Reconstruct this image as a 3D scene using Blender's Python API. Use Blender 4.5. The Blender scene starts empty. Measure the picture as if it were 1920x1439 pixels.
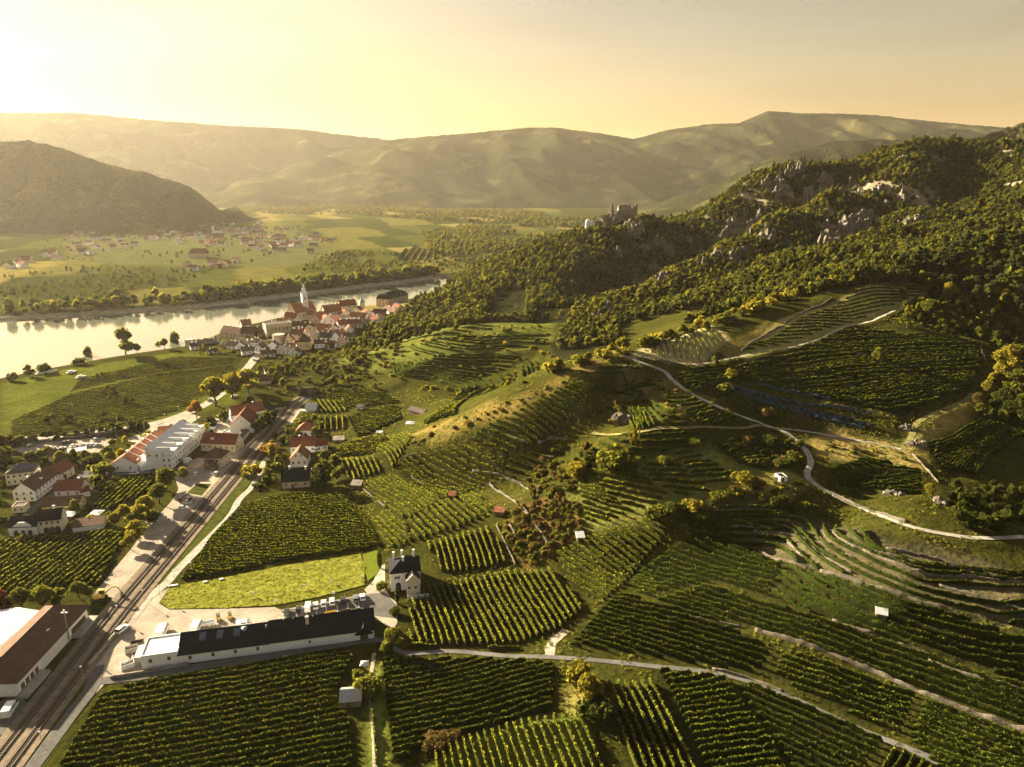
import bpy, bmesh, math, random
import numpy as np
from mathutils import Vector, Matrix
R = math.radians
random.seed(7); rng = np.random.default_rng(7)
SC = bpy.context.scene
COL = SC.collection

# ---------------------------------------------------------------- camera, sky, sun, exposure
CAM_H, PITCH, FPX = 140.0, R(15.7), 1331.0        # drone height above the valley floor
cam = bpy.data.cameras.new('camera'); camo = bpy.data.objects.new('camera', cam); COL.objects.link(camo)
camo.location = (0, 0, CAM_H); camo.rotation_euler = (R(90) - PITCH, 0, 0)
cam.sensor_width = 36; cam.lens = 36 * FPX / 1920; cam.clip_start = 1; cam.clip_end = 40000
SC.camera = camo
SUN_AZ, SUN_EL = R(-54), R(16)                    # azimuth from +Y (view direction), left is negative
W = bpy.data.worlds.new('World'); SC.world = W; W.use_nodes = True
nt = W.node_tree; nt.nodes.clear()
sky = nt.nodes.new('ShaderNodeTexSky'); sky.sky_type = 'NISHITA'; sky.sun_disc = False
sky.sun_elevation = SUN_EL; sky.sun_rotation = SUN_AZ; sky.altitude = 300
sky.air_density = 1.6; sky.dust_density = 1.6; sky.ozone_density = 0.6
tint = nt.nodes.new('ShaderNodeMix'); tint.data_type = 'RGBA'; tint.blend_type = 'MULTIPLY'
tint.inputs[0].default_value = 1.0; tint.inputs[7].default_value = (0.49, 0.375, 0.32, 1)
bg = nt.nodes.new('ShaderNodeBackground'); bg.inputs[1].default_value = 0.05
out = nt.nodes.new('ShaderNodeOutputWorld')
wtc = nt.nodes.new('ShaderNodeTexCoord'); wmp = nt.nodes.new('ShaderNodeMapping'); wmp.inputs['Scale'].default_value = (1.6, 1.6, 9.0)
wn = nt.nodes.new('ShaderNodeTexNoise'); wn.inputs['Scale'].default_value = 2.2; wn.inputs['Detail'].default_value = 6; wn.inputs['Distortion'].default_value = 0.4
wr = nt.nodes.new('ShaderNodeValToRGB'); wr.color_ramp.elements[0].position = 0.42; wr.color_ramp.elements[0].color = (1, 1, 1, 1); wr.color_ramp.elements[1].position = 0.75; wr.color_ramp.elements[1].color = (0.90, 0.87, 0.84, 1)
thin = nt.nodes.new('ShaderNodeMix'); thin.data_type = 'RGBA'; thin.blend_type = 'MULTIPLY'; thin.inputs[0].default_value = 1.0     # faint high cloud all over the sky
nt.links.new(wtc.outputs['Generated'], wmp.inputs[0]); nt.links.new(wmp.outputs[0], wn.inputs['Vector']); nt.links.new(wn.outputs[0], wr.inputs[0])
nt.links.new(sky.outputs[0], tint.inputs[6]); nt.links.new(tint.outputs[2], thin.inputs[6]); nt.links.new(wr.outputs[0], thin.inputs[7]); nt.links.new(thin.outputs[2], bg.inputs[0]); nt.links.new(bg.outputs[0], out.inputs[0])
sl = bpy.data.lights.new('sun', 'SUN'); sl.energy = 5.0; sl.angle = R(0.5); sl.color = (1.0, 0.85, 0.58)
so = bpy.data.objects.new('sun', sl); COL.objects.link(so)
SUN = Vector((math.sin(SUN_AZ) * math.cos(SUN_EL), math.cos(SUN_AZ) * math.cos(SUN_EL), math.sin(SUN_EL)))
so.rotation_euler = SUN.to_track_quat('Z', 'Y').to_euler()
SC.view_settings.view_transform = 'Standard'; SC.view_settings.look = 'None'
SC.view_settings.gamma = 1.0; SC.view_settings.use_curve_mapping = False
SC.view_settings.exposure = 2.65
SC.cycles.use_denoising = True
SC.cycles.max_bounces = 5; SC.cycles.diffuse_bounces = 2; SC.cycles.glossy_bounces = 2
SC.cycles.transmission_bounces = 3; SC.cycles.volume_bounces = 0; SC.cycles.transparent_max_bounces = 4
SC.cycles.sample_clamp_indirect = 4.0

# ---------------------------------------------------------------- pixel -> ray helpers (pixels of the 1920 x 1439 photograph)
CP, SP = math.cos(PITCH), math.sin(PITCH)
def rays(p):
    p = np.asarray(p, float).reshape(-1, 2)
    dx = (p[:, 0] - 960) / FPX; dy = (719.5 - p[:, 1]) / FPX
    return np.stack([dx, CP + dy * SP, -SP + dy * CP], 1)          # per unit of depth
def atY(u, v, Y):
    d = rays((u, v))[0]; t = Y / d[1]
    return (d[0] * t, Y, CAM_H + d[2] * t)
def atZ(u, v, z):
    d = rays((u, v))[0]; t = (z - CAM_H) / d[2]
    return (d[0] * t, d[1] * t, z)
def proj(P):
    P = np.asarray(P, float).reshape(-1, 3); q = P - (0, 0, CAM_H)
    dep = q[:, 1] * CP - q[:, 2] * SP; up = q[:, 1] * SP + q[:, 2] * CP
    return np.stack([960 + FPX * q[:, 0] / dep, 719.5 - FPX * up / dep, dep], 1)

# ---------------------------------------------------------------- noise
def _hash(ix, iy, s):
    h = (ix.astype(np.int64) * 374761393 + iy.astype(np.int64) * 668265263 + s * 1442695041) & 0x7fffffff
    h = ((h ^ (h >> 13)) * 1274126177) & 0x7fffffff
    return ((h ^ (h >> 16)) & 0xffff) / 65535.0
def vnoise(x, y, s=0):
    x = np.asarray(x, float); y = np.asarray(y, float)
    ix, iy = np.floor(x), np.floor(y); fx, fy = x - ix, y - iy
    fx = fx * fx * (3 - 2 * fx); fy = fy * fy * (3 - 2 * fy)
    a = _hash(ix, iy, s); b = _hash(ix + 1, iy, s); c = _hash(ix, iy + 1, s); d = _hash(ix + 1, iy + 1, s)
    return (a + (b - a) * fx + (c - a) * fy + (a - b - c + d) * fx * fy) * 2 - 1
def fbm(x, y, o=4, s=0):
    v = 0; a = 1.0
    for k in range(o):
        v = v + a * vnoise(x * 2 ** k + 17.3 * k, y * 2 ** k - 9.1 * k, s + k); a *= 0.5
    return v
def smooth(a, b, x):
    t = np.clip((x - a) / (b - a), 0, 1); return t * t * (3 - 2 * t)
def inpoly(x, y, poly):
    x = np.asarray(x, float); y = np.asarray(y, float); r = np.zeros(x.shape, bool); n = len(poly)
    for i in range(n):
        x0, y0 = poly[i][:2]; x1, y1 = poly[(i + 1) % n][:2]
        if y0 == y1: continue
        c = ((y0 > y) != (y1 > y)) & (x < (x1 - x0) * (y - y0) / (y1 - y0) + x0); r ^= c
    return r
def distline(x, y, pts):
    x = np.asarray(x, float); d = np.full(x.shape, 1e9)
    for (x0, y0), (x1, y1) in zip(pts[:-1], pts[1:]):
        dx, dy = x1 - x0, y1 - y0; L = dx * dx + dy * dy + 1e-9
        t = np.clip(((x - x0) * dx + (y - y0) * dy) / L, 0, 1)
        d = np.minimum(d, np.hypot(x - x0 - t * dx, y - y0 - t * dy))
    return d

# ---------------------------------------------------------------- terrain heights from surveyed spots
CTRL = []
def cy(*a):
    for u, v, Y in a: CTRL.append(atY(u, v, Y))
def cz(*a):
    for u, v, z in a: CTRL.append(atZ(u, v, z))
def cw(*a): CTRL.extend(a)
# valley floor
cz((0,1439,0),(300,1439,0),(660,1439,0),(0,1250,0),(0,1100,0),(200,1000,0),(350,1250,0),(500,1230,0),(600,1150,0),(720,1120,1),(700,1030,1),
   (450,900,0),(560,780,0),(100,900,0),(0,800,0),(300,750,0),(450,680,0),(200,700,0),(0,740,-2),(300,1100,0),(560,950,0),(690,1240,0),(590,840,1))
# lower right vineyards
cz((960,1439,1),(1050,1232,3),(1250,1252,5),(1400,1300,5),(1700,1400,6),(1920,1439,9),(1200,1439,3),(1450,1439,4),
   (1075,1290,5),(1000,1345,3),(870,1378,1.2),(1100,1345,4),
   (1300,1150,9),(1650,1250,12),(1900,1300,14),(1500,1180,12),(1150,1110,7),(1050,1030,8),(1200,1030,13),(1300,1000,20),(1450,1040,19),(1600,1100,20),(1900,1100,22),(1760,1050,23))
# hill road and fields beside it
cz((1920,1010,24.5),(1800,1006,26.5),(1700,985,28),(1600,945,28),(1520,890,28),(1515,850,31),(1480,810,34),(1350,757,43),(1250,705,50),(1165,668,56),
   (1690,843,32),(1580,815,33),(1430,800,35))
cy((1800,760,330),(1550,720,340),(1550,650,388),(1850,640,400),(1840,690,370),(1700,650,392),(1340,650,370),(1730,540,480),(1600,600,430),(1920,560,440),(1920,640,420),
   (1450,640,392),(1250,660,360))
cz((1900,900,24),(1850,950,24),(1780,900,28),(1650,900,28.5),(1920,830,26),(1850,830,29.5),(1780,850,31))
# middle spur and gully
cz((1000,747,42),(900,782,31),(800,812,19),(740,832,10),(690,850,5),(630,900,1.5),(1100,850,31),(1000,950,15),(960,905,18),(1200,800,41),(1120,812,38),(1060,790,37),
   (900,860,19),(850,950,8),(850,1040,3.5),(950,1080,4),(1030,1000,10),(750,900,6),(700,960,2),(780,975,4.5),(930,960,9.5),(1150,930,22),(1250,920,26),(1330,880,29),(1430,890,29),
   (1100,720,49),(1000,870,21),(1080,900,22),(980,1020,7.5),(1000,1085,5),(1330,960,24))
# little side valley and terraced grass hill
cz((620,800,2),(620,850,2),(720,770,5),(590,735,3),(760,800,9),(800,770,12),(700,730,7),(900,735,17),(980,722,20),(640,710,5))
cy((650,668,530),(780,632,550),(900,612,560),(1030,612,570),(850,680,480),(760,700,470),(960,670,490))
# hedge ridge
cy((1040,698,338),(1165,662,352),(1300,622,395),(1420,575,440),(1600,522,480),(1700,496,500),(1800,468,525),(1920,440,545))
# ravine behind it
cy((1100,665,440),(1200,640,470),(1400,575,525),(1550,520,585),(1700,478,630),(1900,425,680),(1030,640,520))
# second crest (the sunlit one) and its near face
cy((1070,598,620),(1150,556,680),(1250,512,730),(1350,466,780),(1450,412,830),(1550,380,870),(1640,356,905),
   (1250,565,590),(1450,490,660),(1600,460,720),(1750,430,760),(1900,385,800),(1700,350,890),(1800,340,900),(1150,610,560))
cy((1150,578,735),(1250,538,795),(1350,492,845),(1450,438,890),(1550,398,925))
# castle ridge
cy((700,612,790),(780,572,900),(850,532,955),(900,502,965),(1000,464,955),(1100,428,950),(1160,405,950),(1200,412,960),(1290,420,1000),(1340,392,1005),(1420,332,1010),
   (1490,310,1020),(1600,312,1022),(1700,274,1025),(1740,268,1025),(1900,282,1050),(1920,286,1055))
cy((1050,560,715),(1250,475,870),(1400,405,935),(1100,500,820),(1000,530,800),(960,575,720),(900,590,690),(830,600,700),(760,615,690),(1520,360,945),(1180,450,880),(940,560,760))
# town terrace
cz((660,640,8),(560,640,5),(480,640,3),(560,610,9),(650,610,10),(420,640,1),(720,580,4),(600,680,5),(700,660,10),(480,620,3))
# behind the ridge, outside the frame, far valley
cw((0,1130,-2),(-200,1120,-2),(-60,1250,0),(100,1400,0),(300,1450,30),(500,1500,60),(900,1600,110),(1300,1500,150),(150,1200,30),(420,1250,75),(-400,1200,-2),
   (250,80,14),(400,180,45),(520,300,95),(700,500,150),(900,750,190),(1100,1000,200),(-10,70,0),(-200,60,0),(120,60,3),(-350,250,0),(-600,400,-3),(-900,700,-4),(200,120,10),
   (-1500,700,0),(-1500,1500,0),(-700,1500,0),(-3500,3000,0),(-2000,3000,0),(-1000,2500,0),(0,2200,0),(0,3500,0),(700,2500,20),(1500,2500,80),(2500,2500,120),(-3500,800,0),(800,4000,0),(2500,4500,50),(-2000,5000,0),(0,5500,0),(2500,800,250),(2500,100,200))
CT = np.array(CTRL); CC = 22.0
_d = np.hypot(CT[:, None, 0] - CT[None, :, 0], CT[:, None, 1] - CT[None, :, 1])
_A = np.zeros((len(CT) + 1,) * 2); _A[:-1, :-1] = -np.sqrt(_d ** 2 + CC ** 2)
_A[-1, :-1] = 1; _A[:-1, -1] = 1
_w = np.linalg.solve(_A + np.diag([3.0] * len(CT) + [0]), np.append(CT[:, 2], 0))
def rbf(x, y):
    z = np.full(x.shape, _w[-1])
    for k in range(len(CT)):
        z -= _w[k] * np.sqrt((x - CT[k, 0]) ** 2 + (y - CT[k, 1]) ** 2 + CC * CC)
    return z
# river banks (world)
WATER_Z = -6.0
def zl(pts, z): return [atZ(u, v, z)[:2] for u, v in pts]
FAR_BANK = zl([(-420,640),(-150,618),(0,603),(200,590),(380,577),(520,560),(640,545),(740,533),(832,521)], WATER_Z)
NEAR_BANK = zl([(-420,800),(-150,745),(0,712),(100,692),(200,674),(280,662),(350,652),(420,622),(520,598),(620,583),(700,575),(770,562),(830,545)], WATER_Z)
e = np.array(FAR_BANK[-1]); RIVER = FAR_BANK + [(e[0] + 150, e[1] + 170), (e[0] + 420, e[1] + 260), (e[0] + 420, e[1] + 40), (e[0] + 120, e[1] - 60)] + NEAR_BANK[::-1]
e0 = np.array(FAR_BANK[0]); n0 = np.array(NEAR_BANK[0])
RIVER = [tuple(e0 + (-2500, -300))] + RIVER + [tuple(n0 + (-2500, -300))]

def axis(*segs):
    a = []
    for lo, hi, st in segs: a += list(np.arange(lo, hi, st))
    return np.array(a + [segs[-1][1]], float)
GX = axis((-17000,-7000,2000),(-7000,-2600,220),(-2600,-1300,26),(-1300,-560,9),(-560,-200,4.5),(-200,340,2.0),(340,760,5),(760,1500,12),(1500,7000,250),(7000,17000,2000))
GY = np.concatenate([axis((20,110,6),(110,480,2.0),(480,760,3.5),(760,1130,5.0))[:-1], 1130 * 1.011 ** np.arange(0, 138), [5600, 6500, 8000, 10000, 13000, 19000]])
XX, YY = np.meshgrid(GX, GY, indexing='ij')
ZZ = rbf(XX, YY)
far = smooth(1500, 2400, YY); ZZ = ZZ * (1 - far)
flat = smooth(3.5, 0.5, np.abs(ZZ)); ZZ = ZZ * (1 - flat * 0.6)
rough = smooth(60, 95, ZZ) * smooth(500, 650, YY)
ZZ += (fbm(XX / 55, YY / 55, 4, 3) * 7.0) * rough * (1 - smooth(1500, 2200, YY))
CREST2 = [atY(*c)[:2] for c in ((1070,598,620),(1150,556,680),(1250,512,730),(1350,466,780),(1450,412,830),(1550,380,870),(1640,356,905),(1720,330,940))]
_d2 = distline(XX, YY, CREST2); _in = smooth(560, 640, YY) * smooth(1010, 930, YY) * smooth(20, 90, XX) * smooth(760, 560, XX)
ZZ -= 15 * np.exp(-((_d2 - 66) / 34) ** 2) * _in
rg = 1 - 2 * np.abs(fbm((XX * .82 + YY * .57) / 62, (YY * .82 - XX * .57) / 150, 3, 41)); ZZ += rg * 6.5 * rough * smooth(1030, 960, YY)
hillm = smooth(2, 9, ZZ) * smooth(1500, 900, YY)
ZZ += fbm(XX / 26, YY / 26, 3, 11) * 0.85 * hillm
def ridge_cut(px, zs, depth, dist, width, side):
    """hollow out the slope beside a spur so that its crest stands clear (side: +1 left of the line, -1 right, 0 both)"""
    global ZZ
    P = [atZ(u, v, z)[:2] for (u, v), z in zip(px, zs)]; best = np.full(XX.shape, 1e9); sg = np.zeros(XX.shape); m = (XX > -160) & (XX < 420) & (YY > 120) & (YY < 480)
    for (x0, y0), (x1, y1) in zip(P[:-1], P[1:]):
        dx, dy = x1 - x0, y1 - y0; t = np.clip(((XX - x0) * dx + (YY - y0) * dy) / (dx * dx + dy * dy), 0, 1); d = np.hypot(XX - x0 - t * dx, YY - y0 - t * dy)
        k = d < best; best = np.where(k, d, best); sg = np.where(k, np.sign(dx * (YY - y0) - dy * (XX - x0)), sg)
    ok = m & ((sg == side) | (side == 0)); ZZ = ZZ - np.where(ok, depth * np.exp(-((best - dist) / width) ** 2) * smooth(4, 14, ZZ), 0)
ridge_cut([(760,826),(800,808),(900,772),(1000,745),(1050,727)], [16,20,32,42,46], 9.0, 32, 17, -1)
ridge_cut([(1060,1030),(1130,1000),(1230,968),(1330,938),(1470,898)], [9,12,17,22,28], 4.5, 26, 15, -1)
_near_r = distline(XX, YY, FAR_BANK + []) < 700
riv = inpoly(XX, YY, RIVER)
dbank = np.minimum(distline(XX, YY, FAR_BANK), distline(XX, YY, NEAR_BANK))
ZZ = np.where(~riv, np.maximum(ZZ, np.minimum(-1.5, -5.6 + dbank * 0.28)), ZZ)
ZZ = np.where(riv, -7 - np.minimum(dbank * 0.25, 4), np.where((dbank < 30) & (ZZ < 12), np.minimum(ZZ, -5.6 + dbank * 0.28), ZZ))

ZS = ZZ.copy()
# ---------------------------------------------------------------- sampling the terrain
def H(x, y):
    x = np.asarray(x, float); y = np.asarray(y, float)
    i = np.clip(np.searchsorted(GX, x) - 1, 0, len(GX) - 2); j = np.clip(np.searchsorted(GY, y) - 1, 0, len(GY) - 2)
    fx = np.clip((x - GX[i]) / (GX[i + 1] - GX[i]), 0, 1); fy = np.clip((y - GY[j]) / (GY[j + 1] - GY[j]), 0, 1)
    return (ZZ[i, j] * (1 - fx) + ZZ[i + 1, j] * fx) * (1 - fy) + (ZZ[i, j + 1] * (1 - fx) + ZZ[i + 1, j + 1] * fx) * fy
_T = 110 * (12000 / 110) ** (np.arange(2600) / 2599)
def at(pts):
    """ground point seen at each pixel (walks the ray until it meets the terrain)"""
    d = rays(pts); P = np.zeros((len(d), 3))
    for k in range(len(d)):
        x = d[k, 0] * _T; y = d[k, 1] * _T; z = CAM_H + d[k, 2] * _T
        g = z - H(x, y); i = int(np.argmax(g < 0))
        if g[i] >= 0 or i == 0: t = _T[-1]
        else: t = _T[i - 1] + (_T[i] - _T[i - 1]) * g[i - 1] / (g[i - 1] - g[i])
        P[k] = (d[k, 0] * t, d[k, 1] * t, 0)
    P[:, 2] = H(P[:, 0], P[:, 1])
    return P
def g1(u, v): return at([(u, v)])[0]
def xy(pts): return [tuple(p[:2]) for p in at(pts)]
def resample(pts, step):
    pts = np.asarray(pts, float); seg = np.hypot(*np.diff(pts[:, :2], axis=0).T); s = np.concatenate([[0], np.cumsum(seg)])
    n = max(2, int(s[-1] / step) + 1); t = np.linspace(0, s[-1], n)
    return np.stack([np.interp(t, s, pts[:, k]) for k in range(pts.shape[1])], 1)
def spline(pts, step):
    """smooth curve through the points (Catmull-Rom), resampled"""
    p = np.asarray(pts, float); p = np.vstack([2 * p[0] - p[1], p, 2 * p[-1] - p[-2]]); o = []
    for i in range(1, len(p) - 2):
        t = np.linspace(0, 1, 12, endpoint=False)[:, None]
        o.append(0.5 * (2 * p[i] + (p[i + 1] - p[i - 1]) * t + (2 * p[i - 1] - 5 * p[i] + 4 * p[i + 1] - p[i + 2]) * t ** 2 + (3 * p[i] - p[i - 1] - 3 * p[i + 1] + p[i + 2]) * t ** 3))
    return resample(np.vstack(o + [p[-2:-1]]), step)

# ---------------------------------------------------------------- terraces and level strips cut into the slopes
TERR = [  # polygon (pixels), step height
    ([(1290,965),(1370,940),(1500,955),(1700,1015),(1920,1075),(1920,1300),(1700,1240),(1500,1150),(1350,1090),(1230,1070)], 2.2),
    ([(1380,700),(1500,640),(1600,605),(1840,640),(1840,700),(1700,790),(1560,760)], 1.8),
    ([(1725,815),(1920,770),(1920,930),(1760,900)], 2.2),
    ([(1560,860),(1740,875),(1740,935),(1640,940),(1550,895)], 1.8),
    ([(740,860),(880,800),(1020,745),(1120,720),(1130,760),(1050,840),(960,900),(880,925),(830,935)], 1.8),
    ([(640,690),(780,640),(900,620),(1040,620),(1040,700),(980,740),(800,730),(660,720)], 2.6),
    ([(1060,900),(1180,870),(1320,830),(1420,880),(1350,920),(1230,960),(1120,985)], 1.8),
    ([(930,545),(990,540),(985,600),(900,600)], 3.0)]
_ROADPX = {}
for px, st in TERR:
    P = xy(px); m = inpoly(XX, YY, P)
    pl = P + [P[0]]
    sub = m
    f = smooth(0, 7, distline(XX[sub], YY[sub], pl))
    z = ZZ[sub] + fbm(XX[sub] / 40, YY[sub] / 40, 2, 31) * 0.5; q = z / st; k = np.floor(q); r = q - k
    zt = (k + 0.22 * r / 0.74 * (r < 0.74) + (r >= 0.74) * (0.22 + 0.78 * (r - 0.74) / 0.26)) * st
    ZZ[sub] = ZZ[sub] * (1 - f * 0.85) + zt * f * 0.85

def grade(px, half):
    """level the ground under a road"""
    c = spline(xy(px), 1.0); z = H(c[:, 0], c[:, 1]); k = np.ones(15) / 15; z = np.convolve(np.pad(z, 7, 'edge'), k, 'valid')
    m = (XX > c[:, 0].min() - 12) & (XX < c[:, 0].max() + 12) & (YY > c[:, 1].min() - 12) & (YY < c[:, 1].max() + 12); x, y = XX[m], YY[m]
    d2 = np.full(x.shape, 1e9); zz = np.zeros(x.shape)
    for i in range(len(c)):
        d = (x - c[i, 0]) ** 2 + (y - c[i, 1]) ** 2; q = d < d2; d2 = np.where(q, d, d2); zz = np.where(q, z[i], zz)
    f = smooth(half + 4.5, half, np.sqrt(d2)); ZZ[m] = ZZ[m] * (1 - f) + zz * f
HILL_ROAD = [(1166,668),(1210,683),(1245,697),(1262,715),(1290,735),(1350,765),(1400,785),(1450,803),(1490,825),(1514,850),(1520,870),(1513,890),(1530,910),(1600,946),(1700,986),(1790,1005),(1850,1010),(1920,1008),(1990,1000)]
for px, hw in ((HILL_ROAD, 2.6), ([(1452,803),(1500,808),(1560,818),(1630,830),(1690,843)], 2.2), ([(1690,843),(1708,822),(1714,800),(1740,781),(1800,756),(1826,738)], 2.4), ([(1168,668),(1230,673),(1300,683),(1370,672),(1450,655),(1540,634),(1588,612),(1640,600),(1692,578)], 2.0), ([(725,1204),(758,1225),(851,1222),(956,1231),(1017,1232),(1120,1239),(1225,1250),(1300,1257),(1360,1266),(1440,1290),(1520,1326),(1600,1363),(1660,1388),(1740,1420),(1790,1450)], 2.4)):
    grade(px, hw)
# ---------------------------------------------------------------- materials
MATS = {}
def nmat(name):
    m = bpy.data.materials.new(name); m.use_nodes = True; MATS[name] = m
    n = m.node_tree; b = n.nodes['Principled BSDF']; return m, n, b
def L(n, a, b): n.links.new(a, b)
def noise(n, scale, detail=4, coord='Object', rough=0.55):
    tc = n.nodes.get('TC') or n.nodes.new('ShaderNodeTexCoord'); tc.name = 'TC'
    t = n.nodes.new('ShaderNodeTexNoise'); t.inputs['Scale'].default_value = scale; t.inputs['Detail'].default_value = detail
    t.inputs['Roughness'].default_value = rough
    L(n, tc.outputs[coord], t.inputs['Vector']); return t
def ramp(n, src, stops):
    r = n.nodes.new('ShaderNodeValToRGB'); e = r.color_ramp.elements
    while len(e) < len(stops): e.new(0.5)
    for k, (p, c) in enumerate(stops): e[k].position = p; e[k].color = (*c, 1) if len(c) == 3 else c
    L(n, src, r.inputs[0]); return r
def mixc(n, a, b, f, mode='MIX'):
    m = n.nodes.new('ShaderNodeMix'); m.data_type = 'RGBA'; m.blend_type = mode
    for s, v in ((m.inputs[6], a), (m.inputs[7], b), (m.inputs[0], f)):
        if hasattr(v, 'links') or hasattr(v, 'is_linked'): L(n, v, s)
        elif isinstance(v, (int, float)): s.default_value = v
        else: s.default_value = (*v, 1)
    return m.outputs[2]
def bump(n, b, src, dist, strength=0.6):
    u = n.nodes.new('ShaderNodeBump'); u.inputs['Distance'].default_value = dist; u.inputs['Strength'].default_value = strength
    L(n, src, u.inputs['Height']); L(n, u.outputs[0], b.inputs['Normal'])
def plain(name, col, rough=0.8, var=0.25, scale=0.6, metal=0.0, bmp=0.0, spec=0.3, coord='Object'):
    m, n, b = nmat(name); t = noise(n, scale, 5, coord); t2 = noise(n, scale * 7, 3, coord)
    lo = tuple(c * (1 - var) for c in col); hi = tuple(min(1, c * (1 + var)) for c in col)
    r = ramp(n, t.outputs[0], [(0.3, lo), (0.7, hi)]); r2 = ramp(n, t2.outputs[0], [(0.3, (0.82,) * 3), (0.7, (1.12,) * 3)])
    L(n, mixc(n, r.outputs[0], r2.outputs[0], 1.0, 'MULTIPLY'), b.inputs['Base Color'])
    b.inputs['Roughness'].default_value = rough; b.inputs['Metallic'].default_value = metal; b.inputs['Specular IOR Level'].default_value = spec
    if bmp: bump(n, b, t2.outputs[0], bmp)
    return m
def leafmat(name, dark, light, trans, scale=0.35, tw=0.45):
    """foliage: matt leaves that let some light through"""
    m = bpy.data.materials.new(name); m.use_nodes = True; n = m.node_tree; n.nodes.clear(); MATS[name] = m
    o = n.nodes.new('ShaderNodeOutputMaterial'); d = n.nodes.new('ShaderNodeBsdfDiffuse'); t = n.nodes.new('ShaderNodeBsdfTranslucent'); mx = n.nodes.new('ShaderNodeMixShader')
    g = n.nodes.new('ShaderNodeNewGeometry'); z = n.nodes.new('ShaderNodeTexNoise'); z.inputs['Scale'].default_value = scale; z.inputs['Detail'].default_value = 4
    L(n, g.outputs['Position'], z.inputs['Vector'])
    oi = n.nodes.new('ShaderNodeObjectInfo'); ad = n.nodes.new('ShaderNodeMath'); ad.operation = 'MULTIPLY_ADD'; ad.inputs[1].default_value = 0.35; 
    L(n, oi.outputs['Random'], ad.inputs[0]); L(n, z.outputs[0], ad.inputs[2])
    r = ramp(n, ad.outputs[0], [(0.4, dark), (0.85, light)]); L(n, r.outputs[0], d.inputs[0])
    L(n, mixc(n, r.outputs[0], trans, 0.6), t.inputs[0]); mx.inputs[0].default_value = tw
    L(n, d.outputs[0], mx.inputs[1]); L(n, t.outputs[0], mx.inputs[2]); L(n, mx.outputs[0], o.inputs[0]); return m

def ordinal(n):
    ones = ['', 'first', 'second', 'third', 'fourth', 'fifth', 'sixth', 'seventh', 'eighth', 'ninth', 'tenth', 'eleventh', 'twelfth', 'thirteenth', 'fourteenth', 'fifteenth', 'sixteenth', 'seventeenth', 'eighteenth', 'nineteenth']
    tens = ['', '', 'twenty', 'thirty', 'forty', 'fifty', 'sixty', 'seventy', 'eighty', 'ninety']
    if n < 20: return ones[n]
    return tens[n // 10] + '-' + ones[n % 10] if n % 10 else tens[n // 10][:-1] + 'ieth'
# ---------------------------------------------------------------- mesh helpers
def tag(o, label=None, cat=None, group=None, kind=None):
    if label: o['label'] = label
    if cat: o['category'] = cat
    if group: o['group'] = group
    if kind: o['kind'] = kind
    return o
def link(name, me, mat=None, parent=None):
    o = bpy.data.objects.new(name, me); COL.objects.link(o)
    if mat is not None and me is not None and not me.materials: me.materials.append(MATS[mat] if isinstance(mat, str) else mat)
    if parent: o.parent = parent
    return o
def npmesh(name, V, F, smoothf=False):
    """mesh from numpy verts and a uniform-size face array (n,3) or (n,4)"""
    V = np.asarray(V, np.float32); F = np.asarray(F, np.int32); me = bpy.data.meshes.new(name); k = F.shape[1]
    me.vertices.add(len(V)); me.vertices.foreach_set('co', V.ravel())
    me.loops.add(F.size); me.loops.foreach_set('vertex_index', F.ravel())
    me.polygons.add(len(F)); me.polygons.foreach_set('loop_start', np.arange(0, F.size, k, dtype=np.int32)); me.polygons.foreach_set('loop_total', np.full(len(F), k, np.int32))
    if smoothf: me.polygons.foreach_set('use_smooth', np.ones(len(F), bool))
    me.update(calc_edges=True); return me
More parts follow.
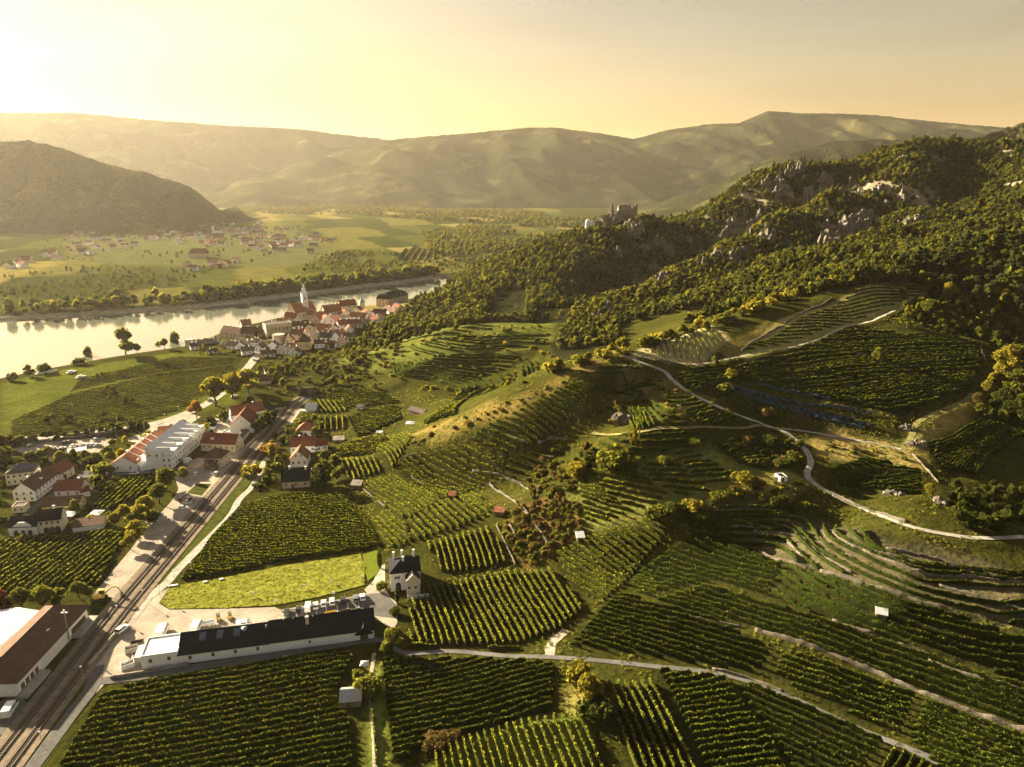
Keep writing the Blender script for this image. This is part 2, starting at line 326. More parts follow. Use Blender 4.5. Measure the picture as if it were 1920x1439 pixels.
class MB:
    """collects boxes, prisms, tubes and polygons and links them as one mesh object"""
    def __init__(s): s.v = []; s.f = []
    def add(s, V, F):
        k = len(s.v); s.v += [tuple(map(float, p)) for p in V]; s.f += [tuple(i + k for i in f) for f in F]; return s
    def box(s, x0, x1, y0, y1, z0, z1, m=None):
        V = [(x, y, z) for z in (z0, z1) for x, y in ((x0, y0), (x1, y0), (x1, y1), (x0, y1))]
        if m: V = [m @ Vector(p) for p in V]
        return s.add(V, [(3, 2, 1, 0), (4, 5, 6, 7), (0, 1, 5, 4), (1, 2, 6, 5), (2, 3, 7, 6), (3, 0, 4, 7)])
    def prism(s, poly, z0, z1):
        n = len(poly); V = [(x, y, z0) for x, y in poly] + [(x, y, z1) for x, y in poly]
        return s.add(V, [tuple(range(n - 1, -1, -1)), tuple(range(n, 2 * n))] + [(i, (i + 1) % n, n + (i + 1) % n, n + i) for i in range(n)])
    def lathe(s, prof, n=10, c=(0, 0, 0), cap=True):
        V = [(c[0] + r * math.cos(2 * math.pi * k / n), c[1] + r * math.sin(2 * math.pi * k / n), c[2] + z) for r, z in prof for k in range(n)]
        F = [(i * n + k, i * n + (k + 1) % n, (i + 1) * n + (k + 1) % n, (i + 1) * n + k) for i in range(len(prof) - 1) for k in range(n)]
        if cap: F += [tuple(range(n - 1, -1, -1)), tuple((len(prof) - 1) * n + k for k in range(n))]
        return s.add(V, F)
    def tube(s, a, b, r0, r1=None, n=6):
        a, b = Vector(a), Vector(b); r1 = r0 if r1 is None else r1; q = (b - a).to_track_quat('Z', 'Y')
        V = [a + q @ Vector((r0 * math.cos(2 * math.pi * k / n), r0 * math.sin(2 * math.pi * k / n), 0)) for k in range(n)] + \
            [b + q @ Vector((r1 * math.cos(2 * math.pi * k / n), r1 * math.sin(2 * math.pi * k / n), 0)) for k in range(n)]
        return s.add(V, [(k, (k + 1) % n, n + (k + 1) % n, n + k) for k in range(n)] + [tuple(range(n - 1, -1, -1)), tuple(range(n, 2 * n))])
    def mesh(s, name, sm=False):
        me = bpy.data.meshes.new(name); me.from_pydata(s.v, [], s.f)
        if sm: me.polygons.foreach_set('use_smooth', np.ones(len(s.f), bool))
        me.update(); return me
    def build(s, name, mat, parent=None, sm=False): return link(name, s.mesh(name, sm), mat, parent)
def empty(name, loc, rz=0.0):
    o = bpy.data.objects.new(name, None); COL.objects.link(o); o.location = loc; o.rotation_euler = (0, 0, rz); o.empty_display_size = 0.5; return o
def copy_tree(o, parent=None):
    c = o.copy(); COL.objects.link(c)
    c.parent = parent
    for ch in o.children: copy_tree(ch, c)
    return c
def ribbon(name, pts, width, dz, mat, step=2.0, kind='structure', across=3, wj=0.0):
    """a strip that follows the ground along a curve"""
    c = spline(pts, step) if len(pts) > 2 else resample(np.asarray(pts, float), step)
    t = np.gradient(c, axis=0); t /= np.linalg.norm(t, axis=1, keepdims=True) + 1e-9; nn = np.stack([-t[:, 1], t[:, 0]], 1)
    w = (np.interp(np.linspace(0, 1, len(c)), np.linspace(0, 1, len(width)), width) if hasattr(width, '__len__') else np.full(len(c), width))
    w1 = w * (1 + wj * rng.uniform(-1, 1, len(c))); w2 = w * (1 + wj * rng.uniform(-1, 1, len(c)))
    V = []
    for k in range(across):
        f = k / (across - 1); off = (-w1 * (1 - f) + w2 * f) / 2
        p = c + nn * off[:, None]; V.append(np.column_stack([p, H(p[:, 0], p[:, 1]) + dz]))
    V = np.stack(V, 1); n = len(c); zc = V[:, :, 2].max(1)       # roads are level across
    V[:, :, 2] = np.maximum(V[:, :, 2], (zc - 0.25)[:, None]); V = V.reshape(-1, 3)
    F = [(i * across + k, i * across + k + 1, (i + 1) * across + k + 1, (i + 1) * across + k) for i in range(n - 1) for k in range(across - 1)]
    F = [f[::-1] for f in F]
    o = link(name, npmesh(name, V, np.array(F)), mat)
    if kind: o['kind'] = kind
    return o
def sheet(name, poly, dz, mat, step=3.0, kind='structure'):
    """a flat-lying polygon draped over the ground"""
    bm = bmesh.new(); vs = [bm.verts.new((x, y, 0)) for x, y in poly]; bm.faces.new(vs)
    P = np.array(poly)
    for ax in (0, 1):
        for c in np.arange(math.floor(P[:, ax].min() / step) * step, P[:, ax].max(), step):
            co = [0, 0, 0]; co[ax] = c; no = [0, 0, 0]; no[ax] = 1
            bmesh.ops.bisect_plane(bm, geom=bm.verts[:] + bm.edges[:] + bm.faces[:], plane_co=co, plane_no=no, dist=1e-5)
    bmesh.ops.triangulate(bm, faces=[f for f in bm.faces if len(f.verts) > 4])
    for v in bm.verts: v.co.z = float(H(v.co.x, v.co.y)) + dz
    for f in bm.faces:
        if f.normal.z < 0: f.normal_flip()
    bmesh.ops.recalc_face_normals(bm, faces=bm.faces)
    if sum(f.normal.z for f in bm.faces) < 0: bmesh.ops.reverse_faces(bm, faces=bm.faces)
    me = bpy.data.meshes.new(name); bm.to_mesh(me); bm.free(); o = link(name, me, mat)
    if kind: o['kind'] = kind
    return o

# ---------------------------------------------------------------- ground colours (what grows or lies there, by area)
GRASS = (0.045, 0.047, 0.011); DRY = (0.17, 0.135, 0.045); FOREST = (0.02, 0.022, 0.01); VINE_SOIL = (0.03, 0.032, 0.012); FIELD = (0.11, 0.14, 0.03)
ROCK = (0.26, 0.225, 0.18); GRAVEL = (0.40, 0.36, 0.30); STONY = (0.10, 0.09, 0.055); LIGHTF = (0.20, 0.20, 0.05)
colr = np.empty(XX.shape + (3,)); colr[:] = GRASS
def paint(px, c, feather=3.0, world=False, wob=0.0):
    P = px if world else xy(px); P = [tuple(p[:2]) for p in P]
    a = np.array(P); m = (XX > a[:, 0].min() - 60) & (XX < a[:, 0].max() + 60) & (YY > a[:, 1].min() - 60) & (YY < a[:, 1].max() + 60)
    x, y = XX[m], YY[m]
    if wob: x = x + fbm(x / 18, y / 18, 3, 5) * wob; y = y + fbm(x / 18, y / 18, 3, 9) * wob
    d = distline(x, y, P + [P[0]]); d = np.where(inpoly(x, y, P), d, -d); f = smooth(-feather, feather, d)[:, None]
    colr[m] = colr[m] * (1 - f) + np.array(c) * f
# valley across the river: a patchwork of fields
vall = smooth(720, 760, YY) * (XX < 260) * (ZZ < 14)
cell = _hash(np.floor((XX + 0.35 * YY + 40 * fbm(XX / 300, YY / 300, 2)) / 95), np.floor((YY - 0.2 * XX) / (60 + YY * 0.05)), 5)
pal = np.array([(0.045, 0.055, 0.016), (0.07, 0.08, 0.022), (0.12, 0.115, 0.035), (0.055, 0.06, 0.02), (0.20, 0.17, 0.06), (0.04, 0.046, 0.014)])
colr = np.where(vall[..., None] > 0.5, pal[(cell * 5.99).astype(int)], colr)
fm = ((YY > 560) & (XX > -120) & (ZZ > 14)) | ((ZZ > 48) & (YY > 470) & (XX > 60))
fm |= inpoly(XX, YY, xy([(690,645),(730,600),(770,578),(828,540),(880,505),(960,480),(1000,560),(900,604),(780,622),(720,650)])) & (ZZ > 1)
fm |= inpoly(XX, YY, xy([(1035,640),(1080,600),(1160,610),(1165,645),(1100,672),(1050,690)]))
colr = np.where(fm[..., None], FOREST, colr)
paint([(150,720),(460,690),(440,760),(300,790),(0,815),(0,720),(80,700),(340,660),(430,660)], (0.085, 0.10, 0.018), 4)
SOIL_SHADE = 1
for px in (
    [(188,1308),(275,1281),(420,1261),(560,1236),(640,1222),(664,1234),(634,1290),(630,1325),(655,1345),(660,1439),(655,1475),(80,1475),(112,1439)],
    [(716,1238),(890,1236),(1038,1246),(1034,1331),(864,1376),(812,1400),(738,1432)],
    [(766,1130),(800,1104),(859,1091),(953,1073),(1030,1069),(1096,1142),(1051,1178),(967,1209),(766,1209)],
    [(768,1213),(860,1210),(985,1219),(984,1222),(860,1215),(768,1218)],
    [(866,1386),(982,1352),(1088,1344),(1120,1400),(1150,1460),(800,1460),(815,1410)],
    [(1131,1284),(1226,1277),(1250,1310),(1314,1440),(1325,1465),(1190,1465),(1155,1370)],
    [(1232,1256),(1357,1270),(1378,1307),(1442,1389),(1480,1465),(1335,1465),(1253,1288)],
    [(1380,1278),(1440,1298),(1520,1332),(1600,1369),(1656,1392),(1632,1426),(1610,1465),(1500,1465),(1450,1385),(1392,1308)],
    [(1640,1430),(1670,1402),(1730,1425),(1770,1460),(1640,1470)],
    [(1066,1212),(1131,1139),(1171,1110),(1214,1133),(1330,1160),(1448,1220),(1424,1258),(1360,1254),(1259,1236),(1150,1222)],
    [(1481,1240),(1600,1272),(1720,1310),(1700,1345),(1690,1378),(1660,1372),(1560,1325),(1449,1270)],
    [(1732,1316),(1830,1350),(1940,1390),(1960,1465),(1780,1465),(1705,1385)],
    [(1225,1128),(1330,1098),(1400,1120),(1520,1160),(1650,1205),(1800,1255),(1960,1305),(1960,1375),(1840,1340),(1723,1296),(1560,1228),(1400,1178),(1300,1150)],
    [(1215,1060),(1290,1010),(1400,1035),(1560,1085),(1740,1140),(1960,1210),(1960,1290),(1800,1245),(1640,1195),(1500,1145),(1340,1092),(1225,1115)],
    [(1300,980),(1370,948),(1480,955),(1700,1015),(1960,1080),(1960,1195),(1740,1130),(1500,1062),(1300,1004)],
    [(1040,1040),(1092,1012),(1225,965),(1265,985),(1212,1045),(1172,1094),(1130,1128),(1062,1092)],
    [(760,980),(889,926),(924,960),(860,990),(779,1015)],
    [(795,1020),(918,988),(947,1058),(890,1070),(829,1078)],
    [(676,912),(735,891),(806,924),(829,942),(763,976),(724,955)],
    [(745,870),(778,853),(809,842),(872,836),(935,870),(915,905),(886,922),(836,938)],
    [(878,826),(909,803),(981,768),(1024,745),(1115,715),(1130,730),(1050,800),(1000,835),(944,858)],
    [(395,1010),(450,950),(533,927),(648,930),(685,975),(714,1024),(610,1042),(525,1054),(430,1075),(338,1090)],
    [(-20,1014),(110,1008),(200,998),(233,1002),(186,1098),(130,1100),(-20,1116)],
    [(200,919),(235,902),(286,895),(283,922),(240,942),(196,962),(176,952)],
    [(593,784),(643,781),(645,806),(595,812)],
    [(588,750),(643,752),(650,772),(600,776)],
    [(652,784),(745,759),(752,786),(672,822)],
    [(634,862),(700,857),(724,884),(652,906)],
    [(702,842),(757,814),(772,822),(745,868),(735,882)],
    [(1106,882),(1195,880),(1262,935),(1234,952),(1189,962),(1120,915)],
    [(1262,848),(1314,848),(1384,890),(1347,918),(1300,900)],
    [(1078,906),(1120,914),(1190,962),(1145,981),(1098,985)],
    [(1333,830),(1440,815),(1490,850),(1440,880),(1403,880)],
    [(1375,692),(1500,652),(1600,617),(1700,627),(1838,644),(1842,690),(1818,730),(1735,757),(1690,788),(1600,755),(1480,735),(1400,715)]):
    paint(px, (0.022, 0.023, 0.009), 1.5)  # plot soil painted darker to deepen the shade between the vine rows
paint([(640,690),(660,665),(780,630),(900,608),(1040,605),(1040,640),(960,660),(800,680),(700,700)], (0.10, 0.115, 0.028), 6, wob=4)
paint([(1165,672),(1110,715),(1000,768),(880,800),(780,828),(745,830),(800,805),(900,765),(1010,735),(1080,690),(1150,655)], DRY, 4, wob=4)
paint([(1200,655),(1330,610),(1370,640),(1310,685),(1180,670)], (0.42, 0.36, 0.20), 2)
paint([(1370,660),(1460,600),(1600,545),(1700,525),(1750,542),(1680,580),(1590,612),(1400,675)], (0.30, 0.27, 0.11), 2)
paint([(1340,655),(1390,630),(1440,600),(1400,660),(1370,672)], DRY, 2)
paint([(1560,800),(1690,835),(1790,760),(1840,740),(1830,780),(1740,840),(1720,900),(1640,870),(1540,860),(1520,830)], (0.26, 0.21, 0.08), 3, wob=2)
paint([(960,960),(1030,930),(1090,945),(1090,1010),(1040,1040),(990,1070),(940,1000)], (0.17, 0.105, 0.04), 3, wob=1)
paint([(1060,930),(1200,870),(1330,840),(1420,880),(1360,925),(1230,975),(1100,1000)], (0.15, 0.16, 0.045), 4)
paint([(1180,690),(1270,720),(1320,760),(1230,790),(1150,770)], (0.16, 0.14, 0.055), 4, wob=2)
paint([(1060,1290),(1110,1270),(1130,1330),(1080,1350),(1050,1320)], (0.26, 0.23, 0.07), 2, wob=1)
paint([(860,1390),(980,1350),(1100,1340),(1110,1439),(810,1439)], (0.15, 0.18, 0.04), 2)
paint([(690,1250),(715,1250),(730,1439),(690,1439)], (0.16, 0.19, 0.04), 2)
paint([(1380,940),(1500,960),(1700,1020),(1920,1080),(1920,1180),(1600,1090),(1400,1020),(1300,985)], STONY, 4, wob=2)
paint([(1460,880),(1520,900),(1470,940),(1380,930),(1240,985),(1230,970),(1330,935)], (0.25, 0.22, 0.07), 3, wob=2)
paint([(200,440),(330,430),(560,430),(640,470),(560,500),(330,500),(120,490),(120,450)], (0.10, 0.105, 0.045), 20)
bankd = distline(XX, YY, FAR_BANK); colr = np.where(((bankd < 11) & (YY < 1200))[..., None], GRAVEL, colr)
gz = np.gradient(ZZ, axis=0) / np.gradient(GX)[:, None]; gy_ = np.gradient(ZZ, axis=1) / np.gradient(GY)[None, :]
slope = np.hypot(gz, gy_)
cr = (smooth(0.75, 1.1, slope) * smooth(60, 80, ZZ) * smooth(550, 640, YY))[..., None]
colr = colr * (1 - cr) + np.array(ROCK) * cr

def terrain():
    nx, ny = len(GX), len(GY)
    V = np.stack([XX, YY, ZZ], -1).reshape(-1, 3); i = np.arange((nx - 1) * ny).reshape(nx - 1, ny)[:, :-1].ravel()
    F = np.stack([i, i + ny, i + ny + 1, i + 1], 1)
    me = npmesh('ground', V, F, True)
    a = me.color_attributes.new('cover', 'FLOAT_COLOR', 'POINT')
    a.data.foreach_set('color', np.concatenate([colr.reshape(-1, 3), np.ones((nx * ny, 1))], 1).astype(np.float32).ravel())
    m, n, b = nmat('ground'); at_ = n.nodes.new('ShaderNodeAttribute'); at_.attribute_name = 'cover'
    t1 = noise(n, 0.035, 6); t2 = noise(n, 0.6, 5); t3 = noise(n, 0.16, 4)
    r1 = ramp(n, t1.outputs[0], [(0.3, (0.72, 0.74, 0.70)), (0.7, (1.25, 1.2, 1.15))]); r2 = ramp(n, t2.outputs[0], [(0.3, (0.62, 0.62, 0.62)), (0.72, (1.3, 1.28, 1.2))])
    r3 = ramp(n, t3.outputs[0], [(0.4, (0.85, 0.9, 0.85)), (0.7, (1.2, 1.1, 1.0))])
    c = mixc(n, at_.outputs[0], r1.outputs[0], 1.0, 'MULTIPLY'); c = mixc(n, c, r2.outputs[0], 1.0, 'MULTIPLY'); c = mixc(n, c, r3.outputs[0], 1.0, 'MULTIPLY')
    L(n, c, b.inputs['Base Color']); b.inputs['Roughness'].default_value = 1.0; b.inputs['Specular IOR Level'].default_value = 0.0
    bump(n, b, t2.outputs[0], 0.5, 0.9)
    o = link('ground', me, m); o['kind'] = 'structure'
terrain()

# ---------------------------------------------------------------- river
def river():
    m, n, b = nmat('water'); b.inputs['Base Color'].default_value = (0.15, 0.16, 0.125, 1); b.inputs['Roughness'].default_value = 0.09
    b.inputs['Specular IOR Level'].default_value = 0.9
    tc = n.nodes.new('ShaderNodeTexCoord'); mp = n.nodes.new('ShaderNodeMapping'); mp.inputs['Scale'].default_value = (0.05, 0.16, 1); mp.inputs['Rotation'].default_value = (0, 0, R(-30))
    t = n.nodes.new('ShaderNodeTexNoise'); t.inputs['Scale'].default_value = 1; t.inputs['Detail'].default_value = 5
    L(n, tc.outputs['Object'], mp.inputs[0]); L(n, mp.outputs[0], t.inputs['Vector']); bump(n, b, t.outputs[0], 0.2, 0.22)
    V = [(-6000, 300, WATER_Z), (700, 300, WATER_Z), (700, 1500, WATER_Z), (-6000, 1500, WATER_Z)]
    o = link('river', npmesh('river', V, np.array([(0, 1, 2, 3)])), m); o['kind'] = 'structure'
river()

# ---------------------------------------------------------------- far hills: each a ridge with spurs, its crest where the photograph has it
def hillmat():
    m, n, b = nmat('hill_forest'); t = noise(n, 0.004, 6); t2 = noise(n, 0.03, 5); t3 = noise(n, 0.11, 4)
    r = ramp(n, t.outputs[0], [(0.35, (0.018, 0.02, 0.009)), (0.55, (0.035, 0.038, 0.016)), (0.66, (0.10, 0.09, 0.035))])
    r2 = ramp(n, t3.outputs[0], [(0.3, (0.5,) * 3), (0.7, (1.4,) * 3)]); L(n, mixc(n, r.outputs[0], r2.outputs[0], 1.0, 'MULTIPLY'), b.inputs['Base Color'])
    b.inputs['Roughness'].default_value = 1; b.inputs['Specular IOR Level'].default_value = 0
    bump(n, b, t3.outputs[0], 14.0, 1.0)
hillmat()
def hill(name, crest, Y, front, back, seed, spur=0.3, base=-4, trees=5.0):
    """crest: pixels; Y: distance (per point or one); front/back: how far the slope runs toward / away from the viewer"""
    Ys = Y if hasattr(Y, '__len__') else [Y] * len(crest)
    P = np.array([atY(u, v, yy) for (u, v), yy in zip(crest, Ys)]); P = resample(P, 12 if Ys[0] < 5000 else 26)
    n = len(P); T = 96; t = np.concatenate([np.linspace(-1, 0, T, endpoint=False), np.linspace(0, 1, T // 3)])
    s = P[:, 0][:, None]; y = P[:, 1][:, None] + np.where(t < 0, t * front, t * back)[None, :]
    x = s + 0 * t; a = np.abs(t)[None, :]
    prof = np.where(t < 0, (1 - np.abs(t)) ** 1.25, (1 - np.abs(t)) ** 1.1)[None, :]
    h = P[:, 2][:, None] - base
    sc = front * 0.36
    nz = 1 - 2 * np.abs(fbm((x + 0.45 * (y - P[:, 1][:, None])) / sc, y / (sc * 2.4), 4, seed)); w = np.clip(a * 3.2, 0, 1) * prof ** 0.6
    z = base + h * prof + nz * h * spur * w + fbm(x / 60, y / 60, 3, seed + 3) * h * 0.02 * w
    z += trees * (np.abs(fbm(x / 26, y / 26, 2, seed + 7)) + rng.uniform(0, .5, x.shape)) * prof ** .3 - (1 - prof) * 2
    z = np.maximum(z, base - 12); z[:, 0] = base - 12; z[:, -1] = base - 12
    i = np.arange((n - 1) * len(t)).reshape(n - 1, len(t))[:, :-1].ravel(); k = len(t)
    o = link(name, npmesh(name, np.stack([x, y, z], -1).reshape(-1, 3), np.stack([i, i + k, i + k + 1, i + 1], 1), True), 'hill_forest'); o['kind'] = 'structure'
hill('distant_hill', [(-500,225),(-200,215),(0,213),(140,213),(280,226),(430,237),(560,243),(640,254),(735,264),(830,300),(930,360)], 7000, 2100, 2500, 21, 0.26, trees=8)
hill('distant_hill', [(380,395),(430,362),(500,328),(600,294),(680,274),(735,263),(800,257),(870,252),(980,241),(1040,240),(1130,252),(1190,262),(1250,245),(1330,234),(1385,232),(1440,209),(1500,214),(1560,214),(1640,217),(1700,224),(1800,234),(1880,240),(1960,242),(2200,250),(2500,240)], 6300, 1900, 2200, 33, 0.26, trees=7)
hill('distant_hill', [(1180,408),(1250,385),(1330,352),(1400,318),(1480,290),(1560,268),(1640,262),(1720,268),(1800,276),(1900,270),(2100,250),(2300,240)], 3600, 900, 900, 47, 0.34, trees=6)
hill('distant_hill', [(1600,330),(1700,300),(1780,278),(1850,256),(1900,240),(1950,232),(2060,225),(2200,220)], 1850, 350, 400, 59, 0.3, trees=7)
hill('wooded_hill', [(-700,300),(-400,272),(-200,262),(0,269),(50,266),(120,282),(200,311),(280,327),(335,352),(378,388),(396,418)], [2600,2600,2600,2600,2590,2580,2560,2540,2520,2500,2490], 470, 700, 71, 0.24, trees=7)

# ---------------------------------------------------------------- haze in the valley air
def haze():
    m = bpy.data.materials.new('haze'); m.use_nodes = True; n = m.node_tree; n.nodes.clear(); MATS['haze'] = m
    o = n.nodes.new('ShaderNodeOutputMaterial'); v = n.nodes.new('ShaderNodeVolumePrincipled')
    v.inputs['Color'].default_value = (1.0, 0.91, 0.74, 1); v.inputs['Density'].default_value = 0.000018; v.inputs['Anisotropy'].default_value = 0.42
    L(n, v.outputs[0], o.inputs['Volume'])
    b = MB().box(-16500, 16500, -600, 18500, -18, 890).build('haze', m); b['kind'] = 'stuff'
haze()
# ---------------------------------------------------------------- roads, yards, railway
plain('asphalt', (0.13, 0.125, 0.12), 0.9, 0.25, 0.12, spec=0.0); plain('pale_road', (0.38, 0.34, 0.28), 0.95, 0.28, 0.3, spec=0.0); plain('gravel', (0.36, 0.31, 0.25), 1.0, 0.22, 0.18, bmp=0.05, spec=0.0)
plain('concrete_road', (0.38, 0.35, 0.30), 0.95, 0.28, 0.35, spec=0.0); plain('ballast', (0.22, 0.175, 0.13), 1.0, 0.3, 0.5, bmp=0.15, spec=0.0); plain('track_grass', (0.20, 0.18, 0.07), 1.0, 0.3, 0.4, spec=0.0)
plain('lawn', (0.20, 0.21, 0.035), 1.0, 0.42, 0.33, bmp=0.45, spec=0.0); plain('mown_lawn', (0.12, 0.145, 0.018), 1.0, 0.15, 0.5, spec=0.0); plain('dark_grass', (0.06, 0.07, 0.015), 1.0, 0.3, 0.3, bmp=0.2, spec=0.0)
plain('white_line', (0.75, 0.74, 0.70), 0.8, 0.1, 2.0); plain('steel_rail', (0.20, 0.16, 0.13), 0.7, 0.25, 1.0, metal=0.2); plain('sleeper_wood', (0.12, 0.10, 0.08), 0.9, 0.3, 2.0, spec=0.0)
plain('shade_asphalt', (0.10, 0.10, 0.10), 0.9, 0.2, 0.2, spec=0.0)
def road(name, px, w, mat, dz=0.10, step=2.5, wj=0.0, across=3): return ribbon(name, xy(px), w, dz, mat, step, across=across, wj=wj)
road('main_road', [(-60,838),(0,829),(40,824),(150,815),(282,796),(355,773),(390,756),(430,727),(452,703),(470,683),(480,668),(486,655)], 7.0, 'pale_road', 0.14)
road('parking_link', [(282,797),(300,806),(312,822),(300,840)], 6, 'pale_road', 0.11)
sheet('car_park', xy([(24,842),(60,834),(118,826),(190,821),(218,824),(207,833),(185,849),(135,853),(82,853),(45,853)]), 0.10, 'gravel')
sheet('village_square', xy([(232,826),(290,800),(356,776),(376,782),(352,800),(316,812),(300,815),(262,832)]), 0.08, 'pale_road')
sheet('station_yard', xy([(176,1114),(216,1066),(252,1022),(275,988),(302,962),(322,940),(335,918),(328,897),(345,868),(380,857),(450,845),(482,815),(520,785),(548,760),(556,766),(500,826),(400,932),(287,1062),(214,1122)]), 0.08, 'gravel')
road('station_platform', [(300,1042),(360,976),(420,908),(470,850),(500,818)], 3.0, 'concrete_road', 0.16)
sheet('grass_island', xy([(351,925),(369,908),(396,908),(378,930)]), 0.16, 'dark_grass')
road('village_lane', [(140,905),(165,893),(220,889),(280,885),(330,880),(350,872)], 4.5, 'asphalt', 0.12)
road('village_lane', [(30,1020),(52,965),(90,935),(125,912),(150,895),(178,874),(190,868)], 4.2, 'asphalt', 0.10)
road('village_lane', [(380,800),(400,790),(430,778),(490,770),(535,766),(560,768),(590,772)], 4.0, 'pale_road', 0.13)
sheet('farm_yard', xy([(398,806),(415,782),(450,775),(445,800),(428,818),(405,818)]), 0.09, 'gravel')
road('field_path', [(560,768),(550,782),(532,815),(516,842),(495,868),(475,910),(448,938),(428,972),(340,1062),(312,1094),(277,1122),(244,1162)], [4.5,3.2,3.0,3.0,3.2,3.0,3.2,3.6,3.4,4], 'concrete_road', 0.12)
sheet('winery_yard', xy([(316,1104),(298,1132),(318,1144),(420,1142),(515,1139),(526,1144),(610,1130),(688,1113),(683,1106),(700,1090),(712,1062),(722,1058),(722,1105),(733,1122),(744,1131),(745,1168),(735,1185),(724,1174),(702,1156),(690,1190),(530,1215),(300,1240),(262,1262),(207,1271),(181,1300),(165,1248),(236,1170),(262,1147),(290,1115)]), 0.07, 'gravel')
sheet('car_park', xy([(526,1146),(610,1132),(688,1115),(722,1112),(742,1134),(742,1160),(700,1155),(560,1168),(540,1162)]), 0.13, 'asphalt')
sheet('lawn', xy([(301,1132),(318,1102),(430,1082),(530,1062),(676,1040),(684,1062),(683,1098),(600,1120),(515,1136),(420,1141),(318,1143)]), 0.22, 'lawn')
sheet('mown_lawn', xy([(680,1041),(704,1033),(713,1036),(714,1062),(704,1080),(690,1090),(685,1075)]), 0.20, 'mown_lawn')
road('vineyard_road', [(140,1334),(178,1284),(215,1275),(270,1268),(400,1247),(560,1222),(690,1202),(725,1204),(758,1225),(851,1222),(956,1231),(1017,1232),(1120,1239),(1225,1250),(1300,1257),(1360,1266),(1440,1290),(1520,1326),(1600,1363),(1660,1388),(1740,1420),(1790,1450)], [3.4,3.4,3.4,3.4,3.0,2.1,1.9,1.8,1.8,1.9,1.9,1.9,2.0,2.4], 'asphalt', 0.13, 2.0, wj=0.06)
road('asphalt_lane', [(20,1490),(61,1439),(100,1386),(139,1334),(172,1290),(182,1250)], 4.0, 'asphalt', 0.16)
sheet('depot_forecourt', xy([(-20,1320),(40,1305),(60,1330),(40,1362),(0,1380),(-40,1390)]), 0.09, 'asphalt')
road('hill_road', [(1166,668),(1210,683),(1245,697),(1262,715),(1290,735),(1350,765),(1400,785),(1450,803),(1490,825),(1514,850),(1520,870),(1513,890),(1530,910),(1600,946),(1700,986),(1790,1005),(1850,1010),(1920,1008),(1990,1000)], 2.5, 'concrete_road', 0.2, 1.5, wj=0.07)
road('hill_lane', [(1452,803),(1500,808),(1560,818),(1630,830),(1690,843)], 2.1, 'concrete_road', 0.12, 1.5, wj=0.1)
road('dirt_track', [(1690,843),(1708,822),(1714,800),(1740,781),(1800,756),(1826,738)], 2.5, 'track_grass', 0.08, 1.5, wj=0.25)
road('upper_track', [(1168,668),(1230,673),(1300,683),(1370,672),(1450,655),(1540,634),(1588,612),(1640,600),(1692,578)], 1.9, 'pale_road', 0.08, 1.5, wj=0.2)
road('grass_ledge', [(1440,803),(1350,803),(1200,810),(1110,814)], 2.6, 'track_grass', 0.05, 1.5, wj=0.2)
road('stony_track', [(1030,1231),(1036,1206),(1062,1182)], 3.0, 'gravel', 0.08, 1.5, wj=0.2)
road('narrow_path', [(703,1439),(701,1390),(696,1330),(694,1280),(702,1225)], 1.1, 'pale_road', 0.08, 1.5, wj=0.2)
road('slope_path', [(1028,1020),(1000,980),(978,955)], 1.3, 'concrete_road', 0.35, 1.0, wj=0.1)
# parking bay lines at the winery
for u, v in ((537,1150),(556,1147),(575,1144),(594,1141),(612,1138),(632,1135),(652,1131),(672,1128)):
    a = g1(u, v); d = np.array((0.25, -0.97)); ribbon('bay_line', [tuple(a[:2]), tuple(a[:2] + d * 4.6)], 0.22, 0.17, 'white_line', 1.5)

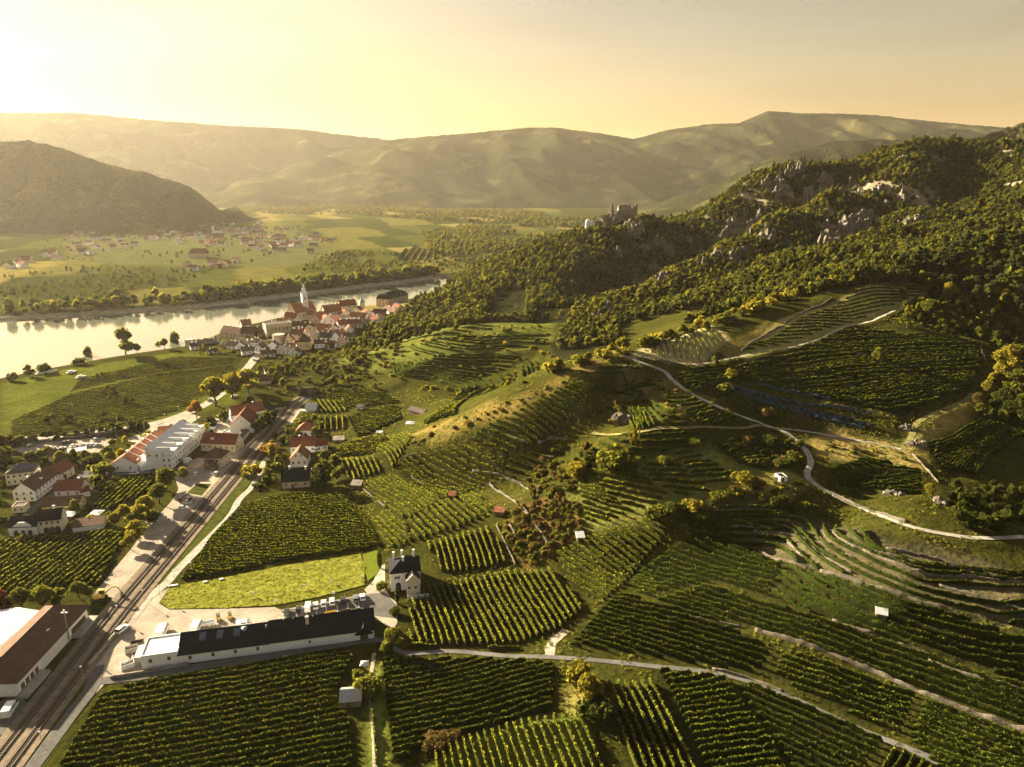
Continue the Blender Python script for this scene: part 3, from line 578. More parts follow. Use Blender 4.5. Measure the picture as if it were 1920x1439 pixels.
def railway():
    base = [(-40,1468),(0,1416),(67,1330),(133,1246),(211,1146),(300,1042),(390,938),(480,834),(515,795),(540,764),(566,745),(578,738)]
    C = spline(xy(base), 1.0); t = np.gradient(C, axis=0); t /= np.linalg.norm(t, axis=1, keepdims=True); nn = np.stack([t[:, 1], -t[:, 0]], 1)
    ctr = C + nn * 2.3
    ribbon('railway_bed', [tuple(p) for p in ctr[::8]], 11.5, 0.20, 'ballast', 2.0, across=5)
    ribbon('railway_verge', [tuple(p) for p in (C + nn * 10.6)[:330:8]], 5.2, 0.05, 'dark_grass', 2.0)
    for side, off, lab in ((0, 0.0, 'railway track on the village side, its sleepers showing like a ladder'), (1, 4.7, 'railway track on the vineyard side of the pair of lines')):
        c = C + nn * off; z = H(c[:, 0], c[:, 1]); kern = np.ones(25) / 25; z = np.convolve(np.pad(z, 12, 'edge'), kern, 'valid') + 0.27
        root = empty('railway_track', (c[0, 0], c[0, 1], z[0])); tag(root, lab, 'railway track', 'the pair of railway lines')
        o0 = np.array((c[0, 0], c[0, 1], z[0]))
        for s in (-0.75, 0.75):
            V = []
            for dx, dz in ((-0.045, 0), (-0.045, 0.15), (0.045, 0.15), (0.045, 0)):
                V.append(np.column_stack([c + nn * (s + dx), z + dz + 0.1]) - o0)
            V = np.stack(V, 1).reshape(-1, 3); k = len(c)
            F = [(i * 4 + q, i * 4 + q + 1, i * 4 + q + 5, i * 4 + q + 4) for i in range(k - 1) for q in range(3)]
            link('rail', npmesh('rail', V, np.array(F)), 'steel_rail', root)
        sb = MB().box(-1.3, 1.3, -0.13, 0.13, -0.08, 0.10).mesh('sleeper'); sb.materials.append(MATS['sleeper_wood'])
        d = np.arange(0, len(c) - 1, 0.65); ii = d.astype(int); f = (d - ii)[:, None]
        pc = c[ii] * (1 - f) + c[ii + 1] * f; pz = z[ii]; ang = np.arctan2(nn[ii, 1], nn[ii, 0])
        rest = MB()
        for q in range(len(d)):
            if q < 290:
                s = bpy.data.objects.new('sleeper', sb); COL.objects.link(s); s.parent = root
                s.location = (pc[q, 0] - o0[0], pc[q, 1] - o0[1], pz[q] - o0[2]); s.rotation_euler = (0, 0, ang[q])
            else: rest.box(-1.3, 1.3, -0.13, 0.13, -0.08, 0.10, Matrix.Translation((pc[q, 0] - o0[0], pc[q, 1] - o0[1], pz[q] - o0[2])) @ Matrix.Rotation(ang[q], 4, 'Z'))
        r = rest.build('sleepers', 'sleeper_wood', root); r['kind'] = 'stuff'
railway()
# ---------------------------------------------------------------- vineyards: every plot a thing, every row of vines a part
leafmat('vine_green', (0.026, 0.040, 0.006), (0.085, 0.098, 0.012), (0.44, 0.45, 0.03), 0.5, 0.45)
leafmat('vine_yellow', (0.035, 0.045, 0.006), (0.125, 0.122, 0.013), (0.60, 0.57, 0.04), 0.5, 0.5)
leafmat('vine_dark', (0.018, 0.029, 0.005), (0.060, 0.070, 0.009), (0.30, 0.31, 0.025), 0.5, 0.40)  # darker vine leaves; for plots in shade, that shade is put into this colour
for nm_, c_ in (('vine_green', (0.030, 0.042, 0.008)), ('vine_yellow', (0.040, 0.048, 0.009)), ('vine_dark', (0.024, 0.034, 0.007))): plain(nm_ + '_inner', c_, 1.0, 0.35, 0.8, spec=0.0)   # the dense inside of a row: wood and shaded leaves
def clip(poly, ang, spacing, off=0.0):
    """parallel lines cut by a polygon -> segments"""
    P = np.array(poly); c, s = math.cos(ang), math.sin(ang); U = P[:, 0] * c + P[:, 1] * s; Vv = -P[:, 0] * s + P[:, 1] * c; o = []
    for v in np.arange(Vv.min() + spacing * (0.5 + off), Vv.max(), spacing):
        xs = []
        for i in range(len(P)):
            j = (i + 1) % len(P)
            if (Vv[i] > v) != (Vv[j] > v): xs.append(U[i] + (v - Vv[i]) * (U[j] - U[i]) / (Vv[j] - Vv[i]))
        xs.sort()
        for a, b in zip(xs[::2], xs[1::2]):
            if b - a > 3: o.append(((a * c - v * s, a * s + v * c), (b * c - v * s, b * s + v * c)))
    return o
def HSm(x, y):
    i = np.clip(np.searchsorted(GX, x) - 1, 0, len(GX) - 2); j = np.clip(np.searchsorted(GY, y) - 1, 0, len(GY) - 2); fx = (x - GX[i]) / (GX[i + 1] - GX[i]); fy = (y - GY[j]) / (GY[j + 1] - GY[j])
    return (ZS[i, j] * (1 - fx) + ZS[i + 1, j] * fx) * (1 - fy) + (ZS[i, j + 1] * (1 - fx) + ZS[i + 1, j + 1] * fx) * fy
def contours(poly, seed, spacing, lim=95, step=2.0):
    """lines that run level along the slope inside a polygon, started at even steps along the seed line"""
    s = resample(np.array(xy(seed)), spacing); lines = []; e = 5.0
    half = []
    for sg in (1, -1):
        p = s.copy(); tr = [p.copy()]; prev = None
        for k in range(lim):
            gx = HSm(p[:, 0] + e, p[:, 1]) - HSm(p[:, 0] - e, p[:, 1]); gy = HSm(p[:, 0], p[:, 1] + e) - HSm(p[:, 0], p[:, 1] - e); t = np.stack([-gy, gx], 1) * sg; t /= np.linalg.norm(t, axis=1, keepdims=True) + 1e-6
            if prev is not None:
                t = t + prev * 1.2; t /= np.linalg.norm(t, axis=1, keepdims=True) + 1e-6
            prev = t; p = p + t * step; tr.append(p.copy())
        half.append(np.stack(tr, 1))
    for i in range(len(s)):
        full = np.vstack([half[1][i][::-1], half[0][i][1:]]); ins = inpoly(full[:, 0], full[:, 1], poly); run = []
        for q, ok in zip(full, ins):
            if ok: run.append(q)
            else:
                if len(run) > 3: lines.append(np.array(run))
                run = []
        if len(run) > 3: lines.append(np.array(run))
    return lines
def row_arrays(pts, ds, h, w, org, cards=1.6, ragged=0.26):
    c = resample(np.asarray(pts, float), ds); n = len(c); t = np.gradient(c, axis=0); t /= np.linalg.norm(t, axis=1, keepdims=True) + 1e-9; nn = np.stack([-t[:, 1], t[:, 0]], 1)
    z = H(c[:, 0], c[:, 1]); gap = rng.random(n)
    hh = h * (1 + ragged * (0.9 * vnoise(np.cumsum(np.full(n, ds)) / 2.2, np.full(n, c[0, 0] * 3.1), 4) + rng.uniform(-0.7, 0.7, n))); hh = np.where(gap < 0.018, 0.5, hh); hh[0] *= .55; hh[-1] *= .55
    prof = [(-0.30, 0.06), (-0.42, 0.5), (-0.34, 0.84), (0.02, 0.92), (0.34, 0.84), (0.42, 0.5), (0.30, 0.06)]
    V = []
    for a, b in prof:
        j = rng.uniform(0.65, 1.35, n); p = c + nn * (a * w * j)[:, None] + t * rng.uniform(-0.3, 0.3, (n, 1)) * ds
        V.append(np.column_stack([p, z + b * hh + rng.uniform(-0.1, 0.1, n) * (b > 0.3)]))
    V = np.stack(V, 1).reshape(-1, 3); k = len(prof)
    i = (np.arange(n - 1)[:, None] * k + np.arange(k - 1)[None, :]).ravel(); F = np.stack([i, i + 1, i + k + 1, i + k], 1)
    nsh = len(F); nc = int(n * ds * cards)
    if nc > 0:
        q = rng.random(nc) * (n - 1); a = q.astype(int); f = (q - a)[:, None]; p = c[a] * (1 - f) + c[np.minimum(a + 1, n - 1)] * f
        zz = z[a] + hh[a] * np.where(rng.random(nc) < .55, rng.uniform(0.84, 1.08, nc), rng.uniform(0.2, 0.9, nc)); ctr = np.column_stack([p + nn[a] * rng.uniform(-0.72, 0.72, (nc, 1)) * w, zz])
        e1 = rng.normal(size=(nc, 3)); e1 /= np.linalg.norm(e1, axis=1, keepdims=True); e2 = np.cross(e1, rng.normal(size=(nc, 3))); e2 /= np.linalg.norm(e2, axis=1, keepdims=True)
        s = rng.uniform(0.10, 0.25, (nc, 1)); Q = np.stack([ctr - e1 * s, ctr - e2 * s, ctr + e1 * s, ctr + e2 * s], 1).reshape(-1, 3)
        F = np.vstack([F, len(V) + np.arange(nc * 4).reshape(-1, 4)]); V = np.vstack([V, Q])
    return V - np.array(org), F, nsh
def row_mesh(V, F, nsh, mat):
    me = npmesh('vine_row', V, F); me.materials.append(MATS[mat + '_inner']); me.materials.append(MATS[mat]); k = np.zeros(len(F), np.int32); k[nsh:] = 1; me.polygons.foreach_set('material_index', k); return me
def vineyard(px, d, label, spacing=2.3, mat='vine_green', h=1.75, w=0.42, ds=0.9, cards=1.8, ragged=0.26, soil=None, world=None, bend=0.0, sub=None, stuff=False, contour=False):
    P = world or xy(px); VPOLY.append(P)
    a, b = xy(d)[:2]; ang = math.atan2(b[1] - a[1], b[0] - a[0])
    if contour:
        segs = contours(P, d, spacing)
    else: segs = clip(P, ang, spacing)
    if sub: segs = [s for k, s in enumerate(segs) if k % sub[1] in sub[0]]
    if not segs: print('EMPTY PLOT', label); return
    ctr = np.mean(np.array(P), 0); org = (ctr[0], ctr[1], float(H(*ctr)))
    root = empty('vineyard', org); tag(root, label, 'vineyard')
    Vs, Fs, k0 = [], [], 0
    for sgm in segs:
        if contour:
            pts = sgm
            link('vine_row', row_mesh(*row_arrays(pts, ds, h, w, org, cards * CK, ragged), mat), None, root); continue
        p, q = sgm; L_ = math.hypot(q[0] - p[0], q[1] - p[1]); m = max(2, int(L_ / 6)); t = np.linspace(0, 1, m)
        pts = np.stack([p[0] + (q[0] - p[0]) * t, p[1] + (q[1] - p[1]) * t], 1)
        nrm = np.array((-(q[1] - p[1]), q[0] - p[0])) / L_
        wob = vnoise(pts[:, 0] / 22, pts[:, 1] / 22, 8) * 0.5 + bend * np.sin(t * math.pi) * L_
        pts = pts + nrm * wob[:, None]
        link('vine_row', row_mesh(*row_arrays(pts, ds, h, w, org, cards * CK, ragged), mat), None, root)
    return root
VY = vineyard; CK = 4.2; VPOLY = []
VY([(188,1308),(275,1281),(420,1261),(560,1236),(640,1222),(664,1234),(634,1290),(630,1325),(655,1345),(660,1439),(655,1475),(80,1475),(112,1439)], ((180,1350),(300,1328)), 'large dark vineyard below the long white-walled winery building', 2.35, 'vine_dark', ds=0.6, cards=2.4)
VY([(716,1238),(890,1236),(1038,1246),(1034,1331),(864,1376),(812,1400),(738,1432)], ((731,1319),(951,1271)), 'square vineyard between the narrow footpath and the bushy knoll', 2.3, 'vine_dark', ds=0.6, cards=2.4)
VY([(766,1130),(800,1104),(859,1091),(953,1073),(1030,1069),(1096,1142),(1051,1178),(967,1209),(766,1209)], ((888,1086),(946,1210)), 'fan-shaped vineyard of upright rows just below the villa', 2.2, 'vine_yellow', ds=0.6, cards=2.4)
VY([(768,1213),(860,1210),(985,1219),(984,1222),(860,1215),(768,1218)], ((770,1215),(980,1219)), 'single clipped row of vines along the vineyard road', 2.0, 'vine_yellow', h=1.6)
VY([(866,1386),(982,1352),(1088,1344),(1120,1400),(1150,1460),(800,1460),(815,1410)], ((919,1363),(943,1439)), 'vineyard of upright rows at the bottom edge below the grass bank', 2.0, 'vine_yellow', ds=0.55, cards=2.8)
VY([(1131,1284),(1226,1277),(1250,1310),(1314,1440),(1325,1465),(1190,1465),(1155,1370)], ((1189,1284),(1256,1427)), 'steep vineyard of long rows right of the bushy knoll', 2.3, 'vine_yellow', ds=0.55, cards=2.8, h=2.0)
VY([(1232,1256),(1357,1270),(1378,1307),(1442,1389),(1480,1465),(1335,1465),(1253,1288)], ((1302,1369),(1421,1354)), 'vineyard of wavy cross rows beside the steep striped plot', 2.15, 'vine_green', ds=0.55, cards=2.8)
VY([(1380,1278),(1440,1298),(1520,1332),(1600,1369),(1656,1392),(1632,1426),(1610,1465),(1500,1465),(1450,1385),(1392,1308)], ((1430,1308),(1583,1375)), 'vineyard of fine dense rows under the diagonal vineyard road', 2.1, 'vine_dark', ds=0.6, cards=2.2)
VY([(1640,1430),(1670,1402),(1730,1425),(1770,1460),(1640,1470)], ((1640,1440),(1660,1410)), 'small corner of vines where the road leaves the frame', 2.0, 'vine_yellow', ds=0.55)
VY([(1066,1212),(1131,1139),(1171,1110),(1214,1133),(1330,1160),(1448,1220),(1424,1258),(1360,1254),(1259,1236),(1150,1222)], ((1131,1137),(1451,1220)), 'triangular vineyard above the vineyard road', 2.2, 'vine_dark', ds=0.6, cards=2.2)
VY([(1470,1224),(1600,1258),(1718,1302),(1700,1345),(1690,1378),(1660,1372),(1560,1325),(1449,1270)], ((1482,1253),(1699,1332)), 'yellow-green vineyard between the pale wall and the diagonal road', 1.9, 'vine_green', ds=0.6, cards=2.2)
VY([(1732,1316),(1830,1350),(1940,1390),(1960,1465),(1780,1465),(1705,1385)], ((1730,1325),(1920,1395)), 'vineyard in the lower corner past the yellow hedge', 1.75, 'vine_green', ds=0.6, cards=2.2)
VY([(1225,1128),(1330,1098),(1400,1120),(1520,1160),(1650,1205),(1800,1255),(1960,1305),(1960,1375),(1840,1340),(1723,1296),(1560,1228),(1400,1178),(1300,1150)], ((1400,1128),(1613,1195)), 'long vineyard band directly above the long pale terrace wall', 2.3, 'vine_dark', ds=0.8, cards=2.2, h=2.0)
VY([(1470,1058),(1560,1085),(1740,1140),(1960,1210),(1960,1290),(1800,1245),(1640,1195),(1500,1145),(1440,1125)], [(1520,1150),(1560,1115),(1590,1088)], 'terraced vineyard band around the small roofed hut', 2.6, 'vine_dark', ds=0.8, cards=2.0, h=1.9, contour=True)
VY([(1300,980),(1370,948),(1480,955),(1700,1015),(1960,1080),(1960,1195),(1740,1130),(1500,1062),(1300,1004)], [(1560,1085),(1600,1040),(1620,990)], 'dark stony terraced vineyard below the curving hill road', 3.6, 'vine_dark', ds=0.9, cards=1.8, h=1.5, contour=True)
VY([(1040,1040),(1092,1012),(1225,965),(1265,985),(1212,1045),(1172,1094),(1130,1128),(1062,1092)], ((1040,1066),(1128,1120)), 'sloping vineyard below the rusty brown scrub', 2.3, 'vine_yellow', ds=0.9, cards=2.0)
VY([(760,980),(889,926),(924,960),(860,990),(779,1015)], ((806,966),(838,996)), 'narrow vineyard above the villa with short slanting rows', 2.6, 'vine_yellow', ds=0.6, cards=2.4)
VY([(795,1020),(918,988),(947,1058),(890,1070),(829,1078)], ((843,1003),(864,1075)), 'middle vineyard right of the villa with upright rows', 2.3, 'vine_yellow', ds=0.6, cards=2.4)
VY([(676,912),(735,891),(806,924),(829,942),(763,976),(724,955)], ((677,915),(760,972)), 'slanting vineyard beside the hut with the pale roof', 2.0, 'vine_yellow', ds=1.0, cards=1.8)
VY([(745,870),(778,853),(809,842),(872,836),(935,870),(915,905),(886,922),(836,938)], ((790,860),(900,915)), 'terraced vineyard on the flank of the grassy spur', 2.2, 'vine_yellow', ds=1.0, cards=1.6)
VY([(878,826),(909,803),(981,768),(1024,745),(1115,715),(1130,730),(1050,800),(1000,835),(944,858)], ((909,803),(984,835)), 'terraced vineyard along the shaded side of the grassy spur', 2.2, 'vine_green', ds=1.0, cards=1.6)
VY([(395,1010),(450,950),(533,927),(648,930),(685,975),(714,1024),(610,1042),(525,1054),(430,1075),(338,1090)], ((420,1010),(690,1000)), 'big square vineyard between the railway and the hillside', 2.1, 'vine_green', ds=0.9, cards=2.0)
VY([(-20,1014),(110,1008),(200,998),(233,1002),(186,1098),(130,1100),(-20,1116)], ((30,1107),(119,1040)), 'vineyard left of the gravel station yard', 2.6, 'vine_green', ds=0.9, cards=2.0)
VY([(200,919),(235,902),(286,895),(283,922),(240,942),(196,962),(176,952)], ((175,950),(225,907)), 'small vineyard wedged between the red-roofed house and the yellow trees', 2.4, 'vine_green', ds=0.9, cards=1.8)
VY([(593,784),(643,781),(645,806),(595,812)], ((615,782),(617,817)), 'small bright vineyard of upright rows beside the red-roofed houses', 3.4, 'vine_yellow', h=1.9, ds=1.0)
VY([(588,750),(643,752),(650,772),(600,776)], ((617,752),(632,772)), 'small bright vineyard behind the level crossing', 2.6, 'vine_yellow', ds=1.0)
VY([(652,784),(745,759),(752,786),(672,822)], ((650,818),(725,797)), 'side-valley vineyard with rows fanning toward the dark hut', 2.2, 'vine_green', ds=1.0)
VY([(634,862),(700,857),(724,884),(652,906)], ((640,865),(655,900)), 'little vineyard of short rows above the dark-roofed house', 2.4, 'vine_yellow', ds=1.0)
VY([(702,842),(757,814),(772,822),(745,868),(735,882)], ((710,848),(738,880)), 'curving vineyard at the foot of the grassy spur', 2.2, 'vine_yellow', ds=1.0, bend=0.05)
VY([(1106,882),(1195,880),(1262,935),(1234,952),(1189,962),(1120,915)], [(1185,958),(1175,900),(1150,878)], 'bright curving terrace vines in the middle of the hillside bowl', 2.6, 'vine_yellow', ds=1.0, contour=True)
VY([(1262,848),(1314,848),(1384,890),(1347,918),(1300,900)], [(1330,912),(1320,870),(1300,848)], 'curving terrace vines under the grass ledge', 2.6, 'vine_yellow', ds=1.0, contour=True)
VY([(1078,906),(1120,914),(1190,962),(1145,981),(1098,985)], [(1130,984),(1120,940),(1100,908)], 'bright steep vines above the rusty brown scrub', 2.6, 'vine_yellow', ds=1.0, contour=True)
VY([(1333,830),(1440,815),(1490,850),(1440,880),(1403,880)], [(1410,882),(1415,845),(1420,818)], 'patchy vineyard inside the bend of the hill road', 2.8, 'vine_green', ds=1.0, ragged=0.3, contour=True)
VY([(1375,692),(1500,652),(1600,617),(1700,627),(1838,644),(1842,690),(1818,730),(1735,757),(1690,788),(1600,755),(1480,735),(1400,715)], [(1640,768),(1660,690),(1680,622)], 'wide terraced vineyard on the upper hillside around a lone round tree', 4.2, 'vine_green', ds=1.1, cards=1.4, ragged=0.28, contour=True)
VY([(1380,664),(1500,598),(1600,548),(1690,530),(1740,541),(1680,573),(1590,607),(1500,636)], ((1500,600),(1650,592)), 'sunlit pale vineyard under the hedge of the upper hill', 3.8, 'vine_yellow', h=1.3, w=0.5, ds=1.2, cards=1.0)
VY([(1205,657),(1328,614),(1358,640),(1312,678),(1240,670)], ((1312,622),(1333,657)), 'pale young vineyard at the bend of the hill road', 3.0, 'vine_yellow', h=1.1, w=0.45, ds=1.2, cards=0.6)
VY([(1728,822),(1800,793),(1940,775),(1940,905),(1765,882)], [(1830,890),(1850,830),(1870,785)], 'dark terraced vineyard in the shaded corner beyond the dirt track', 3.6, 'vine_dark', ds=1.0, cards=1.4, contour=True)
VY([(1572,872),(1622,863),(1728,882),(1728,928),(1640,922),(1562,897)], ((1590,885),(1720,905)), 'small rounded vineyard below the junction of the lanes', 2.2, 'vine_dark', ds=1.0, cards=1.6)
VY([(1210,735),(1278,737),(1350,772),(1434,801),(1320,799)], [(1330,800),(1320,770),(1300,745)], 'scruffy vineyard under the straight stretch of the hill road', 2.8, 'vine_green', ds=1.1, ragged=0.3, contour=True)
VY([(1120,690),(1195,692),(1225,715),(1140,716)], ((1130,692),(1210,712)), 'small vineyard by the sharp bend at the ridge', 2.4, 'vine_green', ds=1.1)
VY([(660,702),(700,690),(800,675),(960,660),(1030,680),(980,720),(800,728),(690,722)], [(840,728),(850,690),(850,668)], 'terraced vineyard on the round grassy hill above the railway', 4.5, 'vine_dark', ds=1.6, cards=0.6, ragged=0.25, contour=True)
VY([(20,790),(130,740),(300,700),(440,685),(448,700),(380,745),(345,768),(280,788),(150,806),(20,818)], ((60,790),(330,750)), 'broad vineyard plain between the main road and the river', 4.0, 'vine_yellow', ds=2.6, cards=0.5, ragged=0.3, w=0.9, h=0.5)
VY([(150,712),(330,668),(455,672),(440,683),(300,697),(130,736)], ((160,705),(400,676)), 'strip of vines along the river bank below the town', 4.0, 'vine_yellow', ds=2.6, cards=0.5, ragged=0.3, w=0.9, h=0.5)
VY([(480,700),(505,680),(520,682),(512,705),(492,718),(478,712)], ((480,712),(512,690)), 'tiny yellow vineyard beside the road into the town', 2.4, 'vine_yellow', ds=1.4, cards=0.6)
VY([(735,478),(775,462),(805,470),(835,478),(820,488),(745,490)], ((760,485),(775,465)), 'pale rows in the field far beyond the river', 14, 'vine_yellow', h=4, w=2.5, ds=6, cards=0.1)
VY([(692,977),(722,962),(758,985),(772,1014),(745,1030),(724,1022)], ((700,975),(750,1022)), 'short strip of vines between the square vineyard and the villa', 2.3, 'vine_yellow', ds=0.9)
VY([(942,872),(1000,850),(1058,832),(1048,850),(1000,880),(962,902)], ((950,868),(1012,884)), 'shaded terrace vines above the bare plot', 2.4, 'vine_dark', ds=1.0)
VY([(1177,1096),(1214,1052),(1232,1108),(1214,1128)], ((1180,1095),(1226,1110)), 'small wedge of vines at the corner of the lower slope', 2.0, 'vine_green', ds=0.9)
VY([(602,746),(642,727),(720,737),(758,757),(740,758),(652,768)], ((612,742),(700,752)), 'vines on the slope above the level crossing', 2.6, 'vine_green', ds=1.2, cards=1.2)
VY([(618,852),(650,832),(718,817),(732,826),(700,850),(640,858)], ((622,850),(712,828)), 'low vineyard behind the orange-roofed house', 2.2, 'vine_yellow', ds=1.0)
VY([(765,748),(975,738),(950,748),(880,772),(800,797),(770,788)], [(850,780),(860,760),(870,742)], 'terrace vines in the fold behind the grassy spur', 3.0, 'vine_green', ds=1.3, cards=1.0, contour=True)
VY([(1198,882),(1262,852),(1345,920),(1270,936)], [(1262,936),(1262,890),(1255,855)], 'bright terrace vines between the two curving plots', 2.6, 'vine_yellow', ds=1.0, contour=True)
VY([(662,690),(780,648),(900,628),(1035,622),(1030,650),(960,656),(800,672),(700,688)], [(850,672),(860,650),(870,632)], 'sunlit terrace vines on top of the round hill', 6, 'vine_green', ds=1.6, cards=0.6, ragged=0.3, h=1.4, contour=True)
VY([(1120,770),(1200,745),(1300,800),(1200,808),(1120,808)], [(1190,806),(1200,780),(1205,752)], 'rough terrace vines above the grass ledge', 3.2, 'vine_green', ds=1.1, ragged=0.3, contour=True)
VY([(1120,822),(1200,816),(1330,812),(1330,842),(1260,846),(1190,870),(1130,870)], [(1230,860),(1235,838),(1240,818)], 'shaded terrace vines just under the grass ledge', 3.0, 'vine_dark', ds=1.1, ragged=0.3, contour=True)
VY([(1300,690),(1365,682),(1400,715),(1345,728),(1300,735),(1265,708)], [(1330,730),(1335,710),(1340,690)], 'scrubby vines between hill road and upper track', 3.4, 'vine_dark', ds=1.2, ragged=0.35, contour=True)
VY([(1130,740),(1180,700),(1235,705),(1255,725),(1200,742),(1150,765)], [(1190,745),(1195,725),(1200,705)], 'ragged contour vines inside the first bend of the road', 3.0, 'vine_green', ds=1.1, ragged=0.3, contour=True)
VY([(1300,985),(1370,950),(1485,958),(1500,1058),(1400,1030),(1300,1003)], [(1395,1022),(1408,990),(1420,956)], 'stony terrace vines at the upper corner of the dark slope', 3.4, 'vine_dark', ds=0.9, contour=True)
VY([(1215,1060),(1290,1010),(1400,1035),(1466,1057),(1436,1123),(1340,1092),(1225,1115)], ((1255,1060),(1420,1105)), 'vines at the inner end of the terraces below the rounded crest', 2.4, 'vine_dark', ds=0.8, cards=2.0, h=1.9)
# ---------------------------------------------------------------- trees
leafmat('leaf_green', (0.022, 0.030, 0.007), (0.085, 0.088, 0.014), (0.36, 0.35, 0.04), 0.12, 0.42)
leafmat('leaf_yellow', (0.055, 0.056, 0.009), (0.17, 0.145, 0.02), (0.55, 0.46, 0.05), 0.15, 0.45)
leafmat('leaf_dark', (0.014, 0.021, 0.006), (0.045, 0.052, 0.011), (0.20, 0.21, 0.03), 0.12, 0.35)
leafmat('leaf_orange', (0.13, 0.075, 0.018), (0.26, 0.14, 0.03), (0.5, 0.3, 0.06), 0.2, 0.4)
leafmat('leaf_pine', (0.022, 0.03, 0.012), (0.055, 0.062, 0.02), (0.12, 0.13, 0.03), 0.12, 0.25)
leafmat('leaf_rust', (0.06, 0.045, 0.014), (0.14, 0.10, 0.03), (0.35, 0.22, 0.06), 0.3, 0.35)
leafmat('grass_blade', (0.09, 0.105, 0.014), (0.21, 0.22, 0.03), (0.45, 0.42, 0.06), 0.3, 0.4)
leafmat('grass_dark', (0.03, 0.034, 0.008), (0.09, 0.085, 0.018), (0.30, 0.27, 0.05), 0.2, 0.4)
leafmat('leaf_red', (0.06, 0.018, 0.014), (0.11, 0.035, 0.022), (0.25, 0.06, 0.04), 0.3, 0.35)
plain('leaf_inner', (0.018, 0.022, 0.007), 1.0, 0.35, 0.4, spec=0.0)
plain('bark', (0.10, 0.075, 0.05), 0.95, 0.3, 1.5); plain('pine_bark', (0.20, 0.115, 0.065), 0.95, 0.3, 1.5)
def ico(sub=1):
    bm = bmesh.new(); bmesh.ops.create_icosphere(bm, subdivisions=sub, radius=1); V = np.array([v.co[:] for v in bm.verts]); F = np.array([[v.index for v in f.verts] for f in bm.faces]); bm.free(); return V, F
IV, IF = ico(2); IV1, IF1 = ico(1)
def crown_mesh(name, lobes, n, s, core=0.66, flat=1.0, seed=0):
    """lobes: (x,y,z,rx,ry,rz). n leaf clumps of size s spread over and inside the lobes, round darker cores of twigs and leaves"""
    r = np.random.default_rng(seed); L_ = np.array(lobes, float); vol = (L_[:, 3] * L_[:, 4]); k = r.choice(len(L_), n, p=vol / vol.sum())
    d = r.normal(size=(n, 3)); d /= np.linalg.norm(d, axis=1, keepdims=True); rad = 0.66 + 0.46 * r.random(n) ** 0.9
    c = L_[k, :3] + d * L_[k, 3:] * rad[:, None]
    nn = d + r.normal(size=(n, 3)) * 0.55; nn /= np.linalg.norm(nn, axis=1, keepdims=True)
    e1 = np.cross(nn, r.normal(size=(n, 3))); e1 /= np.linalg.norm(e1, axis=1, keepdims=True); e2 = np.cross(nn, e1)
    sz = s * r.uniform(0.55, 1.25, (n, 1)); j = r.uniform(0.6, 1.3, (n, 4, 1))
    Q = np.stack([c - e1 * sz * j[:, 0], c - e2 * sz * j[:, 1] * flat, c + e1 * sz * j[:, 2], c + e2 * sz * j[:, 3] * flat], 1)
    Q += nn[:, None, :] * r.uniform(-0.25, 0.25, (n, 4, 1)) * sz[:, None, :]
    V = [Q.reshape(-1, 3)]; i = np.arange(n * 4).reshape(-1, 4); F = [np.vstack([i[:, [0, 1, 2]], i[:, [0, 2, 3]]])]; o = n * 4
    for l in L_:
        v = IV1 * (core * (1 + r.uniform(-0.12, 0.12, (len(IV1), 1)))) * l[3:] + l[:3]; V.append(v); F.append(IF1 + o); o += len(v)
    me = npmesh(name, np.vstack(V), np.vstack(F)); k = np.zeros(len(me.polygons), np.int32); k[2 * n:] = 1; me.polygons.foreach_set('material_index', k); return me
def lobeset(kind, seed):
    r = np.random.default_rng(seed); o = []
    if kind == 'round':        # broad-leaved tree, about 9 m
        for k in range(9):
            a = k * 2.4 + r.uniform(-.4, .4); q = 1.9 * math.sqrt((k + .3) / 9) * r.uniform(.8, 1.2); z = 4.7 + r.uniform(-2.3, 2.2) - 0.2 * q
            o.append((q * math.cos(a), q * math.sin(a), z, r.uniform(.8, 2.0), r.uniform(.8, 2.0), r.uniform(.8, 1.8)))
        o.append((0, 0, 6.6, 1.7, 1.7, 1.6))
    elif kind == 'tall':       # narrow tall poplar-like tree, 12 m
        for k in range(10):
            z = 3 + k * 0.95; q = 1.35 * (1 - abs(k - 3.2) / 9.5) ; a = r.uniform(0, 6.3)
            o.append((q * .7 * math.cos(a), q * .7 * math.sin(a), z, q * r.uniform(.75, 1.15), q * r.uniform(.75, 1.15), 1.1))
    elif kind == 'pine':       # flat crown on a long bare trunk, 11 m
        for k in range(6):
            a = k * 1.1 + r.uniform(-.3, .3); q = r.uniform(.6, 1.7)
            o.append((q * math.cos(a), q * math.sin(a), 8.6 + r.uniform(-1.2, 1.3), r.uniform(1.1, 1.7), r.uniform(1.1, 1.7), r.uniform(.5, .8)))
    elif kind == 'bush':       # 3 m shrub
        for k in range(6):
            a = k * 1.25; q = r.uniform(.4, 1.3); o.append((q * math.cos(a), q * math.sin(a), r.uniform(.8, 1.9), r.uniform(.7, 1.1), r.uniform(.7, 1.1), r.uniform(.7, 1.1)))
    elif kind == 'cypress':    # column, 7 m
        for k in range(7):
            z = .7 + k * .95; q = .85 * math.sin(math.pi * (k + 1.3) / 8.6); o.append((0, 0, z, q, q, .95))
    elif kind == 'wispy':
        for k in range(6):
            a = r.uniform(0, 6.3); q = r.uniform(.3, 1.3); o.append((q * math.cos(a), q * math.sin(a), 2 + k * .95, .35, .35, 1.3))
    return o
TYPES = {}
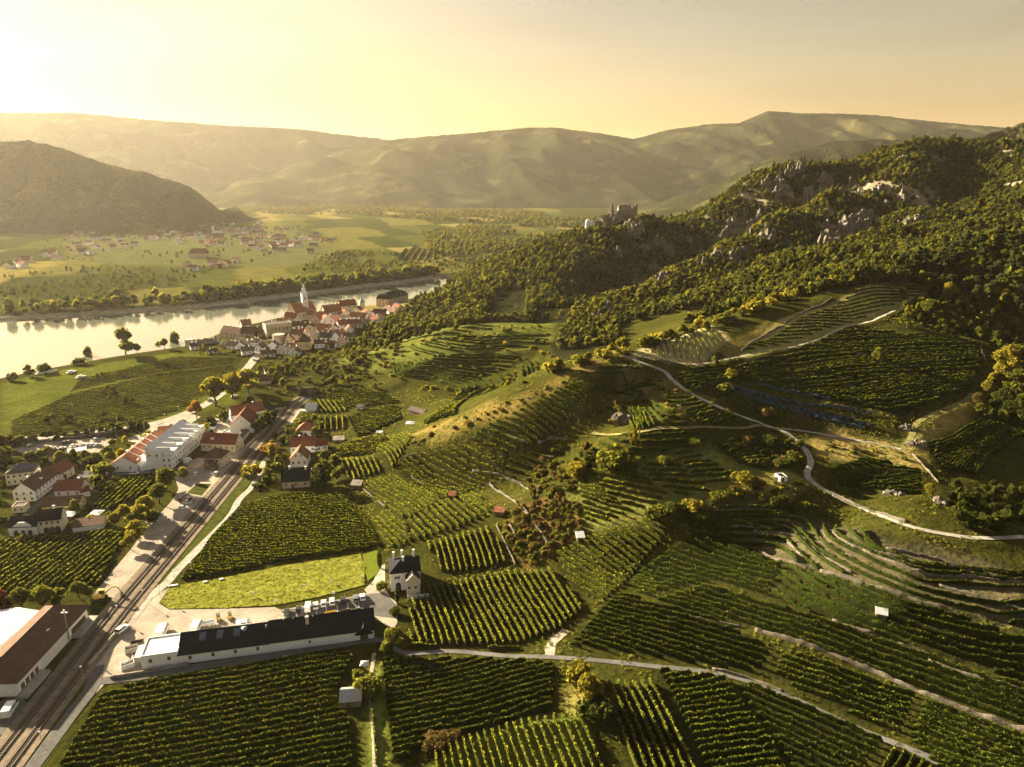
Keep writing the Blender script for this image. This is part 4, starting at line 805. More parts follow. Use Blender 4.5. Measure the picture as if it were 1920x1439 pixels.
def trunk_mesh(kind, seed):
    m = MB(); r = random.Random(seed)
    hgt, r0 = {'round': (5.2, .28), 'tall': (10, .26), 'pine': (8.4, .2), 'bush': (1.2, .08), 'cypress': (5, .15), 'wispy': (6, .1)}[kind]
    p = Vector((0, 0, -0.4)); n = 4
    for k in range(n):
        q = Vector((r.uniform(-.15, .15), r.uniform(-.15, .15), hgt * (k + 1) / n)); m.tube(p, q, r0 * (1 - .75 * k / n), r0 * (1 - .75 * (k + 1) / n)); p = q
    if kind in ('round', 'bush', 'pine'):
        for k in range(5):
            a = k * 1.3 + r.uniform(-.3, .3); z = hgt * r.uniform(.5, .9); l = hgt * .42
            m.tube((0, 0, z), (l * math.cos(a), l * math.sin(a), z + l * .55), r0 * .45, r0 * .12, 5)
    return m.mesh('trunk')
for kind, n, s, nf, sf in (('round', 2400, .34, 420, .85), ('tall', 2000, .34, 380, .8), ('pine', 1100, .36, 300, .8), ('bush', 900, .24, 170, .5), ('cypress', 1100, .24, 220, .5), ('wispy', 260, .25, 90, .4)):
    TYPES[kind] = [(trunk_mesh(kind, k), crown_mesh('crown', lobeset(kind, 10 * k + 1), n, s, seed=k), crown_mesh('crown', lobeset(kind, 10 * k + 1), nf, sf, seed=k)) for k in range(3)]
_cm = {}
def crown_with(me, mat):
    k = (me.name, mat)
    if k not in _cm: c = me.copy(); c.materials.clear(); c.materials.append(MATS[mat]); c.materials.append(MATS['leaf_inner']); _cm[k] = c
    return _cm[k]
NTREE = 0
def tree(p, h, kind, mat, label, group=None, name=None, wide=1.0, fine=None, cat=None):
    """p: world xyz on the ground, h: height in metres"""
    global NTREE; NTREE += 1
    ref = {'round': 8.6, 'tall': 12.8, 'pine': 10.2, 'bush': 2.9, 'cypress': 7.2, 'wispy': 7.8}[kind]; k = NTREE % 3; tm, cf, cc = TYPES[kind][k]
    name = name or {'round': 'broadleaf_tree', 'tall': 'poplar_tree', 'pine': 'pine_tree', 'bush': 'bush', 'cypress': 'cypress_tree', 'wispy': 'slender_tree'}[kind]
    e = empty(name, (p[0], p[1], p[2] - 0.05), random.uniform(0, 6.28)); s = h / ref; e.scale = (s * wide, s * wide, s)
    dist = math.hypot(p[0], p[1])
    t = link('trunk', tm, 'pine_bark' if kind == 'pine' else 'bark', e)
    c = link('crown', crown_with(cf if (fine if fine is not None else dist < 330) else cc, mat), None, e)
    tag(e, label, cat or ('bush' if kind == 'bush' else 'tree'), group); return e
def hpx(u, v0, v1):
    """height in metres of something that stands at pixel (u,v0) and reaches up to row v1"""
    p = g1(u, v0); d = rays((u, v1))[0]; return CAM_H + d[2] * (p[1] / d[1]) - p[2]
def T(u, v0, v1, kind, mat, label, **k): return tree(g1(u, v0), max(1.0, hpx(u, v0, v1)), kind, mat, label, **k)
# trees beside the river, by the road and in the village
T(237,668,612,'round','leaf_green','tall spreading tree standing alone on the river bank', wide=0.85, fine=True)
T(258,666,643,'round','leaf_green','smaller tree leaning against the tall river-bank tree', fine=True)
T(168,676,648,'round','leaf_green','slim tree on the river bank near the moored boats', wide=.75)
T(298,656,640,'round','leaf_green','first small tree of a pair on the river bank below the town')
T(309,655,634,'round','leaf_green','second small tree of a pair on the river bank below the town')
T(329,651,621,'round','leaf_green','round tree on a thin stem nearest the town wall', wide=0.8)
T(55,706,684,'round','leaf_dark','dark tree at the water edge, second from the picture edge'); T(85,699,680,'bush','leaf_dark','low dark shrub on the river bank'); T(22,714,698,'bush','leaf_dark','shrub at the water edge near the picture corner')
T(148,684,668,'bush','leaf_dark','shrub in front of the slim river-bank tree')
T(402,606,606-26,'round','leaf_dark','dark round tree beside the old monastery ruin') if False else None
for i, (u, v0, v1, w) in enumerate(((405,762,705,1.25),(436,748,698,1.2),(466,738,690,1.15))):
    T(u, v0, v1, 'round', 'leaf_yellow', ['first big sunlit tree of three at the road bend, the widest','middle big sunlit tree of three at the road bend','third big sunlit tree at the road bend, closest to the town'][i], wide=w, fine=True)
T(369,786,750,'round','leaf_orange','orange autumn tree at the road bend', fine=True)
for i, (u, v0, v1, m) in enumerate(((310,920,876,'leaf_green'),(345,897,875,'leaf_yellow'),(300,945,905,'leaf_green'),(275,965,928,'leaf_yellow'),(262,985,945,'leaf_yellow'),(235,978,945,'leaf_yellow'),(215,985,960,'leaf_yellow'),(255,1010,975,'leaf_yellow'),(243,1030,1002,'leaf_yellow'),(288,985,955,'leaf_green'))):
    T(u, v0, v1, 'round', m, ['tall dark tree by the station yard at the head of the tree belt','small yellowish tree alone beside the station forecourt','dark tree below the head of the tree belt','sunlit yellow tree midway along the tree belt','yellow tree in the lower part of the tree belt','yellow tree on the vineyard side of the tree belt','low yellow tree beside the long flat shed','yellow tree near the foot of the tree belt','last low yellow tree at the foot of the belt by the gravel yard','green tree leaning over the parked cars'][i], wide=1.15, fine=True)
for i, (u, v0, v1, m) in enumerate(((5,1148,1108,'leaf_red'),(42,1142,1102,'leaf_green'),(82,1140,1098,'leaf_green'),(112,1135,1102,'leaf_green'),(148,1122,1090,'leaf_green'),(168,1120,1100,'leaf_green'))):
    T(u, v0, v1, 'round', m, ['dark red-leaved tree at the picture edge above the depot','green tree next to the dark red one above the depot','widest green tree above the depot roof','green tree in the middle of the row above the depot','green tree beside the excavator','small green tree just behind the excavator'][i], wide=1.25, fine=True)
T(12,885,838,'round','leaf_dark','big dark tree at the picture edge beside the car park', wide=1.5, fine=True)
for i, (u, v0, v1, m, k) in enumerate(((60,862,845,'leaf_dark','bush'),(212,838,822,'leaf_green','round'),(235,832,818,'leaf_yellow','round'),(200,850,836,'leaf_dark','bush'),(228,865,840,'leaf_yellow','round'),(190,888,866,'leaf_green','bush'),(205,887,868,'leaf_green','bush'),(180,868,850,'leaf_dark','bush'),(160,872,856,'leaf_dark','bush'),(322,810,795,'leaf_green','round'),(345,802,786,'leaf_yellow','round'),(388,808,792,'leaf_yellow','round'),(395,795,780,'leaf_green','bush'),(280,825,808,'leaf_yellow','bush'),(330,868,855,'leaf_green','bush'),(50,985,965,'leaf_green','bush'),(118,952,940,'leaf_yellow','bush'),(170,982,965,'leaf_yellow','bush'),(155,970,955,'leaf_dark','bush'),(40,1015,1000,'leaf_green','bush'))):
    T(u, v0, v1, k, m, ['dark shrub at the lower edge of the car park','small tree at the end of the car park','yellowish tree behind the car park end','dark shrub beside the car-park canopy','yellow garden tree above the orange-roofed terrace','green shrub by the bend of the village lane','green shrub at the corner of the orange-roofed terrace','dark shrub hedge below the car park','dark shrub above the bend of the lane','small tree behind the big white hotel','yellow tree behind the top end of the white hotel','yellow tree at the farmyard edge','green shrub in the farmyard corner','yellow shrub on the square above the terrace','green shrub between terrace and hotel','green shrub by the small pale outbuilding','yellow shrub behind the slate-roofed house','yellow shrub beside the long flat shed','dark shrub by the white canopy','green shrub at the start of the lower vineyard'][i])
T(500,800,772,'round','leaf_dark','dark round tree against the white barn', wide=1.25); T(488,815,785,'round','leaf_dark','dark tree at the corner of the white barn', wide=1.2); T(512,790,770,'round','leaf_dark','dark tree behind the white barn toward the crossing')
T(602,912,868,'round','leaf_dark','dark round tree right of the dark-roofed house', wide=1.1); T(505,800,788,'bush','leaf_green','shrub by the crossing lane') 
for i, (u, v0, v1, m) in enumerate(((470,892,872,'leaf_yellow'),(505,850,832,'leaf_orange'),(530,862,850,'leaf_green'),(505,905,890,'leaf_dark'),(485,915,905,'leaf_dark'),(520,880,868,'leaf_green'),(545,810,800,'leaf_green'),(545,830,815,'leaf_dark'),(575,790,778,'leaf_green'),(560,795,785,'leaf_yellow'),(600,800,788,'leaf_green'))):
    T(u, v0, v1, 'bush', m, ['yellow shrub between railway and field path','orange shrub beside the field path','green garden shrub above the orange-roofed house','dark garden shrub by the dark-roofed house','dark low hedge shrub at the garden corner','green shrub in the garden by the path','green shrub behind the level crossing','dark shrub on the garden edge by the path','green shrub behind the red roofs','yellow shrub behind the red roofs','green shrub above the side-valley vines'][i], wide=1.4)
T(712,1066,1031,'cypress','leaf_dark','dark cypress beside the mown lawn of the villa'); T(745,1132,1100,'cypress','leaf_dark','dark cypress in front of the villa gate'); T(741,1152,1138,'bush','leaf_dark','low shrub below the villa cypress')
T(716,1106,1090,'bush','leaf_green','leafy shrub at the corner of the villa'); T(782,1108,1094,'bush','leaf_dark','dark shrub under the villa side wall')
T(735,1224,1178,'round','leaf_green','broad tree at the end of the winery building', wide=1.15, fine=True)
T(1103,1325,1262,'round','leaf_yellow','big sunlit bush on the knoll between the vineyards', wide=0.9, fine=True); T(1085,1275,1238,'bush','leaf_yellow','yellow shrub at the top of the knoll', wide=0.9); T(1120,1345,1300,'bush','leaf_dark','dark shrub in the shade of the knoll')
T(820,1398,1378,'bush','leaf_rust','brownish hedge shrub at the lower end of the grass bank', wide=1.6); T(845,1385,1370,'bush','leaf_rust','brownish hedge shrub further up the grass bank', wide=1.6); T(690,1300,1265,'bush','leaf_green','shrub beside the small shed by the footpath'); T(672,1270,1255,'bush','leaf_green','low shrub near the white box by the footpath')
T(1645,680,650,'round','leaf_green','lone round tree in the wide upper vineyard', fine=True); T(1340,692,668,'round','leaf_green','small round tree where the upper tracks meet'); T(1370,710,690,'bush','leaf_yellow','yellow shrub under the upper track')
T(1742,932,905,'round','leaf_yellow','bright yellow tree at the edge of the dark terraces', fine=True)
for i, (u, v0, v1, k) in enumerate(((1188,835,796,'wispy'),(1180,836,806,'wispy'),(1196,838,808,'wispy'),(1152,775,752,'wispy'),(1160,782,760,'wispy'))):
    T(u, v0, v1, k, 'leaf_yellow', ['tallest of three slender bare-stemmed trees on the grass ledge','left slender tree of three on the grass ledge','lower slender tree of three on the grass ledge','slender tree beside the rocky knob','second slender tree beside the rocky knob'][i], fine=True)
for i, (u, v0, v1, w, m) in enumerate(((1890,700,645,1.2,'leaf_yellow'),(1870,720,680,1.2,'leaf_yellow'),(1850,745,712,1.1,'leaf_yellow'),(1832,762,735,1.1,'leaf_rust'),(1905,740,690,1.2,'leaf_green'),(1880,770,725,1.2,'leaf_dark'),(1915,800,740,1.3,'leaf_dark'),(1700,615,583,1.3,'leaf_green'),(1740,600,560,1.2,'leaf_green'),(1775,565,528,1.1,'leaf_yellow'),(1690,560,535,1.0,'leaf_green'))):
    T(u, v0, v1, 'round', m, ['tall sunlit tree at the picture edge beside the upper vineyard','sunlit tree stepping down from the edge of the upper vineyard','sunlit small tree above the dirt track','rusty small tree where the dirt track ends','green tree behind the sunlit edge trees','dark tree in the shade above the dark terraces','dark tree at the picture edge above the dark terraces','broad tree at the end of the upper track','green tree behind the end of the upper track','yellow tree standing out in front of the pine wood','small tree beside the top of the sunlit vineyard'][i], wide=w, fine=True)
for i, (u, v0, v1, m, w) in enumerate(((1395,905,885,'leaf_yellow',1.5),(1415,912,895,'leaf_rust',1.5),(1350,935,918,'leaf_green',1.4),(1300,955,935,'leaf_yellow',1.5),(1270,962,940,'leaf_dark',1.5),(1310,975,955,'leaf_dark',1.4),(1230,975,950,'leaf_green',1.4),(1490,865,845,'leaf_green',1.2),(1470,875,855,'leaf_dark',1.2),(1465,840,822,'leaf_dark',1.2),(1440,835,815,'leaf_dark',1.3),(1415,838,822,'leaf_dark',1.3),(1400,830,815,'leaf_rust',1.2),(1250,872,852,'leaf_green',1.2),(1160,870,835,'leaf_green',1.5),(1145,880,850,'leaf_green',1.5),(1080,890,865,'leaf_yellow',1.2),(1110,865,845,'leaf_dark',1.2),(1300,838,822,'leaf_green',1.2),(1460,945,925,'leaf_dark',1.3),(1500,955,938,'leaf_green',1.3),(1440,780,762,'leaf_rust',1.4),(1360,735,718,'leaf_green',1.2))):
    T(u, v0, v1, 'bush', m, ['yellow bush below the bend of the hill road','rusty bush beside the parked vehicle on the slope','green bush on the grassy crest under the road','yellow bush on the grassy crest','dark bush at the top of the stony terraces','dark bush at the upper corner of the stony terraces','green bush on the crest above the sloping vineyard','green bush at the inner bend of the hill road','dark bush at the inner bend of the hill road','dark bush in the hollow under the hill road','dark bush in the middle of the hollow','dark bush at the far side of the hollow','rusty bush at the rim of the hollow','green bush on the curving terrace','big green bush under the slender trees','green bush beside the big one under the slender trees','yellow bush at the rim of the shaded gully','dark bush by the end of the grass ledge','green bush at the head of the curving terrace','dark bush just below the hill road','green bush at the roadside below the bend','rusty bush between road and blue nets','green bush above the blue nets'][i], wide=w)

# ---------------------------------------------------------------- woods: scattered trees as one mass each (geometry nodes instances)
PROTO = bpy.data.collections.new('tree_kinds'); 
def proto(kind, mat, k):
    tm, cf, cc = TYPES[kind][k]; me = cc.copy(); me.materials.clear(); me.materials.append(MATS[mat]); me.materials.append(MATS['leaf_inner']); o = bpy.data.objects.new('kind_%02d' % len(PROTO.objects), me); PROTO.objects.link(o)
for kind, mat, k in (('round','leaf_green',0),('round','leaf_dark',1),('round','leaf_yellow',2),('round','leaf_green',1),('round','leaf_dark',2),('bush','leaf_green',0),('bush','leaf_dark',1),('bush','leaf_yellow',2),('bush','leaf_rust',0),('pine','leaf_pine',1),('tall','leaf_green',0),('round','leaf_rust',0),('tall','leaf_dark',1),('bush','leaf_dark',2)):
    proto(kind, mat, k)
def tuft_mesh(seed):
    r = np.random.default_rng(seed); V = []; F = []
    for k in range(11):
        a = r.uniform(0, 6.28); x, y = r.uniform(-.35, .35, 2); w = r.uniform(.05, .10); h_ = r.uniform(.22, .5); lx, ly = r.uniform(-.2, .2, 2); c_, s_ = math.cos(a) * w, math.sin(a) * w; i = len(V)
        V += [(x - c_, y - s_, -.05), (x + c_, y + s_, -.05), (x + c_ * .4 + lx, y + s_ * .4 + ly, h_), (x - c_ * .4 + lx, y - s_ * .4 + ly, h_)]; F.append((i, i + 1, i + 2, i + 3))
    return npmesh('tuft', np.array(V), np.array(F))
for k, mt in ((1, 'grass_blade'), (2, 'grass_dark')):
    me = tuft_mesh(k); me.materials.append(MATS[mt]); PROTO.objects.link(bpy.data.objects.new('kind_%02d' % len(PROTO.objects), me))
def ng():
    g = bpy.data.node_groups.new('scatter', 'GeometryNodeTree'); g.interface.new_socket('Geometry', in_out='INPUT', socket_type='NodeSocketGeometry'); g.interface.new_socket('Geometry', in_out='OUTPUT', socket_type='NodeSocketGeometry')
    N = g.nodes; i = N.new('NodeGroupInput'); o = N.new('NodeGroupOutput'); ip = N.new('GeometryNodeInstanceOnPoints'); ci = N.new('GeometryNodeCollectionInfo')
    ci.inputs['Collection'].default_value = PROTO; ci.inputs['Separate Children'].default_value = True; ci.inputs['Reset Children'].default_value = True
    def att(nm, ty):
        a = N.new('GeometryNodeInputNamedAttribute'); a.data_type = ty; a.inputs[0].default_value = nm; return a.outputs[0]
    g.links.new(i.outputs[0], ip.inputs['Points']); g.links.new(ci.outputs[0], ip.inputs['Instance']); ip.inputs['Pick Instance'].default_value = True
    g.links.new(att('which', 'INT'), ip.inputs['Instance Index']); g.links.new(att('turn', 'FLOAT_VECTOR'), ip.inputs['Rotation']); g.links.new(att('size', 'FLOAT_VECTOR'), ip.inputs['Scale'])
    g.links.new(ip.outputs[0], o.inputs[0]); return g
NG = ng()
def wood(name, P, kinds, hs, label=None):
    """P: xyz; kinds: list of prototype indices to draw from; hs: (lo,hi) scale"""
    n = len(P); me = bpy.data.meshes.new(name); me.vertices.add(n); me.vertices.foreach_set('co', np.asarray(P, np.float32).ravel())
    a = me.attributes.new('which', 'INT', 'POINT'); a.data.foreach_set('value', rng.choice(kinds, n).astype(np.int32))
    r = np.zeros((n, 3), np.float32); r[:, 2] = rng.uniform(0, 6.28, n); a = me.attributes.new('turn', 'FLOAT_VECTOR', 'POINT'); a.data.foreach_set('vector', r.ravel())
    s = rng.uniform(*hs, n); S = np.stack([s * rng.uniform(.7, 1.35, n), s * rng.uniform(.7, 1.35, n), s * rng.uniform(.75, 1.3, n)], 1).astype(np.float32)
    a = me.attributes.new('size', 'FLOAT_VECTOR', 'POINT'); a.data.foreach_set('vector', S.ravel()); me.update()
    o = link(name, me); m = o.modifiers.new('scatter', 'NODES'); m.node_group = NG; o['kind'] = 'stuff'
    if label: o['label'] = label; o['category'] = 'wood' if 'bush' not in name else 'bushes'
    return o
def fill(poly, area, dz=-0.3, keep=None):
    P = np.array(poly); n = int((np.ptp(P[:, 0]) * np.ptp(P[:, 1])) / area); x = rng.uniform(P[:, 0].min(), P[:, 0].max(), n); y = rng.uniform(P[:, 1].min(), P[:, 1].max(), n)
    m = inpoly(x, y, poly)
    if keep is not None: m &= keep(x, y)
    x, y = x[m], y[m]; return np.column_stack([x, y, H(x, y) + dz])
CRAGS = [  # rocks: pixel centre, width m, height m, label
    ((1585,440),34,20,'widest grey cliff in the dark wood'),((1555,455),24,16,'grey cliff left of the widest one'),((1620,415),26,15,'grey cliff above the widest one'),((1545,430),16,12,'small grey cliff face near the sunlit crest'),
    ((1480,330),12,19,'tall rock tooth high on the ridge'),((1500,322),14,20,'tall rock tooth on the ridge, second of the row'),((1545,345),16,18,'rock buttress on the upper ridge'),((1420,420),13,18,'pale rock tower on the ridge flank'),((1405,432),12,14,'pale rock tower beside its twin'),((1372,425),12,16,'rock tower above the castle saddle'),((1360,450),14,18,'rock rib above the ravine'),((1515,375),18,18,'rounded crag in the upper ravine'),
    ((1610,366),20,9,'flat sunlit rock slab on the second crest'),((1650,358),18,9,'flat rock slab at the top of the second crest'),((1700,425),15,12,'pale rock showing through the trees'),((1722,418),13,10,'small pale rock beside its neighbour in the trees'),
    ((1188,440),13,17,'rock wall straight under the castle'),((1200,432),9,13,'narrow rock pillar under the castle mast'),((1158,482),9,14,'rock rib in the wood below the castle'),((1142,590),11,13,'crag at the foot of the second crest'),((1120,600),8,9,'small crag beside the sandy path'),((1320,500),12,9,'boulder on the sunlit crest'),((1345,482),13,9,'boulder higher on the sunlit crest'),((1205,528),8,8,'small boulder on the sunlit crest near its foot'),((1290,455),10,10,'rock in the wood beyond the castle'),
    ((1690,300),16,9,'rock near the summit'),((1460,345),12,14,'rock tooth left of the tall ones'),((1440,445),14,14,'crag beside the sunlit crest top'),((1390,470),12,9,'boulder on the middle of the sunlit crest'),
    ((1135,420),24,12,'rock shelf on which the castle stands'),((1160,412),34,13,'summit rock of the castle'),((1175,690),3,2,'small boulder at the ridge bend'),((1165,790),9,5,'rocky knob above the grass ledge'),((1700,805),5,2.5,'pale rock heap at the lane junction'),((1720,835),6,3,'dark rock beside the lane junction'),((1760,940),5,2,'pale rock bank under the yellow tree'),((1680,925),7,1.6,'pale rubble bank under the rounded vineyard')]
_rc = random.Random(77); _n = 0
while _n < 26:
    u_, v_ = _rc.uniform(1180, 1700), 0; v_ = 470 - (u_ - 1180) * .26 + _rc.uniform(-60, 75)
    CRAGS.append(((round(u_), round(v_)), _rc.uniform(7, 15), _rc.uniform(7, 15), None)); _n += 1
_tail = sorted(CRAGS[-26:]); CRAGS[-26:] = [(c[0], c[1], c[2], ordinal(k + 1) + ' from the left of the small crags among the ridge trees') for k, c in enumerate(_tail)]
CR = [((np.array(atY(*c[0], 948)) if c[0] in ((1135,420),(1160,412)) else g1(*c[0])), c[1], c[2], c[3]) for c in CRAGS]
for c in CR: c[0][2] = float(H(c[0][0], c[0][1]))
crag_xy = np.array([(c[0][0], c[0][1], c[1]) for c in CR])
def nocrag(x, y):
    m = np.ones(np.shape(x), bool)
    for cx_, cy_, w in crag_xy: m &= np.hypot(x - cx_, y - cy_ + 0.3 * w) > w * 0.62
    return m
CLEAR = [xy(p) for p in ([(930,545),(990,540),(985,600),(895,605)],[(1000,580),(1075,575),(1090,600),(1060,615),(1000,615)],[(1370,660),(1460,600),(1600,545),(1700,525),(1750,542),(1680,580),(1590,612),(1400,675)],[(1180,675),(1200,655),(1330,610),(1450,600),(1400,670),(1300,685)],[(640,700),(660,660),(780,626),(900,606),(1050,604),(1050,640),(1030,700),(980,740),(660,730)])]
CAS = atY(1160, 402, 950)
def forestkeep(x, y):
    z = H(x, y); i = np.clip(np.searchsorted(GX, x), 0, len(GX) - 1); j = np.clip(np.searchsorted(GY, y), 0, len(GY) - 1)
    m = fm[i, j] & nocrag(x, y) & (np.hypot(x - CAS[0], (y - CAS[1] + 8) * .8) > 26)
    for c in CLEAR: m &= ~inpoly(x, y, c)
    return m
ridge = fill([(-190,560),(150,460),(330,430),(620,560),(1150,900),(1150,1180),(300,1180),(-160,1000)], 8.5, keep=forestkeep)
ridge = ridge[fbm(ridge[:, 0] / 14, ridge[:, 1] / 14, 2, 91) > -0.75]
ridge = ridge[(slope[np.clip(np.searchsorted(GX, ridge[:, 0]), 0, len(GX) - 1), np.clip(np.searchsorted(GY, ridge[:, 1]), 0, len(GY) - 1)] < 1.15) | (rng.random(len(ridge)) < .4)]
print('forest', len(ridge))
wood('hillside_forest', ridge, [0,1,3,4,0,1,3,4,0,3,0,1,3,4,2,9,13,6,5,4,1,12], (0.28, 0.9), 'dense dark wood covering the castle ridge and the ravine below it')

cr2 = resample(np.array(CREST2), 3.2); cr2 = np.vstack([cr2 + rng.normal(0, 7, cr2.shape) for _ in range(4)]); cr2 = cr2[nocrag(cr2[:, 0], cr2[:, 1])]
wood('crest_trees', np.column_stack([cr2, H(cr2[:, 0], cr2[:, 1]) - .2]), [2,2,7,2,0], (0.4, 0.95), 'yellow-green trees along the sunlit second crest')  # mostly yellow foliage, added to colour in the crest's sunlit rim

# ---------------------------------------------------------------- hedges, pine wood, scrub, river woods
def along(px, n, jit=3.0):
    c = spline(xy(px), 1.0); k = np.linspace(0, len(c) - 1, n).astype(int); p = c[k] + rng.uniform(-jit, jit, (n, 2)); return np.column_stack([p, H(p[:, 0], p[:, 1])])
HG = along([(1045,698),(1100,680),(1165,660),(1230,645),(1300,622),(1360,602),(1420,575),(1500,552),(1600,522),(1660,508)], 62, 4.0); HG = HG[np.argsort(proj(HG)[:, 0])]
for q, p in enumerate(HG):
    tree(p, random.uniform(4.0, 7.5), 'round' if q % 3 else 'bush', random.choice(['leaf_yellow', 'leaf_yellow', 'leaf_green']), ordinal(q + 1) + ' tree from the left in the sunlit hedge along the crest', 'trees of the crest hedge', name='hedge_tree', wide=1.15, cat='tree', fine=False)
pw = fill(xy([(1590,532),(1690,500),(1800,468),(1925,440),(1960,470),(1930,560),(1860,560),(1760,560),(1700,545)]), 34)
pw = pw[np.argsort(pw[:, 1])]; pw[:70] = pw[:70][np.argsort(proj(pw[:70])[:, 0])]
for q, p in enumerate(pw[:70]):
    tree(p, random.uniform(8, 12), 'pine' if q % 4 else 'round', 'leaf_pine' if q % 4 else 'leaf_green', ordinal(q + 1) + ' tree from the left in the front of the pine wood', 'trees of the pine wood front', name='wood_tree', cat='tree', fine=False)
wood('pine_wood', pw[70:], [9,9,9,0,2], (0.75, 1.1), 'pine wood along the crest at the picture edge')
wood('edge_forest', fill(xy([(1690,560),(1760,556),(1960,556),(1980,640),(1960,720),(1880,690),(1850,640),(1780,628),(1700,612)]), 16), [0,1,2,3,4,5], (0.5, 0.85), 'dark wood at the picture edge between pines and upper vineyard')
wood('shade_bushes', fill(xy([(1830,770),(1960,730),(1960,790),(1850,800)]), 14), [0,1,4,6], (0.4, 0.8), 'dark bushes in the shade above the dark terraces')
wood('corner_bushes', fill(xy([(1770,930),(1850,910),(1960,930),(1960,1000),(1850,1000),(1790,985)]), 10), [1,4,6,5], (0.35, 0.7), 'dark bushes beside the hill road at the picture edge')
wood('rusty_scrub_bushes', fill(xy([(968,955),(1020,935),(1085,945),(1092,1005),(1040,1030),(1000,1065),(960,1040),(940,1000)]), 3.2), [8,5,8,6,5], (0.3, 0.75), 'rusty brown scrub in the little quarry above the villa vines')
wood('gully_bushes', fill(xy([(1000,880),(1050,835),(1110,835),(1140,860),(1100,900),(1040,935),(1000,940),(985,910)]), 9), [5,6,8,6], (0.4, 1.0), 'dark scrub in the shaded gully')
wood('slope_bushes', fill(xy([(1180,690),(1260,715),(1330,755),(1420,800),(1300,800),(1160,800),(1120,770),(1150,720)]), 26), [5,6,8,7], (0.3, 0.8), 'scrub scattered on the slope under the hill road')
wood('hollow_bushes', fill(xy([(1380,815),(1450,808),(1500,835),(1490,880),(1420,885),(1360,840)]), 14), [5,6,8,6], (0.4, 1.0), 'scrub in the hollow inside the road bend')
wood('crest_bushes', fill(xy([(1200,985),(1240,955),(1330,930),(1470,895),(1510,915),(1480,945),(1370,935),(1290,965)]), 8), [7,8,5,6], (0.35, 0.9), 'sunlit scrub on the crest between the two vineyard slopes')
wood('road_bank_bushes', fill(xy([(1530,825),(1640,840),(1690,850),(1720,880),(1640,865),(1560,865)]), 14), [7,8,5], (0.25, 0.6), 'dry scrub between the two lanes')
wood('spur_bushes', fill(xy([(745,835),(800,805),(900,768),(1010,735),(1080,690),(1160,655),(1165,668),(1100,712),(1000,765),(880,800),(790,845)]), 20), [7,8,8,5], (0.25, 0.65), 'dry bushes on the grassy spur')
wood('terrace_bushes', fill(xy([(650,700),(780,640),(1030,612),(1050,690),(990,735),(800,735)]), 95), [5,6,7], (0.4, 1.0), 'bushes dotted over the round terraced hill')
wood('tunnel_bushes', fill(xy([(500,720),(540,690),(600,680),(680,690),(720,720),(680,745),(620,738),(560,742),(520,745)]), 30), [0,1,5,6,5,8], (0.35, 0.75), 'bushes around the railway tunnel mouth')
wood('hill_foot_bushes', fill(xy([(640,655),(700,630),(760,640),(740,665),(660,690)]), 45), [0,1,2,3,6], (0.4, 0.8), 'trees between the town and the round terraced hill')
wood('hedge_bushes', along([(700,655),(760,640),(850,618),(900,606),(970,600),(1030,600)], 70, 4), [1,4,0], (0.6, 0.95), 'dark hedge above the round terraced hill')
wood('town_trees', fill(xy([(395,640),(500,625),(600,640),(700,600),(760,585),(700,655),(600,680),(480,668),(380,660)]), 330), [0,1,2,3,5], (0.45, 0.8), 'garden trees among the town houses')
wood('field_bushes', np.vstack([along([(190,735),(230,745),(250,760)], 9, 9), along([(60,790),(120,795),(180,790),(220,800)], 26, 6), along([(180,708),(240,705)], 8, 4), along([(20,838),(120,822),(200,812),(276,806)], 60, 1.5)]), [1,4,6,5], (0.35, 0.75), 'dark bushes along the edges of the river plain')
# far bank
fb = np.array(FAR_BANK[2:]); c = resample(fb, 4.0); t = np.gradient(c, axis=0); t /= np.linalg.norm(t, axis=1, keepdims=True); nn = np.stack([-t[:, 1], t[:, 0]], 1)
P = []
for k in range(0, len(c)):
    dens = 0.35 + 0.65 * smooth(-0.2, 0.3, vnoise(k / 9, 0.5, 3)) + (k > len(c) * .35) * .5
    for rr in range(4):
        if rng.random() < dens * 0.8:
            q = c[k] + nn[k] * (15 + rr * 9 + rng.uniform(-4, 4)) + t[k] * rng.uniform(-3, 3); P.append((q[0], q[1], float(H(q[0], q[1]))))
P = np.array(P); o_ = np.argsort(np.hypot(P[:, 0], P[:, 1]))
front = P[o_[:60]]; rest = P[o_[60:]]; front = front[np.argsort(proj(front)[:, 0])]
for q, p in enumerate(front): tree(p, random.uniform(7, 15), 'round', random.choice(['leaf_green', 'leaf_green', 'leaf_dark', 'leaf_yellow']), ordinal(q + 1) + ' tree from the left in the wood on the opposite river bank', 'trees of the opposite bank', name='riverside_tree', wide=1.1, cat='tree', fine=False)
wood('riverside_wood', rest, [0,3,2,1], (0.95, 1.9), 'wood lining the opposite river bank')
def farfill(px, n, kinds, hs, name, label):
    Pp = xy(px); a = np.array(Pp); x = rng.uniform(a[:, 0].min(), a[:, 0].max(), n * 8); y = rng.uniform(a[:, 1].min(), a[:, 1].max(), n * 8)
    m = inpoly(x, y, Pp) & (fbm(x / 90, y / 140, 2, 77) > -0.15); x, y = x[m][:n], y[m][:n]; wood(name, np.column_stack([x, y, H(x, y) - 0.3]), kinds, hs, label)
farfill([(430,392),(600,386),(760,392),(1000,398),(1100,415),(1080,430),(940,425),(820,415),(640,404),(470,402)], 3400, [0,2,3], (0.9, 2.0), 'valley_wood', 'hazy belt of trees at the far end of the valley')
farfill([(790,440),(870,425),(1010,432),(1060,440),(960,470),(860,484),(800,475)], 1300, [0,2,3], (0.7, 1.6), 'meadow_wood', 'groves on the meadows below the castle hill')
farfill([(590,490),(640,470),(740,478),(860,490),(930,480),(880,510),(760,515),(640,520),(560,512)], 420, [0,2,3,5], (0.5, 1.1), 'bank_meadow_trees', 'loose trees on the meadows behind the far bank')
